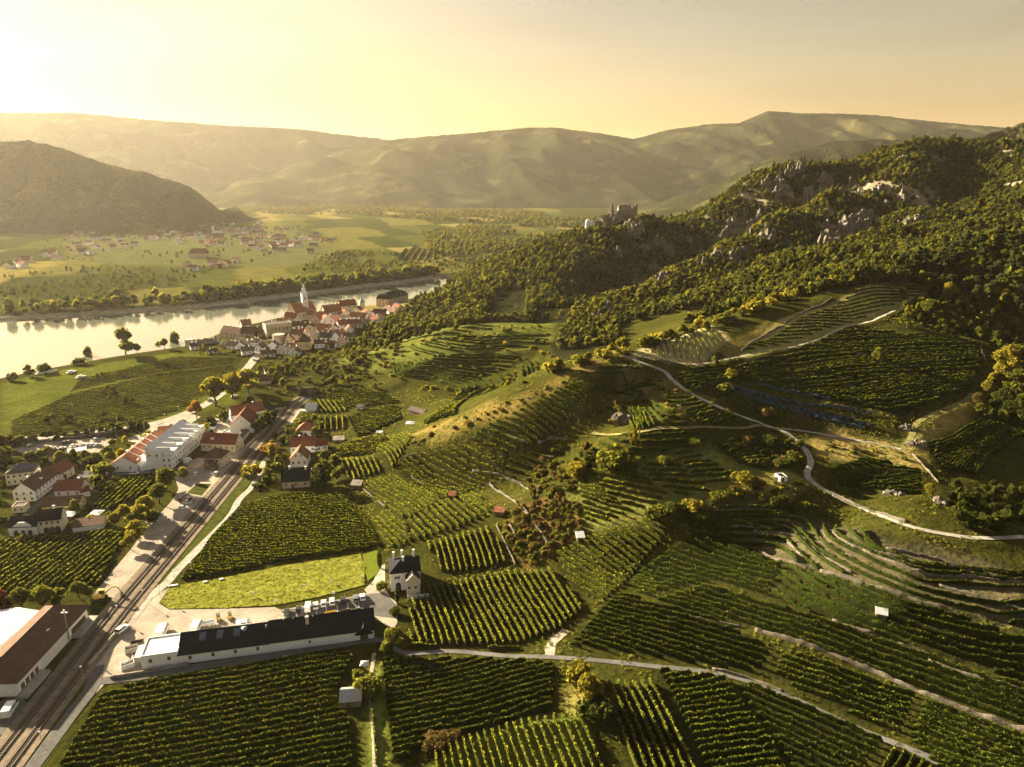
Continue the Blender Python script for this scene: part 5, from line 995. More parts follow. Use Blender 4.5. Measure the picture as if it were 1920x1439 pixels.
farfill([(0,520),(200,500),(360,505),(440,500),(560,515),(500,540),(330,548),(150,560),(0,565)], 330, [0,1,3,5,5], (0.4, 0.95), 'hedgerow_trees', 'hedgerows in the fields across the river')
farfill([(60,450),(330,425),(620,425),(650,480),(560,500),(330,495),(100,490)], 330, [0,1,3,5], (0.45, 0.9), 'village_trees', 'garden trees in the village across the river')

# ---------------------------------------------------------------- rocks
def rockmat():
    m, n, b = nmat('rock'); t = noise(n, 0.25, 6); t2 = noise(n, 1.2, 4); r = ramp(n, t.outputs[0], [(0.3, (0.06, 0.052, 0.042)), (0.52, (0.15, 0.13, 0.105)), (0.75, (0.25, 0.22, 0.18))])
    L(n, r.outputs[0], b.inputs['Base Color']); b.inputs['Roughness'].default_value = 0.95; b.inputs['Specular IOR Level'].default_value = 0.1; bump(n, b, t2.outputs[0], 0.5, 0.8)
rockmat()
def crag_mesh(w, h, seed):
    """jagged rock: a bundle of broken upright blocks grown out of the slope"""
    r = random.Random(seed); m = MB(); n = max(7, int(7 + w * .7))
    for k in range(n):
        q = r.random() ** .6; a = r.uniform(0, 6.283); x, y = q * w * .5 * math.cos(a), q * w * .34 * math.sin(a)
        hh = h * (1.05 - .62 * q) * r.uniform(.55, 1.15); bw = r.uniform(.10, .24) * w ** .75 * 1.5; bd = bw * r.uniform(.6, 1.1); ln = Vector((r.uniform(-.22, .22), r.uniform(-.22, .22)))
        rot = r.uniform(0, 3.1); c, s_ = math.cos(rot), math.sin(rot); V = []
        for f, t in ((0, 1.25), (.45, 1.05), (.8, .8), (1.0, .42)):
            for sx, sy in ((-1, -1), (1, -1), (1, 1), (-1, 1)):
                px, py = sx * bw * t * r.uniform(.7, 1.2), sy * bd * t * r.uniform(.7, 1.2); z = f * hh + r.uniform(-.09, .09) * hh * (f > 0) - (.35 * h if f == 0 else 0)
                V.append((x + px * c - py * s_ + ln.x * z, y + px * s_ + py * c + ln.y * z, z))
        F = [(12, 13, 14, 15)] + [(l * 4 + i, l * 4 + (i + 1) % 4, l * 4 + 4 + (i + 1) % 4, l * 4 + 4 + i) for l in range(3) for i in range(4)]
        m.add(V, F)
    return m.mesh('rock_outcrop')
for k, (p, w, h, lab) in enumerate(CR):
    o = link('rock_outcrop', crag_mesh(w * 1.1, h * 1.0, k + 50), 'rock'); o.location = p; tag(o, lab, 'rock', 'rocks on the slopes')

# ---------------------------------------------------------------- dry stone walls
def stonemat(name, lo, hi):
    m, n, b = nmat(name); tc = n.nodes.new('ShaderNodeTexCoord'); v = n.nodes.new('ShaderNodeTexVoronoi'); v.inputs['Scale'].default_value = 2.6; L(n, tc.outputs['Object'], v.inputs['Vector'])
    t = noise(n, 0.4, 4); c = mixc(n, ramp(n, t.outputs[0], [(0.3, lo), (0.7, hi)]).outputs[0], ramp(n, v.outputs['Distance'], [(0.1, (1.1,) * 3), (0.6, (0.55,) * 3)]).outputs[0], 1.0, 'MULTIPLY')
    L(n, c, b.inputs['Base Color']); b.inputs['Roughness'].default_value = 1; b.inputs['Specular IOR Level'].default_value = .1; bump(n, b, v.outputs['Distance'], 0.1, 0.7)
stonemat('dry_stone', (0.10, 0.085, 0.065), (0.25, 0.215, 0.17)); stonemat('old_wall', (0.30, 0.25, 0.19), (0.50, 0.43, 0.34))
def wall(px, h, label, mat='dry_stone', th=0.34, name='stone_wall', cat='wall', group='dry stone walls', broken=0.6, step=1.0, world=None):
    c = resample(np.asarray(world if world else xy(px), float), step); n = len(c); t = np.gradient(c, axis=0); t /= np.linalg.norm(t, axis=1, keepdims=True) + 1e-9; nn = np.stack([-t[:, 1], t[:, 0]], 1)
    z = H(c[:, 0], c[:, 1]); top = z + h * (1 + broken * (vnoise(np.arange(n) / 3.3, np.full(n, c[0, 0]), 3) * .7 + rng.uniform(-.4, .4, n)))
    w = th * rng.uniform(.8, 1.3, (n, 1)); V = np.stack([np.column_stack([c - nn * w * .6, z - .6]), np.column_stack([c - nn * w * .5, top]), np.column_stack([c + nn * w * .5, top + rng.uniform(-.08, .08, n)]), np.column_stack([c + nn * w * .6, z - .6])], 1).reshape(-1, 3)
    o = V[0].copy(); F = [(i * 4 + q, i * 4 + q + 1, i * 4 + q + 5, i * 4 + q + 4) for i in range(n - 1) for q in range(3)] + [(0, 3, 2, 1), (n * 4 - 4, n * 4 - 3, n * 4 - 2, n * 4 - 1)]
    ob = link(name, npmesh(name, V - o, np.array(F)), mat); ob.location = o; return tag(ob, label, cat, group)
for px, h, lab in (([(1415,1183),(1500,1208),(1560,1228),(1640,1262),(1723,1299),(1800,1330),(1930,1376)],1.6,'longest pale terrace wall crossing the lower slope'),([(1255,1153),(1310,1160),(1390,1177)],1.2,'pale wall at the left end of the longest terrace wall'),
    ([(1423,1037),(1470,1052),(1515,1068)],1.3,'short pale wall high in the stony terraces'),([(1537,1072),(1629,1099),(1720,1128),(1800,1154)],1.3,'pale wall running above the small hut'),([(1595,1027),(1660,1042),(1723,1059),(1836,1073)],1.4,'pale wall in the middle of the stony terraces'),([(1395,990),(1480,1004),(1560,1022)],1.2,'pale wall at the upper left of the stony terraces'),([(1660,1030),(1760,1050),(1880,1085)],1.2,'upper pale wall of the stony terraces'),([(1760,1100),(1840,1122),(1930,1150)],1.3,'pale wall at the picture edge of the stony terraces'),([(1560,1165),(1660,1196),(1760,1235)],1.0,'low wall between the two long vineyard bands'),([(1740,1240),(1830,1272),(1925,1300)],1.2,'low pale wall near the picture edge below the hut'),
    ([(772,895),(790,908),(809,923)],1.2,'short pale wall on the spur vineyard'),([(886,884),(940,893),(975,908),(1010,923)],1.3,'long pale wall under the spur terraces'),([(918,909),(945,928),(970,946)],1.2,'pale wall beside the bare plot'),([(977,950),(1000,982),(1026,1018)],1.5,'bright wall beside the quarry path'),([(931,986),(948,1020),(967,1061)],1.1,'pale wall beside the middle vineyard'),([(954,982),(965,1003),(975,1029)],1.2,'short wall inside the rusty quarry'),([(1010,832),(1030,822),(1067,824)],1.2,'pale wall piece in the shaded terraces'),([(1000,852),(1040,858)],1.2,'low pale wall piece deeper in the shaded terraces'),([(950,818),(990,832)],1.1,'pale wall piece on the upper spur terraces'),([(674,913),(700,933),(723,952)],0.9,'wall below the hut with the pale roof'),([(1565,660),(1600,664),(1630,669)],1.2,'pale wall above the lone round tree'),([(1568,708),(1590,714)],1.0,'pale wall piece below the lone round tree'),([(1710,852),(1740,884),(1760,906)],1.0,'stepped pale wall at the edge of the dark terraces'),([(1838,650),(1842,665),(1850,678)],1.0,'pale wall at the end of the wide upper vineyard'),([(746,866),(765,856),(778,852)],0.9,'white wall edge at the top of the curving vineyard'),([(1335,1255),(1400,1272),(1470,1300)],1.0,'rubble wall along the diagonal vineyard road'),([(1560,930),(1620,955),(1700,980)],1.2,'rubble wall above the hill road'),([(1390,660),(1440,625),(1470,612)],1.3,'stone wall at the lower rim of the sunlit vineyard'),([(1472,608),(1520,580),(1560,560)],1.2,'stone wall under the crest hedge'),([(1210,652),(1260,636),(1325,612)],1.1,'stone wall along the top of the pale young vineyard')):
    wall(px, h * .72, lab)
tw = contours(xy([(1300,985),(1370,950),(1480,958),(1700,1018),(1960,1085),(1960,1190),(1740,1125),(1500,1058),(1300,1000)]), [(1560,1085),(1600,1040),(1620,990)], 5.4); tw = [t_ for t_ in tw if len(t_) > 9][:12]
for k, t_ in enumerate(tw):
    i0 = random.randint(0, max(0, len(t_) // 4)); wall(None, 0.8, ordinal(k + 1) + ' thin terrace wall counted up the dark stony slope', world=[tuple(q) for q in t_[i0:len(t_) - random.randint(0, len(t_) // 3)]])
wall([(165,1250),(178,1237),(205,1205),(236,1170)], 1.1, 'low white wall between the railway and the winery yard', 'old_wall', 0.5, broken=0.0)
wall([(207,1273),(262,1264),(330,1252),(352,1246)], 0.9, 'low kerb wall along the front of the winery', 'old_wall', 0.4, broken=0.0)
wall([(20,838),(120,825),(200,814),(268,804)], 1.6, 'dark retaining wall under the main road beside the car park', 'dry_stone', 0.5, broken=0.05)

# ---------------------------------------------------------------- blue nets over the vines
plain('blue_net', (0.035, 0.06, 0.085), 0.9, 0.5, 0.9)
for k, (a, b_) in enumerate((((1345,728),(1600,790)),((1370,727),(1640,778)),((1430,748),(1640,802)),((1420,722),(1560,752)),((1480,772),(1620,806)))):
    c = resample(xy([a, b_]), 1.2); n = len(c); t = (c[-1] - c[0]) / np.linalg.norm(c[-1] - c[0]); nn = np.array((-t[1], t[0])); z = H(c[:, 0], c[:, 1])
    prof = [(-.75, .35), (-.55, 1.3), (0, 1.85), (.55, 1.3), (.75, .3)]
    V = np.stack([np.column_stack([c + nn * q * rng.uniform(.7, 1.3, (n, 1)), z + hh * rng.uniform(.8, 1.15, n)]) for q, hh in prof], 1).reshape(-1, 3); o = V[0].copy()
    F = [(i * 5 + q, i * 5 + q + 1, i * 5 + q + 6, i * 5 + q + 5) for i in range(n - 1) for q in range(4) if rng.random() < .62]
    ob = link('vine_net', npmesh('vine_net', V - o, np.array(F)), 'blue_net'); ob.location = o; tag(ob, ['longest blue bird net, lowest line of the nets','blue bird net in the middle of the nets','blue bird net nearest the lane','short blue bird net at the top of the nets','short blue bird net at the lower end'][k], 'net', 'blue bird nets')

# ---------------------------------------------------------------- rough grass
lawn_px = [(301,1132),(318,1102),(430,1082),(530,1062),(676,1040),(684,1062),(683,1098),(600,1120),(515,1136),(420,1141),(318,1143)]
lg = fill(xy(lawn_px), .8, 0.2); wood('meadow_grass', lg, [14], (0.4, 0.9))
hg = fill(xy([(640,700),(900,610),(1166,668),(1500,660),(1700,575),(1850,650),(1920,1060),(1920,1439),(700,1439),(700,1240),(745,1130),(700,1000),(600,860),(600,760)]), 2.2, 0.0, keep=lambda x, y: (fbm(x / 9, y / 9, 2, 55) > -0.1) & ~np.any([inpoly(x, y, q) for q in VPOLY], axis=0))
print('grass', len(lg), len(hg)); wood('hill_grass', hg, [14, 15, 15], (0.5, 1.4))

gb = [fill(xy(p), a) for p, a in (([(-20,835),(20,845),(12,900),(10,1000),(-30,1010)], 22), ([(40,858),(150,858),(210,850),(215,878),(150,882),(100,872),(70,876)], 12), ([(150,900),(200,898),(230,896),(200,915),(178,930)], 12), ([(118,955),(180,960),(215,965),(205,992),(200,980),(130,970)], 14), ([(440,690),(480,700),(520,690),(560,690),(540,720),(490,735),(455,720)], 30), ([(480,668),(560,672),(640,664),(700,655),(690,690),(600,690),(500,684)], 34), ([(386,790),(430,770),(480,762),(540,755),(545,762),(470,775),(400,800)], 16), ([(500,840),(540,800),(575,785),(600,792),(598,830),(545,830),(530,880),(510,900),(495,905)], 15), ([(585,860),(620,855),(640,905),(620,915),(600,905)], 14), ([(360,662),(450,660),(470,672),(430,668),(370,668)], 26))]
wood('garden_bushes', np.vstack(gb), [5, 6, 5, 7, 0, 6], (0.35, 0.9), 'garden bushes and hedges among the near houses and below the town')
# ---------------------------------------------------------------- buildings
def wallmat(name, c, v=0.08): plain(name, c, 0.9, v, 0.35, spec=0.2)
wallmat('white_wall', (0.82, 0.81, 0.80), 0.05); wallmat('cream_wall', (0.66, 0.58, 0.44)); wallmat('yellow_wall', (0.62, 0.50, 0.27)); wallmat('pink_wall', (0.62, 0.44, 0.36)); wallmat('grey_wall', (0.42, 0.40, 0.37)); wallmat('blue_white', (0.66, 0.69, 0.74)); wallmat('brown_wall', (0.20, 0.14, 0.09)); wallmat('stone_house', (0.42, 0.36, 0.27), 0.2)
def tilemat(name, c, v=0.22):
    m, n, b = nmat(name); t = noise(n, 0.5, 5); tc = n.nodes.get('TC'); w = n.nodes.new('ShaderNodeTexWave'); w.bands_direction = 'Z'; w.inputs['Scale'].default_value = 1.5; w.inputs['Distortion'].default_value = 0.6; w.inputs['Detail'].default_value = 2
    L(n, tc.outputs['Object'], w.inputs['Vector']); t2 = noise(n, 3.5, 3); lo = tuple(x * (1 - v) for x in c); hi = tuple(x * (1 + v) for x in c)
    cc = mixc(n, ramp(n, t.outputs[0], [(0.3, lo), (0.7, hi)]).outputs[0], ramp(n, t2.outputs[0], [(0.3, (.75,) * 3), (0.7, (1.2,) * 3)]).outputs[0], 1.0, 'MULTIPLY')
    L(n, cc, b.inputs['Base Color']); b.inputs['Roughness'].default_value = .95; b.inputs['Specular IOR Level'].default_value = .05; bump(n, b, w.outputs[0], 0.06, 0.6)
tilemat('tile_red', (0.20, 0.072, 0.046)); tilemat('tile_brown', (0.12, 0.072, 0.052)); tilemat('tile_orange', (0.28, 0.12, 0.07)); plain('slate', (0.016, 0.018, 0.023), 0.9, 0.25, 0.25, spec=0.05); tilemat('tile_grey', (0.12, 0.10, 0.09)); tilemat('tile_old', (0.30, 0.125, 0.075), .3)
plain('white_roof', (0.72, 0.72, 0.74), 0.5, 0.06, 0.3); plain('tin', (0.45, 0.44, 0.42), 0.4, 0.15, 0.5, metal=0.5); plain('door_wood', (0.10, 0.06, 0.035), 0.6, 0.3, 2.0); plain('frame_white', (0.75, 0.73, 0.7), 0.6, 0.05, 2.0); plain('copper_green', (0.20, 0.30, 0.25), 0.7, 0.2, 0.6)
def glassmat():
    m, n, b = nmat('glass'); b.inputs['Base Color'].default_value = (0.02, 0.022, 0.025, 1); b.inputs['Roughness'].default_value = 0.12; b.inputs['Specular IOR Level'].default_value = 0.8
    m, n, b = nmat('solar'); b.inputs['Base Color'].default_value = (0.10, 0.11, 0.15, 1); b.inputs['Roughness'].default_value = 0.25
    m, n, b = nmat('black_hole'); b.inputs['Base Color'].default_value = (0.012, 0.011, 0.010, 1); b.inputs['Roughness'].default_value = 0.9
glassmat()
_wf = MB()
for x0, x1, z0, z1 in ((-.55, .55, -.75, -.66), (-.55, .55, .66, .75), (-.55, -.46, -.66, .66), (.46, .55, -.66, .66), (-.03, .03, -.66, .66)): _wf.box(x0, x1, -.06, .05, z0, z1)
WF = _wf.mesh('window'); WF.materials.append(MATS['frame_white']); WP = MB().box(-.47, .47, -.02, .02, -.67, .67).mesh('pane'); WP.materials.append(MATS['glass'])
WS = MB().box(-.5, .5, -.05, .05, -.7, .7).mesh('window'); WS.materials.append(MATS['glass'])
class House:
    """a building made of rectangular blocks, each standing on a front base line A-B (pixels) and running back from it"""
    def __init__(s, name, label, cat='house', group=None): s.root = None; s.name = name; s.args = (label, cat, group)
    def block(s, A, B, D, wh, rh, roof='gable', axis='x', wm='white_wall', rm='tile_red', over=0.35, win=(0, 0, 0), rows=1, simple=False, ws=1.0, z0=None, hip=0.5, wz=None, world=None, ridge=0.5, roofname='roof'):
        a, b = (np.array(A, float), np.array(B, float)) if world else (g1(*A), g1(*B))
        if not world: a, b = a.copy(), b.copy()
        zb = min(H(a[0], a[1]), H(b[0], b[1])) if z0 is None else z0
        ang = math.atan2(b[1] - a[1], b[0] - a[0]); Lx = math.hypot(b[0] - a[0], b[1] - a[1])
        if s.root is None:
            s.root = empty(s.name, (a[0], a[1], zb)); tag(s.root, *s.args)
        M = Matrix.Translation(Vector((a[0], a[1], zb)) - Vector(s.root.location)) @ Matrix.Rotation(ang, 4, 'Z'); s.M = M; s.L = Lx; s.D = D; s.wh = wh; s.rh = rh; s.ridge = ridge
        w = MB(); w.box(0, Lx, 0, D, -1.2, wh)
        th = .22
        r = MB(); o = over
        def slab(P):       # roof plane with thickness
            P = [Vector(p) for p in P]; n = (P[1] - P[0]).cross(P[2] - P[0]).normalized()
            if n.z < 0: P = P[::-1]; n = -n
            k = len(P); V = [p + n * th for p in P] + P
            r.add(V, [tuple(range(k)), tuple(range(2 * k - 1, k - 1, -1))] + [(i, k + i, k + (i + 1) % k, (i + 1) % k) for i in range(k)])
        if roof == 'gable':
            if axis == 'x':
                yr = D * ridge; w.add([(0, 0, wh), (0, D, wh), (0, yr, wh + rh), (Lx, 0, wh), (Lx, D, wh), (Lx, yr, wh + rh)], [(0, 2, 1), (3, 4, 5), (0, 3, 5, 2), (1, 2, 5, 4)])
                k1 = o * rh / yr; k2 = o * rh / (D - yr)
                slab([(-o, -o, wh - k1), (Lx + o, -o, wh - k1), (Lx + o, yr, wh + rh), (-o, yr, wh + rh)]); slab([(-o, D + o, wh - k2), (-o, yr, wh + rh), (Lx + o, yr, wh + rh), (Lx + o, D + o, wh - k2)])
            else:
                xr = Lx * ridge; w.add([(0, 0, wh), (Lx, 0, wh), (xr, 0, wh + rh), (0, D, wh), (Lx, D, wh), (xr, D, wh + rh)], [(0, 1, 2), (3, 5, 4), (0, 2, 5, 3), (1, 4, 5, 2)])
                k1 = o * rh / xr; slab([(-o, -o, wh - k1), (xr, -o, wh + rh), (xr, D + o, wh + rh), (-o, D + o, wh - k1)]); slab([(Lx + o, -o, wh - k1), (Lx + o, D + o, wh - k1), (xr, D + o, wh + rh), (xr, -o, wh + rh)])
        elif roof == 'hip':
            h = hip * min(Lx, D)
            if axis == 'x': p, q = (h, D / 2, wh + rh), (Lx - h, D / 2, wh + rh)
            else: p, q = (Lx / 2, h, wh + rh), (Lx / 2, D - h, wh + rh)
            c = [(-o, -o, wh - .05), (Lx + o, -o, wh - .05), (Lx + o, D + o, wh - .05), (-o, D + o, wh - .05)]
            V = c + [p, q]
            r.add(V, [(0, 1, 5, 4), (1, 2, 5), (2, 3, 4, 5), (3, 0, 4), (3, 2, 1, 0)] if axis == 'x' else [(0, 1, 4), (1, 2, 5, 4), (2, 3, 5), (3, 0, 4, 5), (3, 2, 1, 0)])
        elif roof == 'pyramid':
            c = [(-o, -o, wh), (Lx + o, -o, wh), (Lx + o, D + o, wh), (-o, D + o, wh), (Lx / 2, D / 2, wh + rh)]; r.add(c, [(0, 1, 4), (1, 2, 4), (2, 3, 4), (3, 0, 4), (3, 2, 1, 0)])
        elif roof == 'lean':
            w.add([(0, 0, wh), (Lx, 0, wh), (Lx, D, wh), (0, D, wh), (0, D, wh + rh), (Lx, D, wh + rh)], [(0, 4, 3), (1, 2, 5), (3, 4, 5, 2), (0, 1, 5, 4)])
            k = o * rh / D; slab([(-o, -o, wh - k), (Lx + o, -o, wh - k), (Lx + o, D + o, wh + rh + k), (-o, D + o, wh + rh + k)])
        elif roof == 'flat':
            r.box(.25, Lx - .25, .25, D - .25, wh, wh + .08); w2 = .25
            for bx in ((0, Lx, 0, w2), (0, Lx, D - w2, D), (0, w2, w2, D - w2), (Lx - w2, Lx, w2, D - w2)): w.box(bx[0], bx[1], bx[2], bx[3], wh + .002, wh + .4)
        elif roof == 'mansard':
            i = .16 * D; z1 = wh + rh * .7; c = [(-o, -o, wh), (Lx + o, -o, wh), (Lx + o, D + o, wh), (-o, D + o, wh), (i, i, z1), (Lx - i, i, z1), (Lx - i, D - i, z1), (i, D - i, z1), (D * .5, D / 2, wh + rh), (Lx - D * .5, D / 2, wh + rh)]
            r.add(c, [(3, 2, 1, 0), (0, 1, 5, 4), (1, 2, 6, 5), (2, 3, 7, 6), (3, 0, 4, 7), (4, 5, 9, 8), (5, 6, 9), (6, 7, 8, 9), (7, 4, 8)])
        wo = w.build('wall', wm, s.root); wo.matrix_local = M
        ro = r.build(roofname, rm, s.root); ro.matrix_local = M; s.roof = ro; s.wall = wo
        wz = wz or [wh * (k + .55) / rows for k in range(rows)]
        for z in wz:
            for k in range(win[0]): s.window((Lx * (k + .5) / win[0], -.04, z), 0, ws, simple)
            for k in range(win[1]): s.window((-.04, D * (k + .5) / win[1], z), -math.pi / 2, ws, simple)
            for k in range(win[2]): s.window((Lx + .04, D * (k + .5) / win[2], z), math.pi / 2, ws, simple)
        return s
    def window(s, p, rz, ws=1.0, simple=False):
        M = s.M @ Matrix.Translation(p) @ Matrix.Rotation(rz, 4, 'Z') @ Matrix.Diagonal((ws, 1, ws, 1)); o = link('window', WS if simple else WF, None, s.root); o.matrix_local = M
        if not simple: link('pane', WP, None, o)
        return s
    def roofz(s, y):    # height of a gable (axis x) roof at depth y
        yr = s.D * s.ridge; return s.wh + s.rh * (y / yr if y < yr else (s.D - y) / (s.D - yr))
    def chimney(s, x, y, h=1.3, w=.45, mat='white_wall'):
        z = s.roofz(y); o = MB().box(x - w, x + w, y - w * .8, y + w * .8, z - .5, z + h).box(x - w - .08, x + w + .08, y - w * .8 - .08, y + w * .8 + .08, z + h, z + h + .14).build('chimney', mat, s.roof); return s
    def door(s, x, w=1.1, h=2.1, mat='door_wood', arch=False, y=-.05):
        m = MB(); pts = [(x - w / 2, 0), (x + w / 2, 0), (x + w / 2, h)] + ([(x + w / 2 * math.cos(a), h + w / 2 * math.sin(a)) for a in np.linspace(.3, math.pi - .3, 6)] if arch else []) + [(x - w / 2, h)]
        n = len(pts); m.add([(p[0], y, p[1]) for p in pts] + [(p[0], y + .09, p[1]) for p in pts], [tuple(range(n)), tuple(range(2 * n - 1, n - 1, -1))] + [(i, n + i, n + (i + 1) % n, (i + 1) % n) for i in range(n)])
        o = m.build('door', mat, s.root); o.matrix_local = s.M; return s
    def dormer(s, x, y, w=1.6, h=1.3, d=2.0, wm='white_wall', rm='tile_red'):
        z = s.roofz(y); m = MB().box(x - w / 2, x + w / 2, y, y + d, z - .4, z + h); o = m.build('dormer', wm, s.roof)
        MB().box(x - w / 2 - .12, x + w / 2 + .12, y - .15, y + d, z + h, z + h + .14).build('dormer_roof', rm, o); return s
    def part(s, name, mb, mat, parent=None): o = mb.build(name, mat, parent or s.root); o.matrix_local = s.M if parent is None else Matrix.Identity(4); return o

# --- the long winery
h = House('winery_building', 'long white winery with black roof below the lawn', 'building')
h.block((267,1256),(336,1246),9.5,4.2,0,'flat',rm='white_roof',win=(2,0,0),ws=.95, wz=[2.6]); h.part('loading_dock', MB().box(-2.5, 0, 2, 8.5, -.5, 3.0).box(-4, -2.5, 4, 6, -.5, 1.4), 'grey_wall'); h.part('rear_annex', MB().box(1, h.L, 9.52, 12, -.5, 3.2), 'grey_wall')
h.block((336.5,1246),(505,1224),11,3.2,3.1,'gable',rm='slate',win=(4,0,0),ws=.95,over=.3, wz=[2.0], ridge=.62)
for x in (5.5, 10.5, 15.5): z = h.roofz(4.2); h.part('skylight', MB().add([(x, 3.2, h.roofz(3.2) + .1), (x + 1.9, 3.2, h.roofz(3.2) + .1), (x + 1.9, 5.6, h.roofz(5.6) + .1), (x, 5.6, h.roofz(5.6) + .1), (x, 3.2, h.roofz(3.2) + .9), (x + 1.9, 3.2, h.roofz(3.2) + .9), (x + 1.9, 5.6, h.roofz(5.6) + .75), (x, 5.6, h.roofz(5.6) + .75)], [(4, 5, 6, 7), (0, 1, 5, 4), (1, 2, 6, 5), (2, 3, 7, 6), (3, 0, 4, 7)]), 'solar', h.roof)
h.part('roof_vent', MB().lathe([(.7, 0), (.7, .7), (.9, .75), (.2, 1.1)], 8, (18.5, 5.4, h.roofz(5.4))), 'tin', h.roof); h.part('roof_vent', MB().lathe([(.25, 0), (.25, 1.0)], 8, (25, 5.2, h.roofz(5.2))), 'tin', h.roof)
h.block((505.5,1224),(702,1197),11,3.5,3.4,'gable',rm='slate',win=(0,0,0),over=.4,ridge=.6)
h.window((h.L * .38, -.05, 2.0), 0, .8); h.chimney(h.L * .36, 4.2, 2.6, .45, 'cream_wall')
h.part('gable_porch', MB().add([(h.L - 6, -.6, 2.3), (h.L - .3, -.6, 2.3), (h.L - 3.1, -.6, 5.2), (h.L - 6, 3, 3.2), (h.L - .3, 3, 3.2), (h.L - 3.1, 4.6, 5.5)], [(0, 1, 2), (0, 2, 5, 3), (1, 4, 5, 2)]), 'slate', h.roof); h.part('porch_door', MB().box(h.L - 4.4, h.L - 1.9, -.12, -.03, -.5, 2.5), 'door_wood')
for x in (4, 7, 13): h.part('roof_vent', MB().box(x, x + .3, 6, 6.3, h.roofz(6), h.roofz(6) + .7), 'tin', h.roof)
# --- villa
h = House('villa', 'white baroque villa with dark hipped roof beside the lawn', 'villa')
h.block((733,1110),(789,1102),10.5,7.2,3.8,'hip',rm='slate',win=(0,3,2),wz=[2.2,5.2],ws=.8,over=.45)
h.window((1.9, -.05, 5.4), 0, .8); h.window((2.9, -.05, 5.4), 0, .8); h.door(2.7, 1.9, 2.4, 'black_hole', arch=True)
for x, y in ((1.6, 7.5), (4.6, 8.2), (8.8, 8.0), (4.8, 3.6)): h.part('chimney', MB().box(x - .34, x + .34, y - .3, y + .3, 7.6, 11.3).box(x - .42, x + .42, y - .38, y + .38, 11.3, 11.5), 'white_wall', h.roof)
Lv = h.L; wing = MB().box(5.4, Lv - .4, -4.2, -.02, -.8, 6.2)
cg = [(5.4, 6.2), (Lv - .4, 6.2), (Lv - .7, 6.7), (Lv - 1.3, 6.8), (Lv - 1.6, 7.6), (Lv - 2.3, 8.0), ((5.0 + Lv) / 2, 8.7), (8.0 - .7, 8.0), (6.6, 7.6), (6.3, 6.8), (5.7, 6.7)]
n = len(cg); wing.add([(x, -4.35, z) for x, z in cg] + [(x, -4.0, z) for x, z in cg], [tuple(range(n)), tuple(range(2 * n - 1, n - 1, -1))] + [(i, n + i, n + (i + 1) % n, (i + 1) % n) for i in range(n)])
h.part('curved_gable_wing', wing, 'cream_wall'); h.part('wing_roof', MB().add([(5.2, -4, 6.1), (5.2, 2, 6.1), ((5 + Lv) / 2, -4, 8.2), ((5 + Lv) / 2, 3, 8.2), (Lv - .2, -4, 6.1), (Lv - .2, 2, 6.1)], [(0, 2, 3, 1), (2, 4, 5, 3)]), 'slate')
for x in (6.4, 8.6): h.window((x, -4.24, 3.4), 0, .8)
h.part('garden_wall', MB().box(5.6, Lv + 2.5, -6.4, -6.1, -1, 1.6), 'white_wall')
# --- depot by the railway
h = House('freight_depot', 'long brown-roofed depot with white wall beside the railway', 'building')
h.block((36,1306),(166,1162),13,5.0,4.4,'hip',rm='tile_brown',over=1.1,win=(0,0,0),hip=.45); Ld = h.L
for k in range(7): h.part('wall_panel', MB().box(Ld * (.30 + .06 * k), Ld * (.30 + .06 * k) + Ld * .052, -.14, -.03, .8, 4.6), 'frame_white')
for k in range(5): h.door(Ld * (.76 + .045 * k), 1.6, 2.8)
for k in range(4): h.door(Ld * (.06 + .06 * k), 1.6, 2.8)
h.part('loading_platform', MB().box(Ld * .72, Ld * 1.02, -3.0, -.05, -.5, 1.0), 'concrete_road'); h.part('loading_platform', MB().box(-1, Ld * .28, -3.0, -.05, -.5, 1.0), 'concrete_road')
for x in (Ld * .55, Ld * .8): h.part('skylight', MB().box(x, x + 1.2, 2.6, 3.4, 6.6, 7.4), 'frame_white', h.roof)
h = House('storage_hall', 'white flat-roofed storage hall behind the depot', 'building'); h.block((-52,1282),(78,1168),13,4.2,1.0,'gable',rm='white_roof',over=.3)
# --- village houses on the near side
def HS(name, label, *a, **k): return House(name, label).block(*a, **k)
h = HS('house', 'pale house with solar panels on its dark roof', (13,911),(68,904),10,5.6,3.4,'hip',wm='cream_wall',rm='tile_grey',win=(5,0,0),rows=2)
for k in range(4): y0 = .9; h.part('solar_panel', MB().add([(3.2 + 2.2 * k, 1.0, 5.6 + .95), (5.2 + 2.2 * k, 1.0, 5.6 + .95), (5.2 + 2.2 * k, 3.9, 5.6 + 2.92), (3.2 + 2.2 * k, 3.9, 5.6 + 2.92)], [(0, 1, 2, 3)]), 'solar', h.roof)
h = HS('house', 'long white house with brown roof and gable toward the vineyard', (68,940),(112,906),9.5,5.2,4.0,wm='white_wall',rm='tile_brown',win=(7,3,0),rows=2); h.chimney(6, 5.5); h.chimney(14, 4.2); h.dormer(10, 1.6, rm='tile_brown'); h.part('balcony', MB().box(-1.2, 0, 3, 7, 2.6, 3.5), 'frame_white')
h = HS('house', 'red-brown roofed house with arched gateway next to the long white house', (113,906),(141,889),9,4.4,3.2,wm='cream_wall',rm='tile_red',win=(2,0,1),rows=2); h.door(4, 2.2, 1.9, 'black_hole', arch=True)
h = HS('house', 'white house with bright red roof beside the small vineyard', (104,934),(154,932),8.5,3.6,3.4,wm='white_wall',rm='tile_red',win=(3,0,2)); h.chimney(9, 5)
h.block((153,934),(170,930),4,2.6,1.0,'lean',wm='white_wall',rm='tile_red', simple=True)
h = HS('house', 'low long house with dark red roof in front of the bright red one', (80,962),(150,957),7.5,2.8,2.8,wm='yellow_wall',rm='tile_brown',win=(0,0,2))
h = HS('house', 'slate-roofed house with white pedimented front and arches', (18,1006),(71,1003),8,4.0,3.0,wm='white_wall',rm='slate',win=(0,0,0)); 
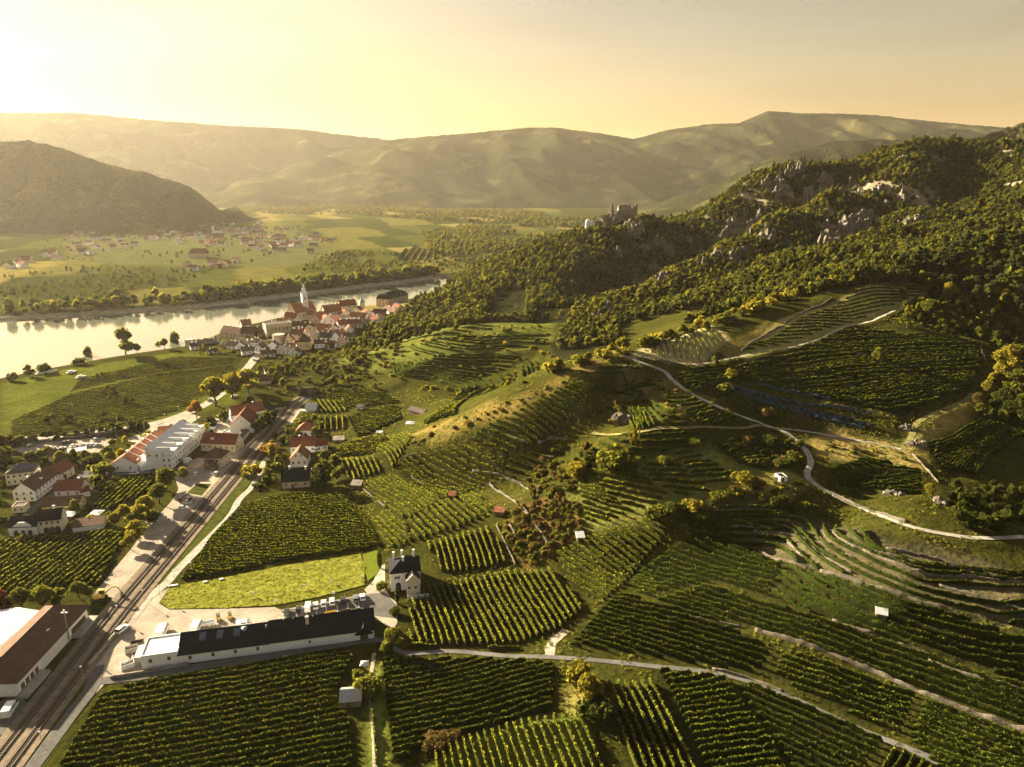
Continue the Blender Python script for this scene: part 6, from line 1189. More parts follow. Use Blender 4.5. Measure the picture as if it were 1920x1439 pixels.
for x in (2.8, 5.6, 8.4): h.door(h.L * x / 11.2, 1.7, 1.6, 'glass', arch=True)
Lq = h.L; h.part('pediment', MB().prism([(0, 0)], 0, 0) if False else MB().add([(1.5, -.25, 4.0), (Lq - 1.5, -.25, 4.0), (Lq / 2 + 1.2, -.25, 6.0), (Lq / 2 - 1.2, -.25, 6.0), (1.5, .3, 4.0), (Lq - 1.5, .3, 4.0), (Lq / 2 + 1.2, .3, 6.0), (Lq / 2 - 1.2, .3, 6.0)], [(0, 1, 2, 3), (7, 6, 5, 4), (0, 4, 5, 1), (1, 5, 6, 2), (2, 6, 7, 3), (3, 7, 4, 0)]), 'white_wall')
h.block((75,1001),(117,996),9,5.6,3.0,wm='cream_wall',rm='slate',win=(4,0,2),wz=[4.4]); h.chimney(h.L - 3, 4.5)
for x in (.2, .45, .7): h.door(h.L * x + 1, 2.0, 1.5, 'black_hole', arch=True)
h = HS('shed', 'long low shed with brown sloping roof at the edge of the vineyard', (137,999),(195,991),6.5,2.0,1.0,'lean',wm='white_wall',rm='tile_brown',over=.2); h.root['category'] = 'shed'
h = HS('outbuilding', 'small flat-roofed pale outbuilding below the long white house', (24,963),(48,961),5,3.0,0,'flat',wm='cream_wall',rm='tile_grey',win=(2,0,0)); h.root['category'] = 'outbuilding'
h = HS('terrace_house', 'row of white terraced houses with stepped orange roof', (258,885),(316,834),12.5,4.6,3.8,wm='white_wall',rm='tile_orange',win=(0,2,0)); h.root['category'] = 'terrace'; h.door(2, 1.2)
for k in range(6): x = h.L * (k + .6) / 6.4; h.dormer(x, .8, 2.4, 1.0, 3.6, rm='tile_orange'); h.chimney(x + 2.2, 6.6, 1.4); h.window((x, -.04, 2.4), 0, .9)
for k in range(5): x = h.L * (k + 1) / 6; h.part('party_wall', MB().add([(x, -.8, -.5), (x, -.8, 5.0), (x, 6, 8.8), (x, 6, -.5), (x + .35, -.8, -.5), (x + .35, -.8, 5.0), (x + .35, 6, 8.8), (x + .35, 6, -.5)], [(0, 3, 2, 1), (4, 5, 6, 7), (1, 2, 6, 5), (0, 1, 5, 4), (2, 3, 7, 6)]), 'white_wall')
h = HS('annex', 'white wedge-shaped annex at the end of the orange-roofed terrace', (264,885),(293,878),8,2.2,3.4,'lean',wm='white_wall',rm='white_roof',over=.05); h.root['category'] = 'house'
# hotel: stepped white block with balconies
h = House('hotel', 'big stepped white hotel with rows of balconies', 'hotel'); h.block((324,879),(386,824),5.2,6.2,0,'flat',wm='white_wall',rm='white_roof',win=(14,2,2),rows=2,over=0)
Lh = h.L; base = h.M.copy(); a = g1(324,879); b = g1(386,824); ang = math.atan2(b[1] - a[1], b[0] - a[0]); nv = np.array((-math.sin(ang), math.cos(ang))); z0 = min(a[2], b[2])
A2 = a[:2] + nv * 5.25; B2 = b[:2] + nv * 5.25; h.block((*A2, 0), (*B2, 0), 7.5, 8.6, 3.0, 'lean', wm='white_wall', rm='white_roof', over=.1, win=(12, 2, 2), wz=[7.4], world=True, z0=z0)
for k in range(5):
    x = Lh * (k + .35) / 5; o = MB().box(x, x + Lh * .11, -5.6, .5, 6.3, 8.9); h.part('bay_block', o, 'white_wall')
for k in range(5): x = Lh * (k + .5) / 5; h.part('balcony', MB().box(x, x + Lh * .09, -6.4, -5.3, 3.2, 4.2), 'frame_white')
for k in range(6): x = Lh * (k + .5) / 6; h.part('party_wall', MB().box(x, x + .4, -3.5, 7.4, 6.5, 10.4), 'white_wall')
h = HS('house', 'house with orange roof behind the white hotel', (297,827),(327,825),8,4.0,3.2,wm='cream_wall',rm='tile_orange',win=(3,0,0)); h.chimney(5, 5)
h = HS('station_house', 'cream station building with hipped brown roof beside the railway', (379,877),(415,878),11,5.2,4.0,'hip',wm='cream_wall',rm='tile_brown',win=(3,3,3),rows=2); h.root['category'] = 'house'; h.part('porch_roof', MB().add([(2.5, -4, 2.6), (h.L - 1, -4, 2.6), (h.L - 1, 0, 4.6), (2.5, 0, 4.6)], [(0, 1, 2, 3)]), 'tile_brown'); h.part('porch', MB().box(3, h.L - 1.5, -3.5, -.02, -.5, 2.5), 'brown_wall')
h = HS('house', 'cream house with red-brown roof behind the station building', (378,846),(442,849),9.5,4.8,4.2,wm='cream_wall',rm='tile_red',win=(6,2,2)); h.chimney(13, 5.5); h.dormer(6, 1.5, rm='tile_red')
h = HS('barn', 'large white barn with steep red roof and plain gable', (433,814),(475,812),17,5.2,6.2,axis='y',wm='white_wall',rm='tile_red',win=(0,0,3)); h.root['category'] = 'barn'; h.door(6.5, 1.6, 2.6); h.window((6.5, -.05, 7.4), 0, .8)
h = HS('house', 'white farmhouse with red roof joined behind the barn', (437,793),(497,782),9,4.6,4.6,wm='white_wall',rm='tile_red',win=(3,0,0)); h.chimney(14, 5.5)
h = HS('hut', 'narrow white hut beside the railway below the barn', (450,833),(467,815),3.2,2.4,1.0,wm='white_wall',rm='tile_grey'); h.root['category'] = 'hut'
h = HS('house', 'white house with pale red hipped roof, highest of the houses by the field path', (556,821),(590,819),9.5,4.2,3.8,'hip',wm='white_wall',rm='tile_orange',win=(3,2,0)); 
h = HS('house', 'long white house with dark red roof between field path and side valley', (545,852),(592,848),9,4.2,3.8,wm='white_wall',rm='tile_red',win=(4,0,0)); h.chimney(4.5, 5.5); h.block((592.5,848),(615,843),7.5,3.2,2.6,wm='white_wall',rm='tile_red',win=(2,0,1))
h = HS('house', 'gabled white house with bright orange roof above the dark-roofed one', (545,877),(577,875),9.5,4.6,4.2,axis='y',wm='white_wall',rm='tile_orange',win=(3,0,0)); h.window((h.L * .35, -.05, 6.2), 0, .8); h.window((h.L * .65, -.05, 6.2), 0, .8)
h = HS('house', 'pinkish house with steep black roof at the top of the square vineyard', (529,917),(581,913),9,3.6,4.6,wm='pink_wall',rm='slate',win=(3,0,0)); h.chimney(3.5, 4.5); h.chimney(11, 4.0); h.door(5, 1.2)
h = HS('shelter', 'pale tent-shaped shelter beside the level crossing', (573,771),(592,771),5,1.4,3.0,wm='white_wall',rm='white_roof'); h.root['category'] = 'shelter'
h = HS('house', 'small house with brown roof at the lower edge of the car park', (92,866),(121,863),6,2.8,2.6,wm='cream_wall',rm='tile_brown'); 
h = HS('carport', 'low white carport beside the car park', (128,856),(162,851),4,2.0,.5,'lean',wm='grey_wall',rm='white_roof'); h.root['category'] = 'carport'
# --- huts among the vines
for nm, A, B, D, wh, rh, rf, wm, rm, lab in (('shed',(638,1329),(677,1326),5.5,2.2,1.6,'gable','brown_wall','tin','dark shed with grey tin roof beside the footpath'),('hut',(658,918),(676,916),3.5,2.2,1.0,'lean','brown_wall','concrete_road','small hut with pale roof at the top of the slanting vineyard'),('hut',(926,969),(944,967),3,2.2,.8,'lean','brown_wall','tile_old','little brown hut under the bare plot'),('hut',(841,938),(853,938),2.2,2.2,.8,'lean','brown_wall','tile_old','tiny hut at the top of the short slanting rows'),('hut',(1641,1162),(1662,1164),3.2,2.2,1.0,'gable','brown_wall','white_roof','small hut with white roof in the middle of the terraces'),('hut',(765,777),(792,776),6,2.8,1.6,'gable','brown_wall','tile_grey','dark wooden hut in the side valley'),('hut',(668,770),(680,769),3,2.2,.8,'lean','white_wall','tile_grey','small pale hut among the side-valley vines'),('hut',(1082,1018),(1096,1014),3,2.0,.8,'lean','brown_wall','white_roof','hut with pale roof at the corner of the quarry'),('hut',(705,818),(716,816),3,1.8,.5,'flat','white_wall','white_roof','white box-like hut under the curving vineyard'),('cellar',(625,832),(645,828),4,1.8,.8,'lean','stone_house','concrete_road','stone cellar front right of the red-roofed houses'),('hut',(1462,904),(1476,903),4,1.6,.4,'flat','white_wall','white_roof','pale vehicle-sized hut on the grassy crest')):
    o = House(nm, lab, 'shed' if nm == 'shed' else 'hut').block(A, B, D, wh, rh, rf, wm=wm, rm=rm, over=.25); o.door(o.L * .4, .9, 1.7)

# ---------------------------------------------------------------- the old town
h = House('church', 'church with steep red roof and pale blue tower above the river', 'church')
h.block((556,603),(594,596),15,9,9.0,'gable',wm='cream_wall',rm='tile_orange',win=(4,0,2),wz=[5.0],ws=1.6,simple=True,hip=.4)
h.block((570,599),(580,598),5.2,27,0,'flat',wm='blue_white',rm='copper_green',win=(1,1,1),wz=[12,17,22.5],ws=1.7,simple=True,over=0,roofname='tower_gallery')
tc_ = (h.L / 2, h.D / 2, 27.2); h.part('tower_lantern', MB().lathe([(2.5, 0), (2.6, .5), (2.0, .6), (2.0, 4.4), (2.5, 4.6), (2.3, 5.4), (1.5, 6.2), (1.1, 6.6), (1.05, 8.6), (1.4, 8.8), (1.1, 9.6), (.5, 10.4), (.12, 11), (.08, 13.5)], 8, tc_), 'blue_white')
for sx, sy in ((0, 0), (1, 0), (1, 1), (0, 1)): h.part('pinnacle', MB().lathe([(.5, 0), (.5, 1.2), (.3, 2.2), (.05, 3.4)], 6, (sx * h.L, sy * h.D, 27.2)), 'blue_white')
h = House('monastery_ruin', 'roofless pale ruin with tall arched wall in the town', 'ruin'); h.block((500,634),(548,623),11,12,0,'flat',wm='stone_house',rm='tile_grey',win=(7,0,0),wz=[7],ws=1.8,simple=True)
for k in range(7): x = h.L * (k + .08) / 7; h.part('buttress', MB().box(x, x + 1.0, -1.2, -.01, -1, 9.5), 'stone_house')
h = House('abbey_house', 'large pinkish hotel with dark mansard roof at the river end of the town', 'building'); h.block((728,577),(766,567),17,9.5,7,'mansard',wm='pink_wall',rm='slate',win=(8,4,0),rows=3,ws=1.2,simple=True)
for k in range(5): h.part('dormer', MB().box(h.L * (k + .6) / 5.6, h.L * (k + .6) / 5.6 + 1.4, 1.0, 4, 10.8, 12.8), 'cream_wall', h.roof)
h = House('round_tower', 'small round tower with green cone roof near the river', 'tower'); h.block((678,583),(685,582),5,4,0,'flat',wm='cream_wall',rm='tile_grey'); h.part('tower_drum', MB().lathe([(3.2, -3), (3.2, 9.5)], 14, (h.L / 2, 2.5, 0)), 'cream_wall'); h.part('cone_roof', MB().lathe([(4.0, 9.4), (2.0, 12), (.1, 16)], 14, (h.L / 2, 2.5, 0)), 'copper_green')
h = House('gate_tower', 'pale stepped tower in the middle of the town', 'tower'); h.block((575,640),(590,639),7,13,2.0,'gable',axis='y',wm='cream_wall',rm='tile_grey',win=(1,1,1),wz=[11],simple=True); h.part('lower_wall', MB().add([(-1.5, -2, -1), (h.L + 3, -2, -1), (h.L + 3, -.02, -1), (-1.5, -.02, -1), (-1.5, -2, 3), (h.L + 1, -2, 4), (h.L, -.02, 9), (0, -.02, 9)], [(0, 1, 5, 4), (4, 5, 6, 7), (1, 2, 6, 5), (0, 4, 7, 3)]), 'cream_wall')
h = House('tower_house', 'yellowish square house with dark pyramid roof in the front of the town', 'house'); h.block((559,658),(581,656),9,7.5,7.0,'pyramid',wm='yellow_wall',rm='tile_brown',win=(2,2,0),simple=True)
h = House('bastion', 'squat round stone bastion at the town wall', 'tower'); h.block((514,646),(530,645),4,3,0,'flat',wm='stone_house',rm='tile_grey'); h.part('drum', MB().lathe([(5.4, -3), (5.2, 8.5)], 16, (h.L / 2, 3, 0)), 'stone_house')
h = House('bastion', 'stone corner bastion on the river beside the lone trees', 'tower'); h.block((350,650),(362,649),4,3,0,'flat',wm='stone_house',rm='tile_grey'); h.part('drum', MB().lathe([(4.6, -3), (4.5, 6.0)], 16, (h.L / 2, 3, 0)), 'stone_house')
wall([(362,650),(380,645),(400,643),(412,645)], 5.5, 'old town wall next to the corner bastion', 'old_wall', 1.0, 'town_wall', 'wall', 'town walls', .35)
wall([(415,652),(440,648),(458,645),(480,650)], 5.0, 'jagged town wall in front of the monastery roofs', 'old_wall', 1.0, 'town_wall', 'wall', 'town walls', .45)
wall([(486,650),(512,647)], 5.0, 'town wall left of the squat bastion', 'old_wall', 1.0, 'town_wall', 'wall', 'town walls', .2)
wall([(640,625),(665,618),(690,606),(704,603)], 4.5, 'pale town wall climbing the castle hill', 'old_wall', 1.0, 'town_wall', 'wall', 'town walls', .5)
wall([(829,562),(840,552),(852,541),(860,530)], 4, 'ruined wall high on the wooded slope below the castle', 'old_wall', 1.0, 'town_wall', 'wall', 'town walls', .6)
TOWN = [  # A, width px, depth m, wall m, roof m, roof, wall, roof tile
 ((414,634),40,10,6,5,'x','stone_house','tile_brown','long monastery wing with brown roof next to the river'),((452,636),40,10,5.5,5,'x','stone_house','tile_brown','second monastery wing with brown roof'),((455,622),18,9,6,5,'x','cream_wall','tile_orange','house with orange roof behind the monastery wings'),
 ((533,606),22,9,6,5,'x','cream_wall','tile_orange','orange-roofed house left of the church'),((610,598),32,11,7,7,'x','cream_wall','tile_orange','big house with wide orange roof right of the church'),((640,588),30,11,8,6,'x','cream_wall','tile_red','tall red-roofed house behind the wide orange roof'),
 ((580,612),26,9,6,5,'y','pink_wall','tile_old','red-roofed house below the church choir'),((605,615),22,9,7,4,'y','white_wall','tile_old','white gabled house below the wide orange roof'),((628,608),24,10,7,6,'y','cream_wall','tile_red','red-roofed gabled house beside the wide orange roof'),((655,604),30,9,6,4,'x','white_wall','tile_old','long white house right of the red gables'),((680,600),22,8,6,4,'y','white_wall','tile_old','white house on the slope under the round tower'),((700,596),24,8,5,4,'x','white_wall','tile_brown','low house between round tower and mansard hotel'),((718,588),20,8,5,4,'x','cream_wall','tile_brown','small house in front of the mansard hotel'),
 ((548,622),20,8,5,4,'x','cream_wall','tile_brown','brown-roofed house behind the ruin end'),((566,626),22,8,5,4,'x','white_wall','tile_brown','brown-roofed house left of the pale tower'),((592,626),24,8,5,4,'x','cream_wall','tile_old','red-roofed house right of the pale tower'),((616,628),22,8,5,4,'y','cream_wall','tile_brown','brown gable above the town garden'),((636,620),24,8,5,4,'x','white_wall','tile_old','house under the climbing town wall'),((660,615),20,8,5,3.5,'x','cream_wall','tile_old','last red roof below the climbing wall'),
 ((535,648),16,8,5,4,'y','cream_wall','tile_brown','gabled house right of the squat bastion'),((548,640),18,8,6,4,'x','pink_wall','tile_brown','dark red-roofed house behind the tower house'),((552,636),16,8,5,5,'x','cream_wall','tile_red','red-roofed house at the foot of the pale tower'),((600,644),22,8,5,4,'x','white_wall','tile_grey','grey-roofed house right of the tower house'),((622,644),16,8,5,5,'y','white_wall','tile_grey','dark gabled house at the town edge'),((632,652),14,7,4.5,4,'x','white_wall','tile_brown','last house of the town toward the round hill'),((590,654),18,7,4,3,'x','white_wall','tile_brown','low white house below the pale tower'),
 ((454,667),20,8,3.6,3,'x','white_wall','tile_grey','low white house with grey roof at the vineyard edge'),((478,660),14,7,4,3,'y','white_wall','tile_brown','small gabled white house by the town road'),((490,672),26,8,3.2,2.6,'x','white_wall','tile_brown','long low house beside the town road'),((502,658),20,8,4,3.5,'y','white_wall','tile_grey','white gabled house at the town gate'),((520,664),24,9,3.5,3,'x','white_wall','tile_grey','wide white house with grey roof in the front row'),((545,670),16,8,4,3,'y','white_wall','tile_grey','white house with dark gable in the front row'),((358,657),16,7,3,2.6,'x','white_wall','tile_brown','low house under the corner bastion'),((425,655),18,7,3.5,3,'x','white_wall','tile_grey','grey-roofed cottage under the jagged town wall'),((445,655),12,7,3.5,3,'y','white_wall','tile_brown','small cottage behind the jagged town wall'),((390,664),18,6,2,1,'x','white_wall','tile_grey','long low greenhouse-like shed by the river vines'),((660,592),16,8,6,4,'y','cream_wall','tile_red','red gable near the river behind the long white house'),((596,606),16,9,6,5,'x','cream_wall','tile_old','small red roof between church and wide orange roof'),((645,640),16,7,4,3,'x','cream_wall','tile_brown','house at the foot of the wooded slope'),((575,600),14,8,6,4,'x','cream_wall','tile_old','low roof tucked against the church wall')]
TOWN += [((640,600),18,8,6,4,'y','cream_wall','tile_old','gabled house squeezed behind the long white house'),((668,610),18,8,5,4,'x','cream_wall','tile_orange','orange roof below the round tower'),((690,606),16,8,5,4,'x','white_wall','tile_red','red roof on the slope toward the mansard hotel'),((706,602),18,8,4.5,3.5,'y','cream_wall','tile_old','small gable near the climbing wall top'),((520,616),14,8,5,4,'x','cream_wall','tile_old','red roof behind the ruin'),((500,622),16,8,5,4,'x','cream_wall','tile_brown','brown roof left of the ruin'),((612,606),16,8,6,5,'y','white_wall','tile_red','red gable below the wide orange roof'),((584,634),16,8,5,4,'y','white_wall','tile_old','gable right behind the pale tower'),((604,636),16,7,4.5,3.5,'x','white_wall','tile_red','red roof between pale tower and town edge'),((626,636),16,7,4.5,3.5,'x','cream_wall','tile_old','faded roof at the garden wall'),((650,628),14,7,4.5,3.5,'y','white_wall','tile_old','little gable under the climbing wall'),((566,648),14,7,5,3.5,'x','white_wall','tile_old','faded roof right behind the tower house'),((615,656),14,7,4,3,'x','white_wall','tile_red','low red roof at the lower town edge'),((540,660),14,7,4,3,'x','white_wall','tile_old','faded roof in the front row left of the tower house'),((470,650),14,7,4,3,'x','white_wall','tile_brown','brown roof just inside the jagged town wall'),((735,582),12,7,4,3,'x','white_wall','tile_old','small faded roof beneath the mansard hotel')]
for k, (A, wpx, D, wh, rh, ax, wm, rm, lab) in enumerate(TOWN):
    sl = -0.12 if k % 3 else 0.06
    h = House('town_house', lab, 'house', 'houses of the old town').block(A, (A[0] + wpx, A[1] + sl * wpx), D, wh, rh, axis=ax, wm=wm, rm=rm, win=(max(2, wpx // 8), 2, 0), rows=2 if wh > 4.5 else 1, simple=True, over=.4, z0=None)
    if ax == 'x': h.chimney(h.L * .3, D * .55, 1.4); h.chimney(h.L * .75, D * .45, 1.4)
# houses by the road between the town and the station, tunnel portal
h = HS('house', 'low brown-roofed house under the trees near the tunnel', (488,722),(508,720),7,3,3,wm='cream_wall',rm='tile_brown',simple=True)
h = HS('house', 'house with grey roof by the bend of the town road', (498,705),(515,702),7,3,2.6,wm='white_wall',rm='tile_grey',simple=True)
h = House('tunnel_portal', 'stone railway tunnel portal at the foot of the hill', 'tunnel'); h.block((558,744),(588,739),7,5.2,0,'flat',wm='dry_stone',rm='dark_grass',over=0); h.door(h.L * .42, 4.6, 3.2, 'black_hole', arch=True, y=-.12)
# ---------------------------------------------------------------- castle ruin
h = House('castle_ruin', 'ruined castle with broken keep on the rocky crest', 'castle'); c = np.array(atY(1160, 402, 950)); c[2] = float(H(c[0], c[1])) + 7; h.block((c[0] - 1, c[1] - 2, 0), (c[0] + 23, c[1] - 3, 0), 11, 9, 0, 'flat', wm='old_wall', rm='black_hole', world=True, z0=c[2] - 1, over=0, win=(3, 0, 0), ws=1.4, simple=True)
top = MB(); r = random.Random(5)
for k in range(9): x = h.L * k / 9; top.box(x, x + h.L / 9 - .02, 0, 2.0, 9.4, 9.4 + r.uniform(.6, 5.5))
for k in range(5): y = 2.2 + 8.6 * k / 5; top.box(h.L - 2, h.L, y, y + 1.6, 9.4, 9.4 + r.uniform(.5, 4)); top.box(0, 1.8, y, y + 1.6, 9.4, 9.4 + r.uniform(.5, 4))
h.part('broken_wall', top, 'old_wall'); h.part('rock_spire', MB().lathe([(4.4, -6), (3.6, 1), (2.8, 6), (1.6, 11), (.3, 15)], 7, (-8, 2, 0)), 'rock'); h.part('mast', MB().tube((h.L + .5, 1, 0), (h.L + .5, 1, 16), .5, .35), 'old_wall')
h.part('curtain_wall', MB().box(-22, -10, -3, -1.5, -9, 1).box(-34, -22, -5, -3, -14, -6), 'old_wall'); h.part('gatehouse', MB().box(-42, -31, -8, 2, -22, -7).box(-41, -38, -7, 1, -7, -5), 'white_wall'); h.part('lower_wall', MB().box(-30, -12, -6.5, -5.2, -18, -9), 'old_wall')

# ---------------------------------------------------------------- village across the river
VIL = []
def cluster(name, poly, n, seed):
    r = random.Random(seed); P = []; a = np.array(poly)
    while len(P) < n:
        u, v = r.uniform(a[:, 0].min(), a[:, 0].max()), r.uniform(a[:, 1].min(), a[:, 1].max())
        if inpoly(np.array([u]), np.array([v]), poly)[0] and all(abs(u - p[0]) > 6 or abs(v - p[1]) > 3 for p in P): P.append((u, v))
        seed += 1
        if seed > 30000: break
    VIL.append((name, sorted(P)))
cluster('edge farm', [(0,488),(45,482),(48,500),(0,507)], 6, 1); cluster('outlying farm', [(55,478),(98,474),(98,488),(60,488)], 4, 2); cluster('lower hamlet', [(118,462),(182,456),(184,478),(120,480)], 9, 3); cluster('upper hamlet', [(110,440),(180,436),(182,452),(112,454)], 8, 4)
cluster('middle street', [(190,456),(245,444),(248,462),(192,470)], 7, 5); cluster('hillside street', [(264,432),(322,430),(326,450),(266,456)], 10, 6); cluster('village core', [(322,436),(400,420),(482,418),(486,452),(420,462),(330,468)], 36, 7); cluster('village east side', [(440,425),(560,428),(632,446),(620,478),(540,474),(450,470)], 46, 8); cluster('river cottages', [(338,496),(440,490),(445,510),(345,512)], 6, 9); cluster('far end', [(180,428),(260,424),(262,432),(184,438)], 3, 10)
ORD = [ordinal(k + 1) for k in range(60)]
rv = random.Random(3)
for nm, P in VIL:
    for k, (u, v) in enumerate(P):
        p = g1(u, v); a = rv.uniform(-.5, .5); Lx = rv.uniform(12, 22); rm = rv.choice(['tile_old', 'tile_brown', 'tile_old', 'tile_red', 'tile_grey']); ax = rv.choice('xxy')
        col = {'tile_old': 'faded red', 'tile_brown': 'brown', 'tile_red': 'red', 'tile_grey': 'grey'}[rm]
        House('village_house', '%s-roofed house, %s from the left in the %s across the river' % (col, ORD[k], nm), 'house', 'houses of the village across the river').block((p[0], p[1], 0), (p[0] + Lx * math.cos(a), p[1] + Lx * math.sin(a), 0), rv.uniform(8, 11), rv.uniform(4, 6.5), rv.uniform(3.5, 5.5), axis=ax, wm=rv.choice(['white_wall', 'white_wall', 'cream_wall']), rm=rm, over=.3, world=True, win=(2 if ax == 'x' else 1, 1, 0), ws=1.3, simple=True)
h = House('village_church', 'white church with tower in the village across the river', 'church'); p = g1(402,438); h.block((p[0], p[1], 0), (p[0] + 20, p[1] + 4, 0), 10, 8, 7, wm='white_wall', rm='tile_grey', world=True); h.block((p[0] - 6, p[1], 0), (p[0] - .5, p[1] + 1, 0), 6, 22, 7, 'pyramid', wm='white_wall', rm='tile_grey', world=True)
h = House('manor', 'big red-roofed manor in the fields across the river', 'house'); p = g1(353,484); h.block((p[0], p[1], 0), (p[0] + 38, p[1] + 6, 0), 14, 9, 9, 'hip', wm='cream_wall', rm='tile_red', world=True, win=(8, 2, 0), rows=2, ws=1.3, simple=True)
# ---------------------------------------------------------------- vehicles
def paintmat(name, c):
    m, n, b = nmat(name); t = noise(n, 2.0, 3); L(n, ramp(n, t.outputs[0], [(0.3, tuple(x * .9 for x in c)), (0.7, c)]).outputs[0], b.inputs['Base Color']); b.inputs['Roughness'].default_value = .28; b.inputs['Coat Weight'].default_value = .5; b.inputs['Specular IOR Level'].default_value = .5
for nm, c in (('white', (.78, .78, .77)), ('silver', (.42, .43, .44)), ('grey', (.16, .17, .18)), ('black', (.02, .02, .022)), ('red', (.30, .03, .025)), ('blue', (.05, .10, .22)), ('yellow', (.62, .40, .05)), ('green', (.10, .16, .06))): paintmat('paint_' + nm, c)
plain('rubber', (0.02, 0.02, 0.02), 0.9, 0.2, 3.0); plain('hub_metal', (0.35, 0.35, 0.35), 0.4, 0.1, 3.0, metal=0.8)
def loft(profile, halfw, taper):
    """side profile (x,z) widened across; the upper points are pulled in"""
    n = len(profile); zt = max(p[1] for p in profile); V = []
    for s in (-1, 1):
        for x, z in profile: V.append((x, s * halfw * (1 - taper * max(0, z - .85) / max(.01, zt - .85)), z))
    return V, [tuple(range(n - 1, -1, -1)), tuple(range(n, 2 * n))] + [(i, (i + 1) % n, n + (i + 1) % n, n + i) for i in range(n)]
PROF = {'car': ([(-2.1, .32), (-2.15, .75), (-1.95, .92), (-1.5, .98), (.75, .98), (1.75, .84), (2.1, .68), (2.12, .32)], [(-1.75, .96), (-1.35, 1.42), (.15, 1.46), (.95, .96)]),
        'suv': ([(-2.2, .4), (-2.25, .95), (-2.1, 1.08), (.9, 1.08), (2.0, .98), (2.25, .75), (2.25, .4)], [(-2.15, 1.06), (-1.9, 1.66), (.2, 1.7), (1.05, 1.06)]),
        'van': ([(-2.6, .38), (-2.65, 2.05), (-2.5, 2.2), (1.2, 2.2), (1.75, 1.9), (2.2, 1.15), (2.6, .9), (2.65, .38)], [(1.23, 1.25), (1.2, 2.0), (1.72, 1.82), (2.08, 1.22)])}
VM = {}
def vehicle_meshes(kind):
    if kind in VM: return VM[kind]
    b, g = PROF[kind]; body = MB(); body.add(*loft(b, .9 if kind != 'van' else 1.0, .06 if kind != 'van' else .08))
    glass = MB()
    if kind == 'van':
        glass.add(*loft(g, 1.015, 0)); glass.add(*loft([(-.9, 1.3), (-.9, 1.8), (.9, 1.8), (.9, 1.3)], .99, 0))
    else:
        glass.add(*loft(g, .80, .16)); x0, x1, zt = g[1][0], g[2][0], g[1][1]; body.add(*loft([(x0 - .02, zt - .01), (x0 + .05, zt + .06), (x1 - .05, zt + .08), (x1 + .05, zt + .01)], .70, 0))
        for xm in ((x0 + x1) / 2,): body.add(*loft([(xm - .06, .95), (xm - .05, zt + .02), (xm + .05, zt + .02), (xm + .06, .95)], .805, .15))
    tyre = MB(); 
    V = []; n = 12
    for y, r in ((-.11, .24), (-.11, .33), (.11, .33), (.11, .24)): V += [(r * math.cos(2 * math.pi * k / n), y, r * math.sin(2 * math.pi * k / n)) for k in range(n)]
    tyre.add(V, [(i * n + k, i * n + (k + 1) % n, (i + 1) * n + (k + 1) % n, (i + 1) * n + k) for i in range(3) for k in range(n)])
    rim = MB(); V = [(.24 * math.cos(2 * math.pi * k / n), y, .24 * math.sin(2 * math.pi * k / n)) for y in (-.09, .09) for k in range(n)]; rim.add(V, [tuple(range(n)), tuple(range(2 * n - 1, n - 1, -1))])
    lamp = MB().box(-.06, .04, -.17, .17, -.07, .07)
    VM[kind] = (body.mesh('body'), glass.mesh('windows'), tyre.mesh('tyre'), rim.mesh('rim'), lamp.mesh('headlight')); return VM[kind]
_bm = {}
for me, mt in (): pass
def car(u, v, yaw, kind, col, label, scale=1.0, group=None, name=None, world=None):
    p = world if world is not None else g1(u, v); B, G, TY, RM, LP = vehicle_meshes(kind)
    if (kind, col) not in _bm:
        c = B.copy(); c.materials.append(MATS['paint_' + col]); _bm[kind, col] = c
    for me, mt in ((G, 'glass'), (TY, 'rubber'), (RM, 'hub_metal'), (LP, 'frame_white')):
        if not me.materials: me.materials.append(MATS[mt])
    e = empty(name or {'car': 'parked_car', 'suv': 'parked_car', 'van': 'parked_van'}[kind], (p[0], p[1], float(p[2]) + .17), yaw); e.scale = (scale,) * 3; tag(e, label, 'van' if kind == 'van' else 'car', group)
    link('body', _bm[kind, col], None, e); link('windows', G, None, e); xs = 1.35 if kind != 'van' else 1.7
    for sx in (-1, 1):
        for sy in (-1, 1):
            w = link('wheel', TY, None, e); w.location = (sx * xs, sy * .82, .33); r = link('rim', RM, None, w)
    x = {'car': 2.08, 'suv': 2.22, 'van': 2.58}[kind]
    for sy in (-1, 1): l = link('headlight', LP, None, e); l.location = (x, sy * .6, .66 if kind != 'van' else .8)
    return e
def yawpx(a, b): p, q = g1(*a), g1(*b); return math.atan2(q[1] - p[1], q[0] - p[0])
G1 = 'vehicles on the winery car park'; yd = math.atan2(.97, -.25)
for u, v, k, c, lab in ((538,1152,'suv','black','black off-road car at the near end of the winery car park'),(560,1146,'car','black','black car next to the off-road car at the winery'),(578,1143,'van','white','white van parked among the winery cars'),(592,1139,'car','white','white car right beside the white van'),(607,1135,'car','white','second white car right of the van'),(623,1132,'suv','white','third white car right of the van, the tallest'),(643,1129,'car','black','black car standing alone between white and grey cars'),(667,1126,'suv','grey','grey car near the villa end of the winery car park'),(680,1123,'car','white','white car at the villa end of the winery car park')):
    car(u, v, yd + random.uniform(-.06, .06), k, c, lab, group=G1)
car(230,1184, yawpx((222,1190),(240,1176)), 'suv','white','white car beside the low wall of the winery yard', 1.1)
car(305,1190, yawpx((300,1200),(310,1180)), 'van','white','large white delivery van behind the flat winery roof', 1.35); car(369,1182, yawpx((364,1190),(373,1172)), 'van','white','second large white van behind the black roof', 1.25); car(458,1174, yawpx((445,1176),(470,1172)), 'van','white','white pickup-like van above the middle of the black roof', .9)
car(20,1336, yawpx((12,1348),(28,1322)), 'van','white','white van parked in front of the depot', 1.15)
G2 = 'cars on the riverside car park'
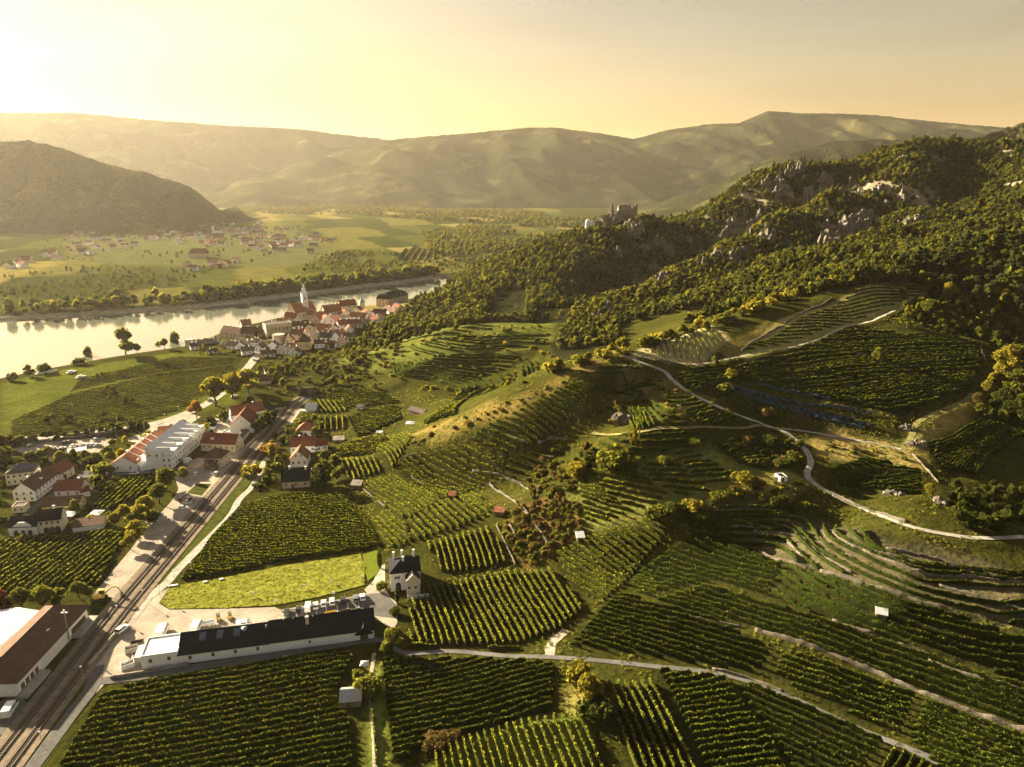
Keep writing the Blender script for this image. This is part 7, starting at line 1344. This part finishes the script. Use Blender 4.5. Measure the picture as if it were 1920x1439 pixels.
for k, (u, v, c, kk) in enumerate(((56,838,'black','suv'),(97,842,'white','car'),(117,843,'white','car'),(122,832,'black','suv'),(130,831,'black','suv'),(139,838,'white','car'),(157,838,'blue','car'),(165,837,'white','car'),(175,836,'white','car'),(183,837,'silver','car'),(179,826,'white','car'))):
    car(u, v, yawpx((u - 5, v + 2), (u + 5, v - 1)) if v > 833 else yd, kk, c, ['black car at the far left of the car park','first white car in the near row of the car park','second white car in the near row of the car park','left dark car of two side by side in the car park','right dark car of two side by side in the car park','white car in the middle of the car park','blue car at the start of the tight row','white car second in the tight row','white car third in the tight row','silver car at the end of the tight row','white car alone at the back of the car park'][k], group=G2)
car(40,824, yawpx((30,826),(50,823)), 'car','silver','silver car driving on the main road')
G3 = 'cars around the station'
for u, v, c, k, a, lab in ((252,890,'white','car',(12,-1),'white car on the lane below the terrace'),(352,867,'white','van',(8,-6),'white van beside the hotel'),(367,891,'white','car',(3,-9),'white car in front of the station building'),(406,890,'white','car',(6,-7),'white car at the corner of the station building'),(344,928,'white','car',(4,-7),'white car at the top of the station car row'),(339,938,'red','car',(3,-8),'red car in the station car row'),(356,941,'black','suv',(10,3),'black car right of the red one'),(352,945,'silver','car',(10,1),'silver car below the black one'),(344,955,'white','car',(12,-1),'white car at the bottom of the station car row'),(297,968,'grey','car',(10,0),'dark car under the trees by the gravel yard'),(286,981,'white','suv',(10,-3),'white car under the yellow trees'),(422,782,'silver','car',(8,0),'silver car in the farmyard'),(421,786,'black','car',(8,1),'black car below the silver one in the farmyard'),(397,806,'silver','car',(8,-2),'silver car by the farmyard hedge'),(424,812,'white','car',(10,-1),'white car beside the barn'),(115,908,'white','van',(8,-3),'white van in the lane of the old houses'),(106,913,'blue','car',(8,-5),'blue car behind the van in the lane'),(596,846,'white','suv',(6,-3),'white car at the long red-roofed house'),(476,676,'white','van',(2,-10),'white van driving into the town'),(440,745,'white','car',(8,-2),'white car under the big sunlit trees'),(393,752,'silver','car',(7,-4),'silver car on the road under the big trees')):
    car(u, v, yawpx((u, v), (u + a[0], v + a[1])), k, c, lab, group=G3)
# excavator
p = g1(190,1124); e = empty('excavator', p, yawpx((180,1122),(205,1118))); tag(e, 'yellow excavator with arm reaching over the gravel yard', 'excavator')
for s in (-1, 1):
    t = MB(); pr = [(-1.7, .1), (-1.9, .5), (-1.6, .9), (1.6, .9), (1.9, .5), (1.7, .1)]; t.add([(x, s * 1.2 - .28, z) for x, z in pr] + [(x, s * 1.2 + .28, z) for x, z in pr], [tuple(range(5, -1, -1)), tuple(range(6, 12))] + [(i, (i + 1) % 6, 6 + (i + 1) % 6, 6 + i) for i in range(6)]); t.build('track', 'rubber', e)
MB().box(-1.9, 1.2, -1.3, 1.3, 1.0, 2.0).box(-2.2, -.9, -1.2, 1.2, 1.2, 2.3).build('body', 'paint_yellow', e); MB().box(-.6, 1.2, .2, 1.25, 2.0, 3.2).build('cab', 'glass', e); MB().box(-.7, 1.25, .15, 1.3, 3.2, 3.3).build('cab_roof', 'paint_yellow', e)
MB().tube((1.0, -.2, 1.8), (3.6, -.2, 4.2), .32, .26).tube((3.6, -.2, 4.2), (5.6, -.2, 4.0), .26, .22).build('boom', 'paint_yellow', e); MB().tube((5.6, -.2, 4.0), (6.6, -.2, 1.6), .22, .18).build('arm', 'paint_yellow', e); MB().add([(6.3, -.8, 1.6), (7.0, -.8, 1.5), (6.9, -.8, .5), (6.0, -.8, .6), (6.3, .4, 1.6), (7.0, .4, 1.5), (6.9, .4, .5), (6.0, .4, .6)], [(0, 1, 2, 3), (7, 6, 5, 4), (1, 5, 6, 2), (0, 3, 7, 4), (2, 6, 7, 3)]).build('bucket', 'hub_metal', e)
# forklifts and trailer behind the winery
for u, v, lab in ((410,1164,'forklift with raised mast behind the winery roof'),(432,1161,'yellow forklift nearest the lawn')):
    p = g1(u, v); e = empty('forklift', (p[0], p[1], p[2] + .1), yawpx((u, v), (u + 3, v + 8))); tag(e, lab, 'forklift', 'forklifts at the winery')
    MB().box(-1.2, .9, -.6, .6, .3, 1.1).box(-1.3, -.6, -.6, .6, .4, 1.4).build('body', 'paint_yellow', e); MB().box(1.0, 1.15, -.5, -.35, .1, 3.0).box(1.0, 1.15, .35, .5, .1, 3.0).box(1.0, 1.15, -.35, .35, 2.8, 2.95).build('mast', 'hub_metal', e); MB().box(1.15, 2.3, -.45, -.3, .1, .2).box(1.15, 2.3, .3, .45, .1, .2).build('fork', 'hub_metal', e); MB().box(-.9, .7, -.55, .55, 2.1, 2.2).box(-.9, -.8, -.55, -.45, 1.1, 2.1).box(-.9, -.8, .45, .55, 1.1, 2.1).box(.6, .7, -.55, -.45, 1.1, 2.1).box(.6, .7, .45, .55, 1.1, 2.1).build('cab_frame', 'rubber', e)
    for x in (-.8, .7):
        for y in (-.6, .6): w = link('wheel', vehicle_meshes('car')[2], None, e); w.location = (x, y, .3)
for u, v, lab, c in ((393,1172,'flat trailer with pale load behind the winery','white_roof'),(668,1150,'green farm trailer on the winery car park','paint_green'),(648,1152,'brown farm trailer beside the green one','door_wood'),(620,1155,'small yellow implement on the winery car park','paint_yellow')):
    p = g1(u, v); e = empty('farm_trailer', (p[0], p[1], p[2] + .12), yawpx((u - 8, v + 2), (u + 8, v - 2))); tag(e, lab, 'trailer', 'trailers at the winery'); MB().box(-1.8, 1.8, -.9, .9, .6, .72).box(-1.8, 1.8, -.9, -.82, .72, 1.2).box(-1.8, 1.8, .82, .9, .72, 1.2).box(-1.8, -1.72, -.82, .82, .72, 1.2).box(1.72, 1.8, -.82, .82, .72, 1.2).build('bed', c, e); MB().tube((1.8, 0, .6), (3.0, 0, .45), .07).build('drawbar', 'hub_metal', e)
    for x in (-.7, .7):
        for y in (-.95, .95): w = link('wheel', vehicle_meshes('car')[2], None, e); w.location = (x, y, .3)
# open containers at the winery yard end
for k, (u, v, a, m) in enumerate(((247,1222,.5,'grey_wall'),(262,1232,.7,'tile_grey'),(240,1252,.6,'white_roof'),(258,1212,.3,'tile_grey'),(255,1245,.8,'brown_wall'))):
    p = g1(u, v); e = empty('skip_container', (p[0], p[1], p[2] + .1), a); tag(e, ['grey open container nearest the wall gap','dark open container beside the flat roof','white open container at the front of the winery','small dark container at the back of the group','brown open container in the middle of the group'][k], 'container', 'containers at the winery')
    b = MB(); 
    for bx in ((-1.8, 1.8, -1, -.9), (-1.8, 1.8, .9, 1), (-1.8, -1.7, -.9, .9), (1.7, 1.8, -.9, .9)): b.box(*bx, .05, 1.6)
    b.box(-1.7, 1.7, -.9, .9, .05, .2).build('tub', m, e); MB().box(-1.69, 1.69, -.89, .89, .2, .9).build('contents', 'door_wood', e)
# boats drawn up on the river bank
for k, (u, v) in enumerate(((76,702),(98,698),(134,700),(152,709))):
    p = g1(u, v); e = empty('boat', (p[0], p[1], p[2] + .1), yawpx((u - 8, v + 2), (u + 8, v - 2))); tag(e, ['white boat closest to the water shrubs','white boat beside the first one','white boat under an awning on the bank','white boat nearest the vineyard plain'][k], 'boat', 'boats on the near river bank')
    hl = [(-4, .0), (-3.8, 1.1), (1.5, 1.2), (4.2, 0), (1.5, -1.2), (-3.8, -1.1)]; MB().prism([(x * .85, y * .8) for x, y in hl], 0, .4).prism(hl, .4, 1.2).build('hull', 'frame_white', e); MB().prism([(-2.5, -.8), (.8, -.8), (1.4, 0), (.8, .8), (-2.5, .8)], 1.2, 2.1).build('cabin', 'frame_white', e); MB().box(-2.2, .6, -.83, .83, 1.5, 1.9).build('window_band', 'glass', e)

# ---------------------------------------------------------------- lamp posts, signs, parasols, masts
plain('lamp_white', (0.8, 0.78, 0.72), 0.5, 0.03, 2.0)
LAMPS = [(270,1128),(328,1090),(222,1158),(430,985),(360,1075),(470,905),(300,1120),(156,1275),(80,1400),(98,838),(170,820),(198,818),(218,816),(300,820),(335,775),(310,790),(405,880),(585,895),(585,905),(178,806)]
for k, (u, v) in enumerate(LAMPS):
    p = g1(u, v); e = empty('lamp_post', p); tag(e, ['slim lamp post by the bend of the yard beside the railway verge','lamp post at the corner of the lawn','lamp post between railway and winery yard','lamp post on the railway verge above the square vineyard','lamp post on the verge midway along the square vineyard','lamp post at the fork of the field path','lamp post beside the end of the lawn','lamp post at the dark ditch by the tracks','lamp post beside the asphalt lane','lamp post at the near edge of the car park','lamp post above the tight row of cars','lamp post at the back corner of the car park','lamp post at the car park exit','lamp post on the square','lamp post at the road bend','lamp post beside the ramp','lamp post in front of the station','lamp post by the dark-roofed house','second lamp post by the dark-roofed house','lamp post on the main road by the retaining wall'][k], 'lamp post', 'lamp posts')
    MB().tube((0, 0, -.2), (0, 0, 4.2), .07, .05).build('pole', 'tin', e); MB().lathe([(.12, 4.2), (.3, 4.35), (.3, 4.6), (.1, 4.75)], 8).build('lamp_head', 'lamp_white', e)
for k, (u, v) in enumerate(((622,1096),(571,1105),(678,1088),(474,1118),(626,1118),(519,1134))):
    p = g1(u, v); e = empty('info_board', p, .2); tag(e, ['white board on the lawn with the longest shadow','white board left of the longest-shadow one','white board beside the mown lawn','low white board in the middle of the lawn','white post board by the parked cars','white post board at the lawn corner near the car park'][k], 'board', 'white boards on the lawn'); MB().tube((0, 0, -.2), (0, 0, .9), .06).build('post', 'tin', e); MB().box(-.45, .45, -.05, .05, .9, 1.9).build('panel', 'frame_white', e)
for k, (u, v) in enumerate(((325,1100),(385,1093),(415,1088))):
    p = g1(u, v); e = empty('bench_box', p, .3); tag(e, ['long white bench at the head of the lawn','white box at the upper edge of the lawn','second white box at the upper edge of the lawn'][k], 'bench', 'white benches at the lawn edge'); w = 1.6 if k == 0 else .7; MB().box(-w, w, -.4, .4, .4, .6).build('seat', 'frame_white', e); MB().box(-w, -w + .2, -.35, .35, 0, .4).build('leg', 'frame_white', e); MB().box(w - .2, w, -.35, .35, 0, .4).build('leg', 'frame_white', e)
for u, v, lab, s in ((133,972,'white square parasol on the terrace of the slate-roofed house',2.6),(770,800,'white parasol in the side valley by the dark hut',2.4),(183,970,'white oval awning beside the yellow trees',2.4),(168,925,'white parasol behind the red-roofed house',1.5),(684,1256,'white square table-like stand by the footpath',1.2)):
    p = g1(u, v); e = empty('parasol', p); tag(e, lab, 'parasol', 'white parasols'); MB().tube((0, 0, -.2), (0, 0, 2.5), .06).build('pole', 'tin', e); MB().add([(-s, -s, 2.2), (s, -s, 2.2), (s, s, 2.2), (-s, s, 2.2), (0, 0, 2.9), (-s, -s, 2.05), (s, -s, 2.05), (s, s, 2.05), (-s, s, 2.05)], [(0, 1, 4), (1, 2, 4), (2, 3, 4), (3, 0, 4), (0, 5, 6, 1), (1, 6, 7, 2), (2, 7, 8, 3), (3, 8, 5, 0)]).build('canopy', 'frame_white', e)
p = g1(131,1204); e = empty('signal_mast', p); tag(e, 'dark mast standing against the depot roof', 'mast'); MB().tube((0, 0, -.3), (0, 0, 11), .22, .16).build('pole', 'hub_metal', e); MB().box(-1.0, 1.0, -.3, .3, 10.4, 10.7).build('platform', 'hub_metal', e); MB().lathe([(.25, 11), (.25, 11.6)], 8).build('lamp_head', 'lamp_white', e)
# ferry-side utility: fence along the footpath
posts = resample(xy([(706,1435),(702,1380),(697,1320),(698,1270)]), 3.0); f = empty('vine_fence', (*posts[0], float(H(*posts[0])))); tag(f, 'low line of posts and vines along the footpath', 'fence')
for q in posts: o = MB().tube((0, 0, -.3), (0, 0, 1.5), .06).build('post', 'door_wood', f); o.location = (q[0] - posts[0][0], q[1] - posts[0][1], float(H(*q)) - f.location[2])
link('vine_row', row_mesh(*row_arrays(posts, .8, 1.3, .5, f.location, 8), 'vine_yellow'), None, f)
